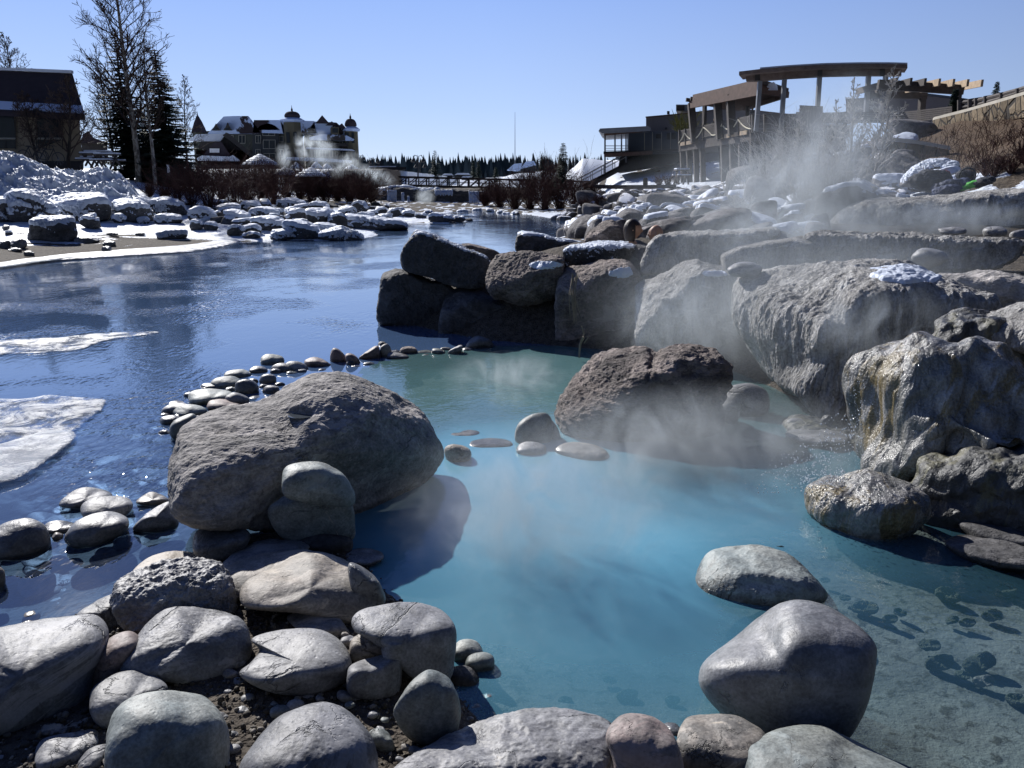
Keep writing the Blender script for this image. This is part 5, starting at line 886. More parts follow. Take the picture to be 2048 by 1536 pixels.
prt('balcony', 'trim', o, [rect(628, 288, 694, 294), rect(616, 315, 700, 318)], Y0, 2.2, 560, -2.4); prt('ledge_snow', 'snow', o, [[(612, 296), (700, 300), (706, 303), (610, 299)], [(572, 315), (640, 317), (700, 322), (700, 326), (570, 321)]], Y0, 3.4, 560, -3.6)
fc = bpy.data.curves.new('lettering', 'FONT'); fc.body = 'SPRINGS'; fc.size = 8*sc(Y0); fc.extrude = .03; fo = bpy.data.objects.new('lettering', fc); q = at(661, 293.4, Y0)-away(560, 2.62); fo.location = q-wloc(o); fo.rotation_euler = (pi/2, 0, .28); lm = bpy.data.meshes.new_from_object(fo); lm.materials.clear(); lm.materials.append(M['sill']); fo2 = bpy.data.objects.new('lettering', lm); fo2.location = fo.location; fo2.rotation_euler = fo.rotation_euler; link(fo2, o)
# lodge in front of the hotel
Y0 = 105; o = thing('gabled_lodge', 'low dark lodge with a bright snowy roof and a pale sign in its gable', 'lodge', pp(450, 330, Y0)); prt('wall', 'trim', o, [rect(392, 300, 505, 345), [(392, 302), (404, 280), (452, 268), (505, 312), (505, 330), (392, 330)]], Y0, 8)
prt('roof', 'snow', o, [[(378, 282), (392, 269), (452, 268), (440, 283)]], Y0, 1.5, None, -.6, 'bright white snow covered roof'); prt('roof', 'trim', o, [[(452, 267), (458, 269), (507, 312), (500, 314), (446, 272)]], Y0, 3, None, -2)
prt('gable', 'roof_bare', o, [[(402, 316), (428, 287), (442, 286), (462, 316)]], Y0, 3, None, -3); prt('eave_snow', 'snow', o, [[(394, 318), (404, 313), (458, 315), (464, 312), (478, 323), (396, 322)]], Y0, 3.5, None, -3.8); sg = prt('sign', 'white', o, [rect(419, 299, 438, 307)], Y0, .1, None, -3.2)
# --- thatched parasols with snow
GPp = 'snowy parasols behind the red shrubs'; M['thatch'] = plain('thatch', (.06, .05, .04), .95, .4, 8, .6, dist=.05)
for i, (cx, top, bot, hw, Y0, lb_) in enumerate(((521, 311, 331, 35, 72, 'largest snowy parasol, left of the others'), (571, 336, 351, 24, 66, 'snowy parasol in front of the hotel middle'), (622, 338, 354, 30, 64, 'broad snowy parasol, nearest to the shrubs'), (593, 326, 338, 13, 90, 'small snowy parasol under the first turret'), (633, 325, 337, 12, 92, 'small snowy parasol in the steam, left of two'), (654, 329, 341, 14, 92, 'small snowy parasol in the steam, right of two'), (704, 331, 346, 22, 86, 'flat snowy parasol near the far right turret'))):
    c = at(cx, bot, Y0); s_ = sc(Y0); g = hz(c[0], c[1]); o = thing('thatched_parasol', lb_, 'parasol', (c[0], c[1], min(g, c[2]-2)), GPp); MB().tube([(c[0], c[1], min(g, c[2]-2)), (c[0], c[1], c[2]+.3)], .09, 6).build('pole', M['wood'], o)
    hgt = (bot-top)*s_; R_ = hw*s_; cn = MB().lathe(c, [(R_*.97, -.15), (R_, 0)]+[(R_*(1-k/5)**1.0+.02, hgt*(k/5)**.8) for k in range(1, 6)], 14).build('canopy', M['thatch'], o)
    mb = MB()
    for k in range(5): mb.lathe(c, [(R_*(1-k/5)*.99, hgt*(k/5)**.8+.03), (R_*(1-k/5)*.99-.02, hgt*(k/5)**.8+.12), (R_*(1-(k+.72)/5), hgt*((k+.72)/5)**.8+.10), (R_*(1-(k+.75)/5), hgt*((k+.75)/5)**.8-.02)], 14)
    mb.build('snow_rings', M['snow'], cn)
# --- footbridge
Y0 = 85; o = thing('footbridge', 'dark steel truss footbridge across the river', 'bridge', at(920, 380, Y0)); tl, tr = at(770, 353, Y0), at(1185, 363.5, Y0); bl, br = at(770, 371, Y0), at(1110, 381, Y0); br = at(1185, 382.5, Y0)
for dy, nm in ((0, 'near_truss'), (2.4, 'far_truss')):
    mb = MB(); D = np.array((0, dy, 0)); mb.bar(tl+D, tr+D, .16, .2); mb.bar(bl+D, br+D, .2, .34); mb.bar((tl*.55+bl*.45)+D, (tr*.55+br*.45)+D, .05, .07); n_ = 20
    for i in range(n_+1):
        f = i/n_; p, q = tl+(tr-tl)*f+D, bl+(br-bl)*f+D; mb.bar(p, q, .13, .13, (0, 1, 0))
        if i < n_: f2 = (i+1)/n_; p2, q2 = tl+(tr-tl)*f2+D, bl+(br-bl)*f2+D; mb.bar(p if i >= n_/2 else q, q2 if i >= n_/2 else p2, .08, .08, (0, 1, 0))
    mb.build(nm, M['wood'], o)
mb = MB(); mb.add([bl+(0, .1, .18), br+(0, .1, .18), br+(0, 2.3, .18), bl+(0, 2.3, .18)], [(0, 1, 2, 3)]); mb.build('deck', M['wood'], o)
o = thing('bridge_shelter', 'flat roofed dark shelter at the left end of the footbridge', 'shelter', at(770, 380, 88)); prt('wall', 'trim', o, [rect(762, 338, 790, 385)], 88, 4); prt('roof', 'trim', o, [rect(738, 334, 812, 339)], 87.5, 6); prt('eave_snow', 'snow', o, [rect(738, 332, 792, 334)], 87.5, 6)
# cliff under the bridge with icefalls
rock([(735, 400), (760, 378), (800, 372), (850, 380), (900, 378), (960, 384), (985, 400), (985, 430), (900, 424), (800, 424), (740, 428)], 'dark streaming cliff under the footbridge, hung with ice', 'black', Y=73, lvl=6, p=8, amp=.05, ridge=.10, dep=.25, snow=dict(th=.15, lo=1.0, hi=1.15, fr=.4), name='cliff', cat='cliff')
M['icefall'] = ice_mat('blue_ice', (.30, .45, .75), .95, .7, False)
for x0, x1, y0, y1, lb_ in ((775, 793, 380, 413, 'blue white icefall hanging at the left end of the cliff'), (803, 808, 385, 414, 'thin icicle column on the dark cliff'), (815, 819, 392, 414, 'thinner icicle column right of the other'), (938, 958, 383, 412, 'icefall at the right end of the cliff'), (870, 905, 380, 392, 'crust of ice on the cliff edge under the bridge')):
    mb = MB(); n_ = max(2, int((x1-x0)/3))
    for i in range(n_):
        x = x0+(x1-x0)*(i+.5)/n_; yb = y1-(i*7 % 5)*(y1-y0)/22; s_ = sc(70.5); w_ = (x1-x0)/n_*.7*s_; P = [at(x+random.uniform(-.4, .4), y0+(yb-y0)*k/6, 69.6-.25*k/6) for k in range(7)]; mb.tube(P, [w_*.9, w_, w_*.9, w_*1.05, w_*.8, w_*.6, w_*.25], 6)
    tag(mb.build('icefall', M['icefall'], smooth=True, loc=at((x0+x1)/2, y1, 70.5)), lb_, 'icefall', 'icefalls under the bridge')
# --- lamps, mast, small signs
def lamp(px, top, bot, Y, lb_, grp='lamp posts by the bridge'):
    b = at(px, bot, Y); t_ = at(px, top, Y); o = thing('street_lamp', lb_, 'lamp', b, grp); MB().tube([b, t_-(0, 0, .8)], [.10, .07], 6).build('pole', M['trim'], o)
    mb = MB()
    for sg in (-1, 1): mb.tube([t_-(0, 0, .9), t_+(sg*.1, 0, 0), t_+(sg*.4, 0, .1), t_+(sg*.6, 0, -.25)], .05, 4)
    ar = mb.build('arm', M['trim'], o)
    for sg in (-1, 1): MB().lathe(t_+(sg*.6, 0, -.75), [(.05, .5), (.12, .4), (.28, .15), (.26, .05), (.05, 0)], 8).build('lamp_head', M['trim'], o)
lamp(836, 312, 356, 98, 'tall twin armed lamp left of the lone spruce'); lamp(840, 325, 356, 110, 'shorter lamp just right of the tall one'); lamp(748, 318, 338, 130, 'twin lamp near the shelter roof'); lamp(721, 311, 330, 140, 'twin lamp beside the far right turret')
tag(MB().tube([at(1030, 330, 300), at(1030, 275, 300), at(1030, 224, 300)], [.16, .10, .05], 4).build('radio_mast', M['metal'], loc=at(1030, 330, 300)), 'hair thin radio mast rising into the open sky', 'mast')
o = thing('notice_sign', 'small white notice on a post beside the cliff', 'sign', at(762, 418, 66)); MB().tube([at(762, 420, 66), at(762, 380, 66)], .05, 5).build('post', M['trim'], o); prt('board', 'white', o, [rect(757.5, 379, 765.5, 390)], 66, .05, None, -.08)
o = thing('notice_sign', 'white notice board among the trees on the left bank', 'sign', at(336, 352, 46)); MB().tube([at(335, 352, 46), at(335, 330, 46)], .04, 5).build('post', M['trim'], o); prt('board', 'white', o, [[(333, 329), (338, 330), (340, 345), (335, 346)]], 46, .04, None, -.06)
# --- far hills with forest, snowfields, small houses
def ridge(name, prof, Y, mat, d=60, foot=372):
    n_ = 160; xs_ = np.linspace(prof[0][0], prof[-1][0], n_); ys_ = np.interp(xs_, [p[0] for p in prof], [p[1] for p in prof]); v = []; 
    for x, y in zip(xs_, ys_):
        a_, b_ = at(x, foot, Y), at(x, y, Y+d*.5); b_[2] += noise(np.array([[x*.05, 3., 0]]))[0]*Y*.0015; c_ = b_.copy(); c_[1] += d; c_[2] -= d*.1; m_ = (a_*.5+b_*.5); m_[2] = a_[2]+(b_[2]-a_[2])*.6; v += [a_, m_, b_, c_]
    f_ = []
    for i in range(n_-1):
        for k in range(3): f_.append((i*4+k, i*4+4+k, i*4+5+k, i*4+1+k))
    m = mesh_np(name, v, f_); m.materials.append(M[mat]); return tag(link(bpy.data.objects.new(name, m)), kind='structure')
M['farneedle'] = plain('hazed_far_pines', (.035, .055, .07), .9, .4, .05)  # bluish distance haze is put into the forest colour
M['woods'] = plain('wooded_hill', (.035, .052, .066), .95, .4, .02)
ridge('hills', [(560, 343), (700, 341), (760, 338), (800, 342), (850, 342), (900, 339), (960, 335), (1010, 333), (1060, 332), (1120, 336), (1300, 343)], 620, 'woods', 60, 366)
ridge('snowfield', [(640, 366), (760, 366), (790, 346), (830, 349), (842, 361), (880, 361), (930, 358), (990, 355), (1010, 352), (1080, 350), (1130, 354), (1300, 358)], 240, 'snow', 10, 368)
sl_ = ridge('snowy_rise', [(985, 366), (1010, 352), (1050, 345), (1085, 342), (1110, 345), (1160, 352), (1185, 366)], 125, 'snow', 14, 372)
ridge('snowy_slope', [(1108, 372), (1140, 340), (1165, 318), (1185, 318), (1215, 322), (1330, 330), (1400, 345)], 88, 'snow', 12, 374)
rr = np.random.RandomState(8); V = []; Fc = []
for i in range(5200):
    x = rr.uniform(560, 1280); y = np.interp(x, [560, 760, 850, 960, 1060, 1300], [346, 341, 348, 339, 335, 348])+rr.uniform(0, 1)*22; Y = 600-(y-335)*9; b = at(x, y+3, Y); h_ = rr.uniform(1.5, 4.5)+rr.rand()**5*9; w_ = h_*rr.uniform(.16, .3); k = len(V)
    V += [b+(cos(a_)*w_, sin(a_)*w_, 0) for a_ in (0, 2.1, 4.2)]+[b+(0, 0, h_)]; Fc += [(k, k+1, k+3), (k+1, k+2, k+3), (k+2, k, k+3)]
m = mesh_np('pine_forest', V, Fc, False); m.materials.append(M['farneedle']); tag(link(bpy.data.objects.new('pine_forest', m)), 'dark pine forest covering the far hills', 'forest', kind='stuff')
Y0 = 115
for poly_r, poly_w, lb_ in (([(1014, 340), (1028, 328), (1045, 326), (1040, 342)], [(1036, 343), (1045, 326), (1050, 333), (1050, 344)], 'left one of the two far cottages with snowy roofs'), ([(1040, 338), (1052, 323), (1068, 322), (1072, 330), (1050, 336)], [(1046, 344), (1052, 330), (1071, 330), (1071, 346)], 'right one of the two far cottages with snowy roofs')):
    o = thing('cottage', lb_, 'house', at(1045, 346, Y0), 'far cottages'); prt('wall', 'darkwall', o, [poly_w], Y0, 5); prt('roof', 'roof_white', o, [poly_r], Y0, 5.5, None, -.3)
for x, y, w_, lb_ in ((925, 352, 14, 'low snow roofed shed behind the bridge, right'), (935, 358, 12, 'low snow roofed shed behind the bridge, nearest'), (895, 353, 10, 'low snow roofed shed behind the bridge, left')):
    o = thing('shed', lb_, 'shed', at(x, y, 150), 'sheds behind the bridge'); prt('wall', 'trim', o, [rect(x-w_, y-3, x+w_, y+2)], 150, 5); prt('roof', 'snow', o, [[(x-w_-2, y-2.5), (x-w_+4, y-6), (x+w_-2, y-6), (x+w_+2, y-2.5)]], 149.6, 6)
# ---------------------------------------------------------------- structures on the right bank
# veranda building
Y0 = 64; o = thing('veranda_building', 'slate coloured building with an open corner veranda on posts', 'building', at(1300, 322, Y0))
prt('wall', 'bluewall', o, [rect(1255, 263, 1362, 320)], Y0, 7, 1300); prt('roof', 'metal', o, [[(1197, 262), (1200, 257), (1296, 252), (1302, 256), (1300, 262), (1205, 267)]], Y0-1.5, 9, 1250, 0)
prt('fascia', 'wood_red', o, [[(1207, 265), (1285, 260), (1285, 264), (1210, 271)]], Y0-1.2, .2, 1250); prt('floor_beam', 'wood_red', o, [[(1208, 307), (1305, 302), (1305, 309), (1208, 314)]], Y0-1.2, .4, 1250)
prt('floor', 'trim', o, [[(1207, 303), (1360, 298), (1360, 304), (1207, 308)]], Y0-1, 8, 1280); prt('base_wall', 'trim', o, [[(1240, 312), (1360, 306), (1360, 325), (1235, 345)]], Y0, 6, 1290)
for x, y0, y1 in ((1210, 268, 346), (1230, 266, 305), (1243, 266, 305), (1252, 265, 305), (1256, 265, 305)): prt('post', 'metal' if x > 1215 else 'trim', o, [rect(x-1.6, y0, x+1.6, y1)], Y0-1, .25, x)
for x in (1289, 1305, 1323, 1341): prt('post', 'sill', o, [rect(x-.6, 264, x+.6, 303)], Y0-.6, .1, x)
prt('railing', 'metal', o, [rect(1211, 291, 1257, 292.4), rect(1211, 296, 1257, 297), rect(1211, 300, 1257, 301)], Y0-1.1, .06, 1230)
for x0, y0, x1, y1 in ((1312, 268, 1322, 277), (1334, 266, 1340, 279), (1343, 266, 1352, 278)): prt('window', 'pane', o, [rect(x0, y0, x1, y1)], Y0-.1, .05, 1300)
# outside stair
o = thing('outdoor_stair', 'straight outdoor stair with handrails climbing to the veranda', 'stair', at(1170, 372, 63)); mb = MB()
for k in range(16):
    f = k/15; x, y = 1165+88*f, 371-46*f; a = away(x, 1.); pprism(mb, rect(x-3.5, y, x+3.5, y+3), 63, 1.5, x)
mb.build('steps', M['trim'], o); prt('stringer', 'trim', o, [[(1160, 372), (1256, 322), (1262, 330), (1180, 376)]], 63, .2); mb = MB()
for D_ in (0, 1.5): mb.bar(at(1163, 355, 63)+(0, D_, 0), at(1252, 307, 63)+(0, D_, 0), .06); [mb.bar(at(1163+89*f, 355-48*f, 63)+(0, D_, 0), at(1163+89*f, 373-48*f, 63)+(0, D_, 0), .05, .05, (0, 1, 0)) for f in (0, .25, .5, .75, 1)]; mb.bar(at(1163, 362, 63)+(0, D_, 0), at(1252, 314, 63)+(0, D_, 0), .04)
mb.build('handrail', M['metal'], o)
# stucco hall
Y0 = 70; o = thing('stucco_hall', 'plain brown stucco hall with slightly bowed flat roof behind the deck', 'building', at(1400, 320, Y0))
prt('wall', 'stucco', o, [[(1292, 234), (1380, 226), (1450, 217), (1500, 220), (1600, 231), (1690, 233), (1690, 330), (1292, 330)]], Y0, 10, 1400); prt('parapet', 'wood_red', o, [[(1291, 233), (1380, 225), (1450, 216), (1500, 219), (1600, 230), (1600, 232), (1500, 221), (1450, 218), (1380, 227), (1291, 235)]], Y0-.2, .3, 1400)
un = prt('roof_unit', 'metal', o, [rect(1352, 209, 1380, 222)], Y0+1, 3, 1400, lab='boxy grey roof unit'); prt('grille', 'trim', un, [rect(1354, 211, 1369, 221)], Y0+.9, .1, 1400); prt('vent_pipe', 'trim', o, [rect(1334, 222, 1339, 228)], Y0+1, .4, 1400)
prt('lamp', 'trim', o, [rect(1330, 255, 1334, 259)], Y0-.2, .2, 1400)
M['leafsign'] = plain('yellow_leaf', (.16, .15, .03), .9, .4, 5); g_ = at(1366, 257, 66); tag(shrub(g_-(0, 0, .9), 1.9, 1.3, 77, 'yellow green bush on the terrace against the stucco hall', 'leafsign', 60, None, .02, 'terrace_bush', 6))
# retaining wall under the deck
# timber deck
def Yd(px): return 53-(px-1355)*.062 if px < 1510 else 43.4-(px-1510)*.028      # the deck front comes nearer to the right
def dk(px, py, off=0.): return at(px, py, Yd(px)+off)
def lin(px, a, b): return a[1]+(b[1]-a[1])*(px-a[0])/(b[0]-a[0])
rail_t = lambda x: lin(x, (1358, 263), (1502, 232)) if x < 1502 else lin(x, (1502, 232), (1700, 226))
flr = lambda x: lin(x, (1358, 286), (1502, 260)) if x < 1502 else lin(x, (1502, 260), (1700, 250))
o = thing('timber_deck', 'raised timber deck with slatted railing standing on dark posts', 'deck', dk(1450, 340)); mb = MB()
for xa, xb in ((1358, 1434), (1434, 1505), (1505, 1600), (1600, 1700)):
    p, q = dk(xa, flr(xa)), dk(xb, flr(xb)); dn = np.array((0, 0, -.55)); bk = np.array((2.5, 11., 0)); mb.add([p, q, q+bk, p+bk, p+dn, q+dn, q+bk+dn, p+bk+dn], [(0, 1, 2, 3), (7, 6, 5, 4), (0, 4, 5, 1), (1, 5, 6, 2), (2, 6, 7, 3), (3, 7, 4, 0)])
mb.build('deck_floor', M['wood'], o); mb = MB()
for i in range(9):
    for xa, xb in ((1358, 1434), (1434, 1505), (1505, 1600), (1600, 1700)):
        f = i/8; mb.bar(dk(xa, rail_t(xa)+(flr(xa)-rail_t(xa))*f*.86, -.05), dk(xb, rail_t(xb)+(flr(xb)-rail_t(xb))*f*.86, -.05), .05, .10 if i == 0 else .06)
mb.build('railing', M['wood'], o); mb = MB()
for x in (1359, 1371, 1384, 1407, 1432, 1446, 1462, 1478, 1502, 1506, 1530, 1562, 1598, 1640, 1690): mb.bar(dk(x, rail_t(x)-3, -.1), dk(x, flr(x)+5, -.1), .14, .14, (0, 1, 0))
mb.build('rail_posts', M['wood'], o)
for xa, xb in ((1361, 1370), (1373, 1384), (1436, 1445), (1449, 1459), (1463, 1476), (1480, 1494)):
    mb = MB(); mb.bar(dk(xa, flr(xa)+3, -.22), dk(xb, flr(xb)+3, -.22), .05, .22); mb.build('fascia_panel', M['wood_pale'], o)
for i, (x, b_) in enumerate(((1364, 368), (1377, 366), (1391, 372), (1404, 368), (1446, 368), (1464, 372), (1482, 372), (1505, 375), (1530, 370), (1570, 370), (1610, 365))):
    p = dk(x, flr(x)+4, .25); b = dk(x+4-i*.3, b_, .25); b[2] = min(b[2], hz(b[0], b[1]))-.2; mb = MB(); mb.bar(p, b, .30, .30, (0, 1, 0)); mb.build('post', M['wood'], o)
mb = MB(); mb.bar(dk(1362, 300, .5), dk(1440, 284, .5), .15, .2); mb.bar(dk(1380, 296, 4), dk(1500, 276, 4), .2, .3); mb.build('cross_beam', M['wood'], o)
prt('under_wall', 'trim', o, [[(1436, 285), (1690, 262), (1700, 365), (1440, 350)]], 50.5, .4, 1500)
# rope of lights on the railing
M['rope'] = plain('cream_rope', (.6, .55, .42), .8, .1)
def swag(a, b, sag):
    return [dk(a[0]+(b[0]-a[0])*k/8, a[1]+(b[1]-a[1])*k/8+sag*4*(k/8)*(1-k/8), -.25) for k in range(9)]
mb = MB()
for a, b, s_ in (((1357, 286), (1369, 266), 2), ((1369, 266), (1406, 255), 18), ((1407, 255), (1423, 270), -1), ((1423, 270), (1444, 248), 8), ((1446, 252), (1476, 239), 13), ((1476, 239), (1502, 258), 5)): mb.tube(swag(a, b, s_), .04, 4)
tag(mb.build('light_rope', M['rope'], loc=dk(1430, 270)), 'pale rope garland drooping along the deck railing', 'rope')
# lower pergola
o = thing('slatted_pergola', 'slanting reddish pergola with ragged slats over the deck', 'pergola', dk(1460, 285)); 
def pq(px, py, off): return at(px, py, Yd(px)+off)
mb = MB(); A, B, C2_, D2 = pq(1378, 207, 0), pq(1521, 171, 0), pq(1573, 188, 3.5), pq(1478, 222, 7)
mb.add([A, B, C2_, D2, A+(0, 0, .12), B+(0, 0, .12), C2_+(0, 0, .12), D2+(0, 0, .12)], [(0, 1, 2, 3), (7, 6, 5, 4), (0, 4, 5, 1), (1, 5, 6, 2), (2, 6, 7, 3), (3, 7, 4, 0)]); mb.build('roof_boards', M['wood_red'], o)
mb = MB(); mb.bar(pq(1388, 199, -.3), pq(1522, 169, -.3), .2, .55); mb.bar(pq(1380, 212, -.5), pq(1520, 184, -.5), .2, .3); mb.bar(pq(1520, 180, 0), pq(1575, 190, 3), .2, .32); mb.bar(pq(1490, 217, 6.5), pq(1574, 190, 3.2), .2, .25); mb.build('main_beam', M['wood_red'], o); mb = MB()
for k in range(15):
    f = k/14; p = A+(B-A)*f; q = D2+(C2_-D2)*f; mb.bar(p-(q-p)*.06+(0, 0, .2), q+(q-p)*.04+(0, 0, .2), .1, .22)
mb.build('slats', M['wood'], o)
for x0, y0, x1, y1, of in ((1382, 207, 1389, 285, -.3), (1411, 208, 1409, 262, 4), (1434, 197, 1440, 278, -.3), (1460, 190, 1464, 270, -.3), (1495, 205, 1494, 236, 6), (1408, 212, 1407, 262, 5)):
    mb = MB(); w_ = .40 if of < 0 else .18; mb.bar(pq(x0, y0, of), pq(x1, y1, of), w_, w_, (0, 1, 0)); mb.build('post', M['wood'], o)
mb = MB(); [mb.add(*((lambda c_: ([c_+(-.25, -.1, 0), c_+(.25, -.1, 0), c_+(.3, .2, .28), c_+(0, -.1, .42), c_+(-.3, .2, .3)], [(0, 1, 2, 3, 4)]))(pq(x, 181, 1.)))) for x in (1534, 1545)]; mb.build('snow_lump', M['snow'], o)
# long canopy
Yc = 41; o = thing('long_canopy', 'long gently curved canopy roof with snow edge on tall thin posts', 'canopy', at(1640, 250, Yc)); top = [(1478, 143), (1520, 138), (1580, 133), (1650, 129), (1720, 127.5), (1780, 127.5), (1815, 128.5)]
def strip(mb, t0, b0, Y, d):
    for i in range(len(t0)-1): pprism(mb, [t0[i], t0[i+1], b0[i+1], b0[i]], Y, d, 1650)
mb = MB(); strip(mb, top, [(x, y+7.5) for x, y in top], Yc, 1.8); mb.build('roof_board', M['wood_hazed'], o)
mb = MB(); t2 = [(1492, 149)]+[(x, y+7.6) for x, y in top[1:-2]]+[(1803, 135.3)]; strip(mb, t2, [(x, y+(13 if i == 0 else 15.5)) for i, (x, y) in enumerate(t2)], Yc+.6, .5); mb.build('fascia_beam', M['wood_hazed'], o)
mb = MB(); strip(mb, [(x, y-3.2) for x, y in top[1:]], [(x, y-.2) for x, y in top[1:]], Yc+.1, 1.7); mb.build('roof_snow', M['snow'], o)
for x0, y0, x1, y1 in ((1520, 162, 1512, 262), (1569, 158, 1562, 262), (1639, 155, 1633, 250), (1737, 152, 1731, 240), (1772, 150, 1760, 240)): mb = MB(); mb.bar(at(x0, y0, Yc+.8), at(x1, y1, Yc+.8), .2, .2, (0, 1, 0)); mb.build('post', M['metal'], o)
for x in (1515, 1640, 1765): prt('beam_plate', 'trim', o, [rect(x-5, 146 if x < 1600 else 138, x+5, 161 if x < 1600 else 152)], Yc+.5, .1, 1650)
# blocks and rear walls
M['block'] = plain('grey_block', (.19, .18, .18), .9, .15, .6)
for p_, Y_, lb_ in (([(1600, 212), (1645, 214), (1645, 262), (1592, 262), (1592, 224), (1600, 224)], 39, 'grey stepped masonry block under the long canopy'), ([(1692, 200), (1740, 196), (1800, 194), (1800, 235), (1692, 235)], 46, 'curved grey service wall behind the pale aspens')):
    o = thing('masonry_block', lb_, 'wall', at(p_[0][0], p_[2][1]+10, Y_)); prt('wall', 'block', o, [p_], Y_, 3); prt('coping', 'trim', o, [[(p_[0][0]-1, p_[0][1]-1.5), (p_[1][0]+1, p_[1][1]-1.5), (p_[1][0]+1, p_[1][1]), (p_[0][0]-1, p_[0][1])]], Y_-.1, 3.2)
o = thing('rear_hall', 'low dark brown hall behind the pale rafters', 'building', at(1870, 240, 48)); prt('wall', 'stucco', o, [[(1778, 196), (1852, 188), (1900, 194), (1930, 200), (1970, 204), (1970, 245), (1778, 245)]], 48, 6); prt('roof_edge', 'bluewall', o, [[(1850, 186), (1900, 192), (1970, 203), (1970, 206), (1900, 196), (1850, 190)]], 47.7, 6)
# upper pergola with pale rafters
Yp = 38; o = thing('rafter_pergola', 'pergola with pale rafters pointing up to the right', 'pergola', at(1850, 240, Yp)); mb = MB(); mb.bar(at(1756, 169, Yp), at(1926, 180, Yp), .22, .42); mb.build('front_beam', M['wood'], o); mb = MB(); mb.bar(at(1736, 189, Yp+4), at(1853, 191, Yp+4), .22, .36); mb.build('rear_beam', M['wood'], o)
for k in range(7):
    x = 1794+k*28.4; mb = MB(); mb.bar(at(x, 162+k*.7, Yp-.9), at(x-80+k*2, 183-k*.5, Yp+4.4), .10, .30); mb.build('rafter', M['wood' if k < 3 else 'wood_pale'], o)
for x0, y0, x1, y1, of in ((1916, 184, 1908, 232, 0), (1845, 195, 1841, 245, 4), (1740, 192, 1737, 245, 4)): mb = MB(); mb.bar(at(x0, y0, Yp+of), at(x1, y1, Yp+of), .28, .28, (0, 1, 0)); mb.build('post', M['wood'], o)
# terrace railing
o = thing('terrace_railing', 'dark horizontal bar railing along the upper terrace', 'railing', at(1780, 250, 36)); mb = MB()
for k in range(6):
    mb.bar(at(1645, 226.5+k*3.6, 38), at(1810, 225+k*3.8, 36), .05, .06); mb.bar(at(1810, 225+k*3.8, 36), at(1905, 214+k*4, 33), .05, .06)
for x, y in ((1673, 224), (1730, 225), (1790, 223), (1843, 219), (1900, 211)): mb.bar(at(x, y, 35.5 if x > 1780 else 37), at(x, y+26, 35.5 if x > 1780 else 37), .1, .1, (0, 1, 0))
mb.build('bars', M['wood'], o); prt('ledge_snow', 'snow', o, [rect(1645, 243, 1690, 248.5)], 38.3, 1.5)
# stone retaining walls
def stone_wall_mat(name, mortar, a, b):
    t = NT(name); co = t.coords(world=True); cs = t.scaled(co, (1, 1, .75)); v = t.n('TexVoronoi'); v.feature = 'DISTANCE_TO_EDGE'; t.l(cs, v.inputs['Vector']); v.inputs['Scale'].default_value = 2.6
    v2 = t.n('TexVoronoi'); t.l(cs, v2.inputs['Vector']); v2.inputs['Scale'].default_value = 2.6; r = t.n('SeparateXYZ'); t.l(v2.outputs['Color'], r.inputs[0]); m_ = t.ramp(v.outputs[0], .03, .09); n = t.noise(co, 9, 5)
    c = t.mix(r.outputs[0], a, b); c = t.mix(1., c, t.ramp(n, .3, .7, .7, 1.3, False), 'MULTIPLY'); return t.fin(t.princ(t.mix(m_, mortar, c), .9, t.bump(n, .5, .03, t.bump(m_, 1., .06))))
M['stonewall'] = stone_wall_mat('mortared_stone', (.03, .025, .02), (.10, .075, .045), (.22, .17, .11)); M['coping'] = plain('pale_coping', (.40, .37, .31), .85, .15, 3)
def wallrun(pts, name, lb_):
    o = thing(name, lb_, 'wall', at(pts[0][0], pts[0][2], pts[0][3])); mb, mc = MB(), MB()
    for (x0, t0, b0, Y0), (x1, t1, b1, Y1) in zip(pts[:-1], pts[1:]):
        a, b, c, d = at(x0, t0, Y0), at(x1, t1, Y1), at(x1, b1, Y1), at(x0, b0, Y0); n = np.array((.25, .5, 0)); mb.add([a, b, c, d, a+n, b+n, c+n, d+n], [(0, 1, 2, 3), (0, 4, 5, 1), (3, 2, 6, 7), (0, 3, 7, 4), (1, 5, 6, 2)])
        u = np.array((0, 0, .10)); m = np.array((0, -.06, 0)); n2 = n*1.15; mc.add([a+m, b+m, b+n2, a+n2, a+m+u, b+m+u, b+n2+u, a+n2+u], [(4, 5, 6, 7), (0, 4, 7, 3), (0, 1, 5, 4), (1, 2, 6, 5)])
    mb.build('stonework', M['stonewall'], o); mc.build('coping', M['coping'], o); return o
wallrun([(1866, 240, 266, 31), (1930, 224, 258, 28.5), (2000, 204, 244, 26), (2080, 180, 228, 23.5), (2200, 145, 205, 20)], 'stone_wall', 'tall stone retaining wall climbing to the right edge')
wallrun([(1764, 281, 316, 24), (1800, 284, 320, 23.6), (1850, 291, 318, 23), (1898, 300, 313, 22.4)], 'stone_wall', 'low tan stone wall sinking into the brown slope'); 
# log fence on the big wall
o = thing('log_fence', 'log post and rail fence on top of the tall stone wall', 'fence', at(1950, 220, 29)); mb, mp_ = MB(), MB(); fp = [(1922, 222, 199, 31), (1943, 219, 197, 30.4), (1956, 216, 195, 30), (1975, 210, 191, 29), (2007, 200, 184, 27), (2040, 188, 176, 25.5), (2090, 172, 160, 23.5)]
for x, b_, t_, Y in fp: MB().tube([at(x, b_, Y), at(x, t_, Y)], .13, 7).build('post', M['wood'], o)
for k in range(len(fp)-1):
    for f in (.25, .7): mb.tube([at(fp[k][0], fp[k][2]+(fp[k][1]-fp[k][2])*f, fp[k][3]), at(fp[k+1][0], fp[k+1][2]+(fp[k+1][1]-fp[k+1][2])*f, fp[k+1][3])], .07, 6)
mb.build('rails', M['wood'], o)
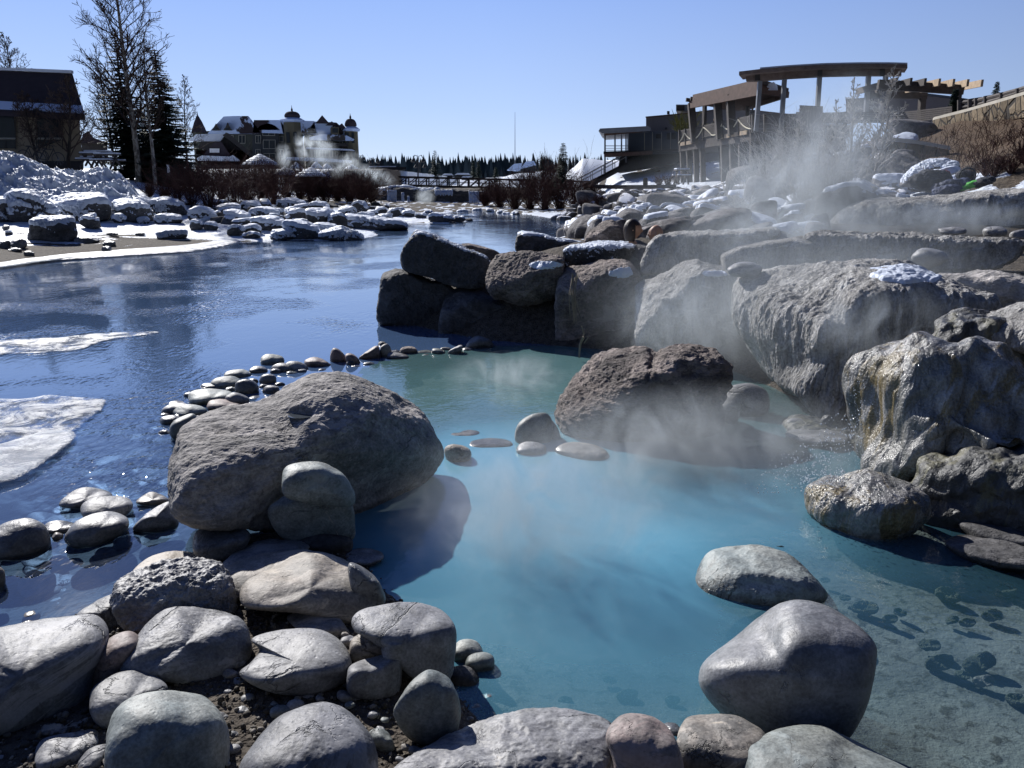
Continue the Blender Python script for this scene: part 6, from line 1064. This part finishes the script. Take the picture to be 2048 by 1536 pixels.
# log edge of the path, picnic table, post
tag(MB().tube([at(1178, 373, 47), at(1240, 374, 46.5), at(1300, 374, 46), at(1352, 372.5, 45.5)], .13, 6).build('edge_log', M['wood'], loc=at(1265, 374, 46.5)), 'long log edging the path above the boulders', 'log')
o = thing('trash_bin', 'squat dark bin on the path at the foot of the snow slope', 'bin', at(1290.5, 371, 45)); mb = MB(); pprism(mb, [(1286, 371), (1286, 357), (1288, 355), (1293, 355), (1295.5, 357), (1295.5, 371)], 45, .35); mb.build('body', M['trim'], o)
def picnic(px, py, Y, w_, lb_, sn=True, grp='picnic tables on the left bank'):
    c = at(px, py, Y); o = thing('picnic_table', lb_, 'table', c, grp); s_ = sc(Y); hw = w_*s_/2; x, y, z = c
    MB().box(x-hw, x+hw, y-.4, y+.4, z+.72, z+.77).build('tabletop', M['wood'], o)
    for d in (-.75, .75): MB().box(x-hw, x+hw, y+d-.14, y+d+.14, z+.42, z+.46).build('bench', M['wood'], o)
    mb = MB(); [mb.bar((x+e, y-.7, z), (x+e, y+.2, z+.72), .08) and mb.bar((x+e, y+.7, z), (x+e, y-.2, z+.72), .08) for e in (-hw*.7, hw*.7)]; mb.build('legs', M['wood'], o)
    mb = MB().box(x-hw*.98, x+hw*.98, y-.38, y+.38, z+.775, z+.86); [mb.box(x-hw*.98, x+hw*.98, y+d-.13, y+d+.13, z+.465, z+.53) for d in (-.75, .75)]; mb.build('snow_cover', M['snow'], o, bevel=.03)
picnic(200, 332, 46, 44, 'snow covered picnic table left of the aspen trunk'); picnic(218, 338, 44, 42, 'snow covered picnic table in front of the other one'); picnic(184, 336, 44.5, 30, 'snow covered picnic table beside the house corner'); picnic(1362, 368, 45, 26, 'pale picnic table at the foot of the deck posts', grp=None)
# bicycles by the house
def bike(px, py, Y, lb_):
    c = at(px, py, Y); x, y, z = c; o = thing('bicycle', lb_, 'bicycle', c, 'bicycles by the house'); r = .34
    for dx in (-.5, .5):
        w_ = MB().tube([(x+dx+r*cos(t), y, z+r+r*sin(t)) for t in np.linspace(0, 2*pi, 19)], .025, 4).build('wheel', M['trim'], o); mb = MB(); [mb.bar((x+dx, y, z+r), (x+dx+r*cos(t), y, z+r+r*sin(t)), .008) for t in np.linspace(0, 2*pi, 11)[:-1]]; mb.build('spokes', M['metal'], w_)
    P = dict(b=(x-.5, y, z+r), f=(x+.5, y, z+r), k=(x-.05, y, z+.3), s=(x-.18, y, z+.82), h=(x+.32, y, z+.85)); mb = MB(); [mb.bar(P[a], P[b_], .035) for a, b_ in ('bk', 'bs', 'ks', 'kh', 'sh', 'hf')]; mb.build('frame', M['trim'], o)
    MB().box(x-.3, x-.06, y-.06, y+.06, z+.84, z+.9).build('saddle', M['trim'], o, bevel=.02); mb = MB(); mb.bar((x+.32, y, z+.85), (x+.28, y, z+1.02), .03); mb.bar((x+.28, y-.25, z+1.02), (x+.28, y+.25, z+1.02), .03); mb.build('handlebar', M['trim'], o)
bike(68, 326, 43.5, 'dark bicycle leaning near the crabapple stems, left of two'); bike(100, 331, 43.5, 'dark bicycle near the crabapple stems, right of two')
# ---------------------------------------------------------------- people and their bags
M['skin'] = plain('skin', (.42, .24, .16), .55, .08, 8); M['hair'] = plain('dark_hair', (.03, .018, .012), .5, .4, 12, .4); M['jacket'] = plain('grey_jacket', (.10, .10, .11), .85, .2, 6); M['darkcloth'] = plain('dark_cloth', (.018, .022, .035), .8, .35, 6, .5, dist=.02); M['navy'] = plain('navy_cloth', (.035, .05, .11), .7, .4, 6, .5, dist=.02); M['maroon'] = plain('maroon_cloth', (.20, .015, .04), .8, .3, 6, .4); M['lime'] = plain('lime_cloth', (.08, .45, .06), .7, .2, 6, .3)
def skin_body(name, pts, edges, rad, mat, parent, root=0, lv=2):
    L = wloc(parent); me = bpy.data.meshes.new(name); me.from_pydata([tuple(np.array(p)-L) for p in pts], edges, []); ob = bpy.data.objects.new(name, me); link(ob, parent); me.materials.append(M[mat])
    m = ob.modifiers.new('s', 'SKIN'); sv = me.skin_vertices[0].data
    for i, r in enumerate(rad): sv[i].radius = (r, r) if not hasattr(r, '__len__') else r
    sv[root].use_root = True; s = ob.modifiers.new('ss', 'SUBSURF'); s.levels = s.render_levels = lv; ob.modifiers.new('sm', 'SMOOTH').iterations = 2
    for p in me.polygons: p.use_smooth = True
    return ob
def head_mesh(c, r, face, name='head', mat='skin', parent=None, tilt=0):
    V, f = ico(4); v = V.copy(); face = np.array(face, float); face /= np.linalg.norm(face); side = np.array((-face[1], face[0], 0)); up = np.array((0, 0, 1.)); x, y, z = v[:, 0], v[:, 1], v[:, 2]
    j = 1-.28*sst(0, -1, z)*1; X = x*.78*j; Yv = y*.95*np.where(y > 0, j, 1.0); Z = z*1.18
    g = lambda a, b, c_, s: np.exp(-((x-a)**2+(y-b)**2+(z-c_)**2)/s**2)
    Yv = Yv+.24*g(0, 1, -.12, .16)+.08*g(0, .9, -.45, .2)+.10*g(0, .8, -.85, .25)-.10*(g(.33, .9, .08, .17)+g(-.33, .9, .08, .17))+.05*g(0, .95, .28, .3); X = X+.16*(g(1, -.05, -.05, .17))-.16*g(-1, -.05, -.05, .17)
    P = np.array(c)+r*(X[:, None]*side+Yv[:, None]*face+Z[:, None]*up)
    me = mesh_np(name, P-wloc(parent), f); me.materials.append(M[mat]); o = bpy.data.objects.new(name, me); return link(o, parent), P
def hair_mesh(c, r, face, parent, long=0., mat='hair'):
    V, f = ico(4); face = np.array(face, float); face /= np.linalg.norm(face); side = np.array((-face[1], face[0], 0)); x, y, z = V.T; k = ~((y > .35) & (z < .38)) & (z > -.75-long*0)
    low = sst(.1, -1, z); X, Yv, Z = x*.9*(1+.25*long*low), y*1.02-.08, z*1.24-long*.9*low*(y < .3); n = fbm(V*np.array((9, 9, 1.5)), 3)*.05; P = np.array(c)+r*((X+x*n)[:, None]*side+(Yv+y*n)[:, None]*face+Z[:, None]*np.array((0, 0, 1.)))
    ff = f[k[f].all(1)]; u, inv = np.unique(ff.ravel(), return_inverse=True); me = mesh_np('hair', P[u]-wloc(parent), inv.reshape(-1, 3)); me.materials.append(M[mat]); s = bpy.data.objects.new('hair', me); m = s.modifiers.new('t', 'SOLIDIFY'); m.thickness = r*.12; m.offset = 1; return link(s, parent)
def bather(px, py, Y, s, face, lb_, hair, arms=True):
    c = at(px, py, Y); o = thing('person', lb_, 'person', c-(0, 0, .85), None); r = .115*s; f = np.array(face, float); f /= np.linalg.norm(f); sd = np.array((-f[1], f[0], 0)); up = np.array((0, 0, 1.))
    head_mesh(c, r, face, 'head', 'skin', o); nb = c-up*.12*s; ch = c-up*.33*s; be = c-up*.62*s; hp = c-up*.82*s
    P = [hp, be, ch, c-up*.20*s, nb, ch+sd*.19*s+up*.06*s, ch-sd*.19*s+up*.06*s, ch+sd*.26*s-up*.18*s+f*.04*s, ch-sd*.26*s-up*.18*s+f*.04*s, ch+sd*.20*s-up*.34*s+f*.24*s, ch-sd*.20*s-up*.34*s+f*.24*s]
    E = [(0, 1), (1, 2), (2, 3), (3, 4), (2, 5), (2, 6), (5, 7), (6, 8), (7, 9), (8, 10)]; skin_body('body', P, E, [(.16*s, .12*s), (.13*s, .11*s), (.16*s, .11*s), .065*s, .055*s, .065*s, .065*s, .045*s, .045*s, .032*s, .032*s], 'skin', o)
    if hair == 'long': hair_mesh(c, r, face, o, .55)
    elif hair: hair_mesh(c, r, face, o, 0)
    return o
bather(1266, 459, 11.0, 1.05, (.95, -.1, 0), 'dark haired bather with bare shoulders sitting behind the pointed boulder', 'long'); bather(1312, 468, 11.6, .95, (-1, .2, 0), 'bald bather in profile, only the head above the rocks', None)
def stander(px, feet, top, Y, face, coat, legs, lb_, hair='hair', lean=0):
    a, b = at(px, feet, Y), at(px, top, Y); h = b[2]-a[2]; s = h/1.75; o = thing('person', lb_, 'person', a); f = np.array(face, float); f /= np.linalg.norm(f); sd = np.array((-f[1], f[0], 0)); up = np.array((0, 0, 1.)); q = lambda x, y, z: a+sd*x*s+f*y*s+up*z*s
    skin_body('body', [q(0, 0, 1.0), q(0, 0, 1.2), q(0, 0, 1.38), q(0, 0, 1.5), q(0, 0, 1.56), q(.19, 0, 1.4), q(-.19, 0, 1.4), q(.25, .02, 1.14), q(-.25, .02, 1.14), q(.2, .25, 1.1), q(-.2, .25, 1.1)], [(0, 1), (1, 2), (2, 3), (3, 4), (2, 5), (2, 6), (5, 7), (6, 8), (7, 9), (8, 10)], [(.17*s, .12*s), (.16*s, .12*s), (.18*s, .12*s), .07*s, .055*s, .075*s, .075*s, .055*s, .055*s, .04*s, .04*s], coat, o)
    skin_body('trousers', [q(0, 0, 1.0), q(.1, 0, .9), q(-.1, 0, .9), q(.11, .02, .5), q(-.11, .02, .5), q(.12, 0, .08), q(-.12, 0, .08), q(.12, .13, .04), q(-.12, .13, .04)], [(0, 1), (0, 2), (1, 3), (2, 4), (3, 5), (4, 6), (5, 7), (6, 8)], [.15*s, .10*s, .10*s, .065*s, .065*s, .045*s, .045*s, .04*s, .04*s], legs, o)
    head_mesh(q(0, .01, 1.66), .1*s, face, 'head', 'skin', o); hair_mesh(q(0, .01, 1.66), .1*s, face, o, .2); return o
stander(1426, 276, 238, 51.5, (-.5, -1, 0), 'darkcloth', 'darkcloth', 'person in dark clothes leaning on the railing under the pergola'); stander(1502, 258, 215, 46.5, (-1, -.4, 0), 'jacket', 'darkcloth', 'person in a grey jacket at the corner of the deck')
# towels and bags on the travertine
def bag(px, py, rx, ry, Y, mat, lb_, name='bag', cat='bag', rot=0, amp=.12, extra=None):
    o = rock((px, py, rx, ry, rot), lb_, mat, Y=Y, lvl=5, p=3, amp=amp, fr=2.2, ridge=.09, dep=.7, name=name, cat=cat, group='bags and clothes heaped on the travertine'); return o
bag(1862, 362, 44, 22, 14.3, 'darkcloth', 'bulky black bag at the left end of the heap'); bag(1905, 372, 42, 14, 14.0, 'navy', 'crumpled navy jacket in the middle of the heap', 'jacket', 'clothing', 8, .18); bag(1882, 350, 20, 9, 14.4, 'maroon', 'maroon towel poking out of the heap', 'towel', 'towel', 10); bag(1932, 352, 20, 12, 14.3, 'darkcloth', 'small black bag with a looped handle')
bag(1940, 370, 26, 7, 13.8, 'lime', 'bright green cloth under the black sleeve', 'towel', 'towel', 18); bag(1965, 364, 30, 9, 13.7, 'darkcloth', 'long black roll bag pointing right', 'bag', 'bag', 14); bag(1893, 380, 30, 9, 13.7, 'navy', 'folded blue trousers at the front of the heap', 'trousers', 'clothing', 10, .18)
c = at(1935, 350, 14.1); tag(MB().tube([c+(.14*cos(t), 0, .12*sin(t)) for t in np.linspace(-.6, 3.6, 12)], .018, 5).build('bag_strap', M['darkcloth'], loc=c), 'loop shaped strap standing up from the small black bag', 'strap')
tv([(1800, 372), (1812, 352), (1840, 330), (1880, 322), (1915, 328), (1912, 345), (1860, 360), (1830, 372)], 'pale round boulder with a snow pad behind the bags', 'bank', Y=15.2, snow=dict(th=.05, lo=.6, hi=.9, fr=2), group=None)
tv([(1848, 350), (1880, 338), (1912, 330), (1920, 340), (1900, 350), (1865, 358)], 'long white snow ridge on the rock behind the bags', 'snow', Y=14.8, ridge=0, group=None, name='snow_ridge', cat='snow')
# ---------------------------------------------------------------- hot cascade
def wet_mat(name, c1, c2, alg, rough=.16):
    t = NT(name); co = t.coords(rnd=False); cs = t.scaled(co, (1.6, 1.6, .45)); n1 = t.noise(cs, 3, 5, .5, .8); n2 = t.noise(cs, 11, 5, .55, .5); n3 = t.noise(co, 55, 4, .6)
    col = t.mix(t.ramp(n1, .35, .65), c1, c2); col = t.mix(t.ramp(t.noise(cs, 2.2, 7, .7, 1.), .50, .58), col, alg); col = t.mix(1., col, t.ramp(n3, .3, .7, .6, 1.3, False), 'MULTIPLY'); nb = t.bump(n1, .6, .08); nb = t.bump(n2, .8, .022, nb); nb = t.bump(n3, 1., .009, nb)
    q = t.n('BsdfPrincipled'); t.l(col, q.inputs['Base Color']); t.l(t.ramp(n3, .3, .7, rough*1.2, rough*3.4), q.inputs['Roughness']); q.inputs['Specular IOR Level'].default_value = .6; t.l(nb, q.inputs['Normal']); return t.fin(q.outputs[0])
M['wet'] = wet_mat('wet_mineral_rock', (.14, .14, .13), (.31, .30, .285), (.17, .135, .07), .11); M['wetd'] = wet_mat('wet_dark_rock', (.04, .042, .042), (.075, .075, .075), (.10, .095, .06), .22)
GC = 'wet rocks of the hot cascade'
def cas(pts, lb_, mat='wet', **kw):
    for a, b in dict(group=GC, lvl=7, p=5, amp=.24, ridge=.02, fr=1.7, octv=3, dep=.6, name='boulder', cat='boulder').items(): kw.setdefault(a, b)
    return rock(pts, lb_, mat, **kw)
cas([(1694, 770), (1700, 735), (1722, 708), (1765, 690), (1830, 680), (1900, 676), (1990, 690), (2070, 750), (2100, 850), (2060, 900), (1960, 885), (1900, 905), (1850, 950), (1800, 980), (1745, 995), (1728, 960), (1716, 905), (1702, 840)], 'smooth bulging mound of wet mineral crust glittering where the hot cascade runs over it', Y=5.0, zs=.5, planes=[((-.8, -.45, .5), .66), ((.1, -.8, .6), .8)], carve=[((-.25, -1, -.15), .16, .14), ((.25, -1, -.35), .2, .16), ((-.1, -1, .25), .13, .08)])
cas([(1609, 990), (1625, 965), (1680, 948), (1740, 940), (1800, 955), (1845, 985), (1860, 1020), (1840, 1060), (1790, 1084), (1730, 1082), (1670, 1060), (1625, 1035)], 'shiny rounded rock where the cascade hits the pool', z0=-.03, ridge=.02, amp=.10, planes=[((-.6, -.5, .7), .72)])
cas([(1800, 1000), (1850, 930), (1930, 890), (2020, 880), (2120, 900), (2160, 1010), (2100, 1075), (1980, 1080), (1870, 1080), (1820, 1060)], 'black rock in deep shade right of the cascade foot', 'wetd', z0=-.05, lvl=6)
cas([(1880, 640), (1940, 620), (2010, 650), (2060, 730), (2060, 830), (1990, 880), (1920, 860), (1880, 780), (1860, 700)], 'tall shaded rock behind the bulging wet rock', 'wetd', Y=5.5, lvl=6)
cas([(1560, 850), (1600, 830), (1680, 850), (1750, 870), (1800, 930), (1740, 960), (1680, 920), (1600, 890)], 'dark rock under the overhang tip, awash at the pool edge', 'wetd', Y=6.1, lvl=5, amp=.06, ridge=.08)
# running water: a thin glassy skin on the bulging rock, and flying drops
t = NT('spray'); q = t.n('BsdfPrincipled'); q.inputs['Base Color'].default_value = (.9, .93, .96, 1); q.inputs['Roughness'].default_value = .08; q.inputs['Specular IOR Level'].default_value = 1.; M['spray'] = t.fin(q.outputs[0])
rr = np.random.RandomState(4); V0, f0 = ico(1); V = []; Fc = []; k = 0
def drop(px, py, Y, r):
    global k
    c = at(px, py, Y); V.append(V0*r*np.array((1, 1, rr.uniform(.8, 1.8)))+c); Fc.append(f0+k); k += len(V0)
for i in range(420):
    f = rr.rand(); x = 1705-(f**1.4)*175+rr.normal()*22; y = 830+f**.7*135+rr.normal()*(16+14*f); drop(x, min(y, 985), 4.75-rr.rand()*.4, rr.uniform(.0015, .0042))
for i in range(260): x = rr.uniform(1600, 1690); y = 962-(x-1600)*.12+rr.normal()*11; drop(x, y, 4.5-rr.rand()*.1, rr.uniform(.0015, .004))
for i in range(90): drop(rr.uniform(1695, 1730), rr.uniform(760, 930), 4.6, rr.uniform(.001, .003))
m = mesh_np('water_spray', np.concatenate(V), np.concatenate(Fc)); m.materials.append(M['spray']); tag(link(bpy.data.objects.new('water_spray', m)), 'spray of drops flying off the cascade', 'spray', kind='stuff')
# white foam rills on the wet rock are the sun on rough water; debris lying in the shallows
M['debris'] = plain('mossy_debris', (.05, .055, .035), .8, .5, 14, .8, dist=.02)
rr = np.random.RandomState(9)
for i, (x, y, s_) in enumerate([(1895, 1190, 26), (1800, 1225, 14), (1730, 1215, 26), (1860, 1290, 22), (1905, 1240, 14), (1985, 1230, 22), (1935, 1245, 16), (1880, 1325, 30), (1960, 1325, 34), (1925, 1350, 16), (1968, 1362, 22), (1690, 1195, 12), (1255, 1390, 22), (1345, 1400, 16), (1130, 1400, 14), (1220, 1360, 14), (2010, 1180, 26), (1780, 1238, 16), (1745, 1140, 12), (2035, 1400, 24), (1558, 1098, 12), (1975, 1100+40, 14), (1650, 1160, 10)]):
    top_ = i == 20
    rock((x, y, s_, s_*.55, rr.uniform(-20, 20)), ['crumbly mossy flake standing in the clear shallow right of the dark boulder', 'dark crumbly flake under the milky water near the bottom stones'][12 <= i < 16] if not top_ else 'small dark flake breaking the surface behind the hollow faced boulder', 'debris' if i != 10 else 'tan', z0=-.10 if not top_ else -.02, lvl=4, p=12, amp=.12, ridge=.22, fr=1.3, k=.3, dep=.5, planes=[((rr.uniform(-1, 1), -.6, 1), .4), ((rr.uniform(-1, 1), .5, .8), .5)], group='mineral flakes in the shallows', name='mineral_flake', cat='mineral flake')
# dry roots and twigs
M['root'] = plain('dry_root', (.26, .22, .16), .9, .2, 10)
mb = MB()
for i in range(9): x = 1150+rr.uniform(-8, 10); mb.tube([at(x, 545+rr.uniform(0, 20), 9.15), at(x-4+rr.uniform(-4, 4), 590, 9.05), at(x+rr.uniform(-5, 6), 600+rr.uniform(10, 50), 9.0)], [.006, .005, .003], 4)
tag(mb.build('hanging_roots', M['root'], loc=at(1150, 560, 9.1)), 'fringe of dry roots hanging on the tallest wall boulder', 'roots')
tag(MB().tube([at(1163, 652, 8.9), at(1168, 668, 8.9), at(1166, 675, 8.85), at(1160, 690, 8.85), at(1158, 716, 8.8)], [.006, .012, .02, .016, .008], 5).tube([at(1168, 686, 8.85), at(1177, 674, 8.85)], [.008, .006], 4).build('dead_branch', M['root'], loc=at(1166, 675, 8.85)), 'small pale dead branch on the foot of the tallest wall boulder', 'branch')
# dry brush on the brown slope
rr = np.random.RandomState(31); mb = MB(); X_ = rr.uniform(8, 17, 1700); Y_ = rr.uniform(15, 27, 1700); Z_, D_ = height(X_, Y_)[:2]
for x, y, z, dd_ in zip(X_, Y_, Z_, D_):
    if x < 8.6+(y-15)*.12: continue
    h_ = rr.uniform(.12, .45); a = np.array((x, y, z-.02)); b = a+(rr.normal()*.08, rr.normal()*.08, h_*.6); mb.tube([a, b, b+(rr.normal()*.08, rr.normal()*.08, h_*.4)], [.007, .006, .003], 3, cap=False); mb.tube([b, b+(rr.normal()*.12, rr.normal()*.12, h_*.3)], [.005, .003], 3, cap=False)
tag(mb.build('dry_brush', M['redtwig']), 'dry brown brush covering the slope under the stone wall', 'brush', kind='stuff')
# ---------------------------------------------------------------- steam
def steam(px, py, Y, rx, ry, rd, dens, lb_, sc_=1.6, thr=(.40, .72), rot=0, det=4, base=0.):
    c = at(px, py, Y); s_ = sc(Y); V, f = ico(2); o = bpy.data.objects.new('steam', mesh_np('steam', V, f)); link(o); o.location = c; o.scale = (rx*s_, rd, ry*s_); o.rotation_euler = (0, R(rot), 0)
    t = NT('steam'); p = t.coords(rnd=False); le = t.n('VectorMath', operation='LENGTH'); t.l(p, le.inputs[0]); fall = t.ramp(le.outputs['Value'], .0, .98, 1., 0.)
    n = t.noise(t.scaled(t.n('NewGeometry').outputs['Position'], (1.1, 1, .85)), sc_, det, .62, 1.6); d = t.math('MULTIPLY', t.math('MULTIPLY', t.math('ADD', t.ramp(n, *thr), base), fall), dens*2.4)
    v = t.n('VolumePrincipled'); v.inputs['Color'].default_value = (.84, .93, 1, 1); t.l(d, v.inputs['Density']); v.inputs['Anisotropy'].default_value = .45; o.data.materials.append(t.fin(v.outputs[0], True)); return tag(o, lb_, 'steam', 'steam', 'stuff')
steam(1610, 390, 12.8, 230, 120, 1.6, .95, 'steam plume rising in front of the grey bushes', 1.1, (.40, .72), 12)
steam(1690, 270, 13.2, 150, 150, 1.2, .38, 'thin upper part of the steam plume', .9, (.38, .72), 15, base=.1)
steam(1860, 440, 11.2, 280, 50, .8, 2.0, 'steam lying on the upper pool', 1.4)
steam(1560, 470, 9.8, 260, 90, .9, .9, 'thin steam over the beaked rock', 1.5, base=.15)
steam(1620, 620, 7.6, 520, 230, 1.6, .24, 'broad faint veil of steam over the terrace rocks', 1.2, base=.6)
steam(1600, 420, 13.5, 420, 230, 2.6, .10, 'broad faint veil of steam over the right bank', .8, base=.6)
steam(1400, 650, 7.9, 220, 120, .55, 1.5, 'steam drifting before the sloping grey boulder', 1.7, (.42, .75))
steam(1400, 910, 5.3, 460, 170, .9, 1.5, 'low steam over the middle of the hot pool', 2.4, (.38, .75), base=.14)
steam(1080, 1030, 3.95, 380, 250, .6, 1.5, 'thin steam over the near part of the hot pool', 3.0, (.40, .78), base=.12)
steam(1740, 640, 5.7, 170, 110, .4, 1.8, 'steam before the overhanging rock', 2.0, (.42, .75))
steam(1020, 745, 7.9, 170, 40, .9, 1.1, 'thin steam over the farther pool', 2.2, (.42, .75))
for x, y, Y, rx, ry, dn, lb_, rt in ((640, 300, 62, 30, 42, 1.0, 'bright steam column before the hotel', -35), (607, 300, 62, 14, 34, .9, 'steam wisp under the first turret', -10), (568, 315, 62, 14, 28, .8, 'steam wisp left of the hotel middle', 0), (690, 330, 62, 34, 22, 1.0, 'steam drifting under the far right turret', -30), (750, 350, 64, 40, 18, .8, 'steam spilling over the cliff edge', 20), (850, 395, 68, 20, 22, .9, 'steam puff on the cliff under the bridge', 30)):
    steam(x, y, Y, rx*1.25, ry*1.15, 1.8, dn*.55, lb_, .85, (.40, .72), rt, 5)

# --- loose gravel between the near stones, and smaller cobbles that fill the gaps
rr = np.random.RandomState(41); V0, f0 = ico(1); XY = np.stack([rr.uniform(-2.6, 2.2, 60000), rr.uniform(1.7, 3.9, 60000)], 1); hh, dd, ii, nn, _l = height(XY[:, 0], XY[:, 1]); u_, v_, w_ = project(np.stack([XY[:, 0], XY[:, 1], hh], 1))
k_ = nn & (~ii | (dd < .05)) & (u_ > -60) & (u_ < 2100) & (v_ < 1600); XY = XY[k_][:5200]; hh = hh[k_][:5200]; n_ = len(XY); r_ = .0035+.009*rr.rand(n_)**3.5; B = V0[None]*(1+rr.uniform(-.2, .2, (n_, len(V0), 1)))*r_[:, None, None]*rr.uniform(.6, 1.5, (n_, 1, 3)); B += np.concatenate([XY, (hh+r_*.3)[:, None]], 1)[:, None]
m = mesh_np('gravel', B.reshape(-1, 3), (f0[None]+(np.arange(n_)*len(V0))[:, None, None]).reshape(-1, 3)); attr(m, 'tone', np.repeat(rr.rand(n_), len(V0)))
t = NT('gravel'); tn = t.n('Attribute', attribute_name='tone').outputs['Fac']; m.materials.append(t.fin(t.princ(t.mix(t.ramp(tn, .5, 1.), (.045, .038, .03), (.24, .22, .19)), .8))); tag(link(bpy.data.objects.new('gravel', m)), 'loose brown gravel between the near stones', 'gravel', kind='stuff')
nf = 0
for i in range(400):
    x, y = rr.uniform(-20, 980), rr.uniform(1190, 1530); s_ = rr.uniform(9, 21); g = g2(x, y+s_*.4); h_, d_, in_, nr_, l_ = height(np.array([g[0]]), np.array([g[1]]))
    if not nr_[0] or (in_[0] and d_[0] > .12) or nf >= 70: continue
    nf += 1; rock((x, y, s_, s_*.65, rr.uniform(-30, 30)), 'small cobble wedged between the larger near stones '+('at the left edge' if x < 150 else 'in the lower left' if x < 420 and y > 1380 else 'in the upper left' if x < 420 else 'around the gravel patch' if x < 720 else 'on the pool side')+(', pale' if i % 3 == 0 else ', dark' if i % 3 == 1 else ', tan'), ['pale', 'dark', 'tan'][i % 3], z0=float(h_[0])-.01, lvl=3, k=.35, group='small cobbles between the near stones', name='cobble', cat='cobble')
for o in bpy.data.objects:
    if o.get('label') and len(o['label'].split()) > 16: print('LONG', o.name, o['label'])

# hollow with a small puddle on top of the slab
def dent(o, px, py, rx, ry, dz):
    me = o.data; n_ = len(me.vertices); co = np.empty(n_*3, np.float32); me.vertices.foreach_get('co', co); co = co.reshape(-1, 3).astype(float)+np.array(o.location); qx, qy, qd = project(co); r2 = ((qx-px)/rx)**2+((qy-py)/ry)**2; up_ = vnorm(co, np.array([p.vertices[:] for p in me.polygons]))[:, 2] > .3
    k = (r2 < .05) & up_; c = co[k].mean(0); co[up_, 2] -= dz*np.exp(-r2[up_]**1.5*1.2); me.vertices.foreach_set('co', (co-np.array(o.location)).astype(np.float32).ravel()); me.update(); return c
c = dent(slab, 604, 824, 26, 9, .03); t = NT('puddle'); q = t.n('BsdfPrincipled'); q.inputs['Base Color'].default_value = (.06, .07, .08, 1); q.inputs['Roughness'].default_value = .04; M['puddle'] = t.fin(q.outputs[0])
tag(MB().add([(c[0]+.085*cos(a), c[1]+.08*sin(a), c[2]-.016) for a in np.linspace(0, 2*pi, 25)[:-1]], [tuple(range(24))]).build('puddle', M['puddle'], loc=c), 'small puddle shining in the hollow on top of the huge slab boulder', 'puddle')
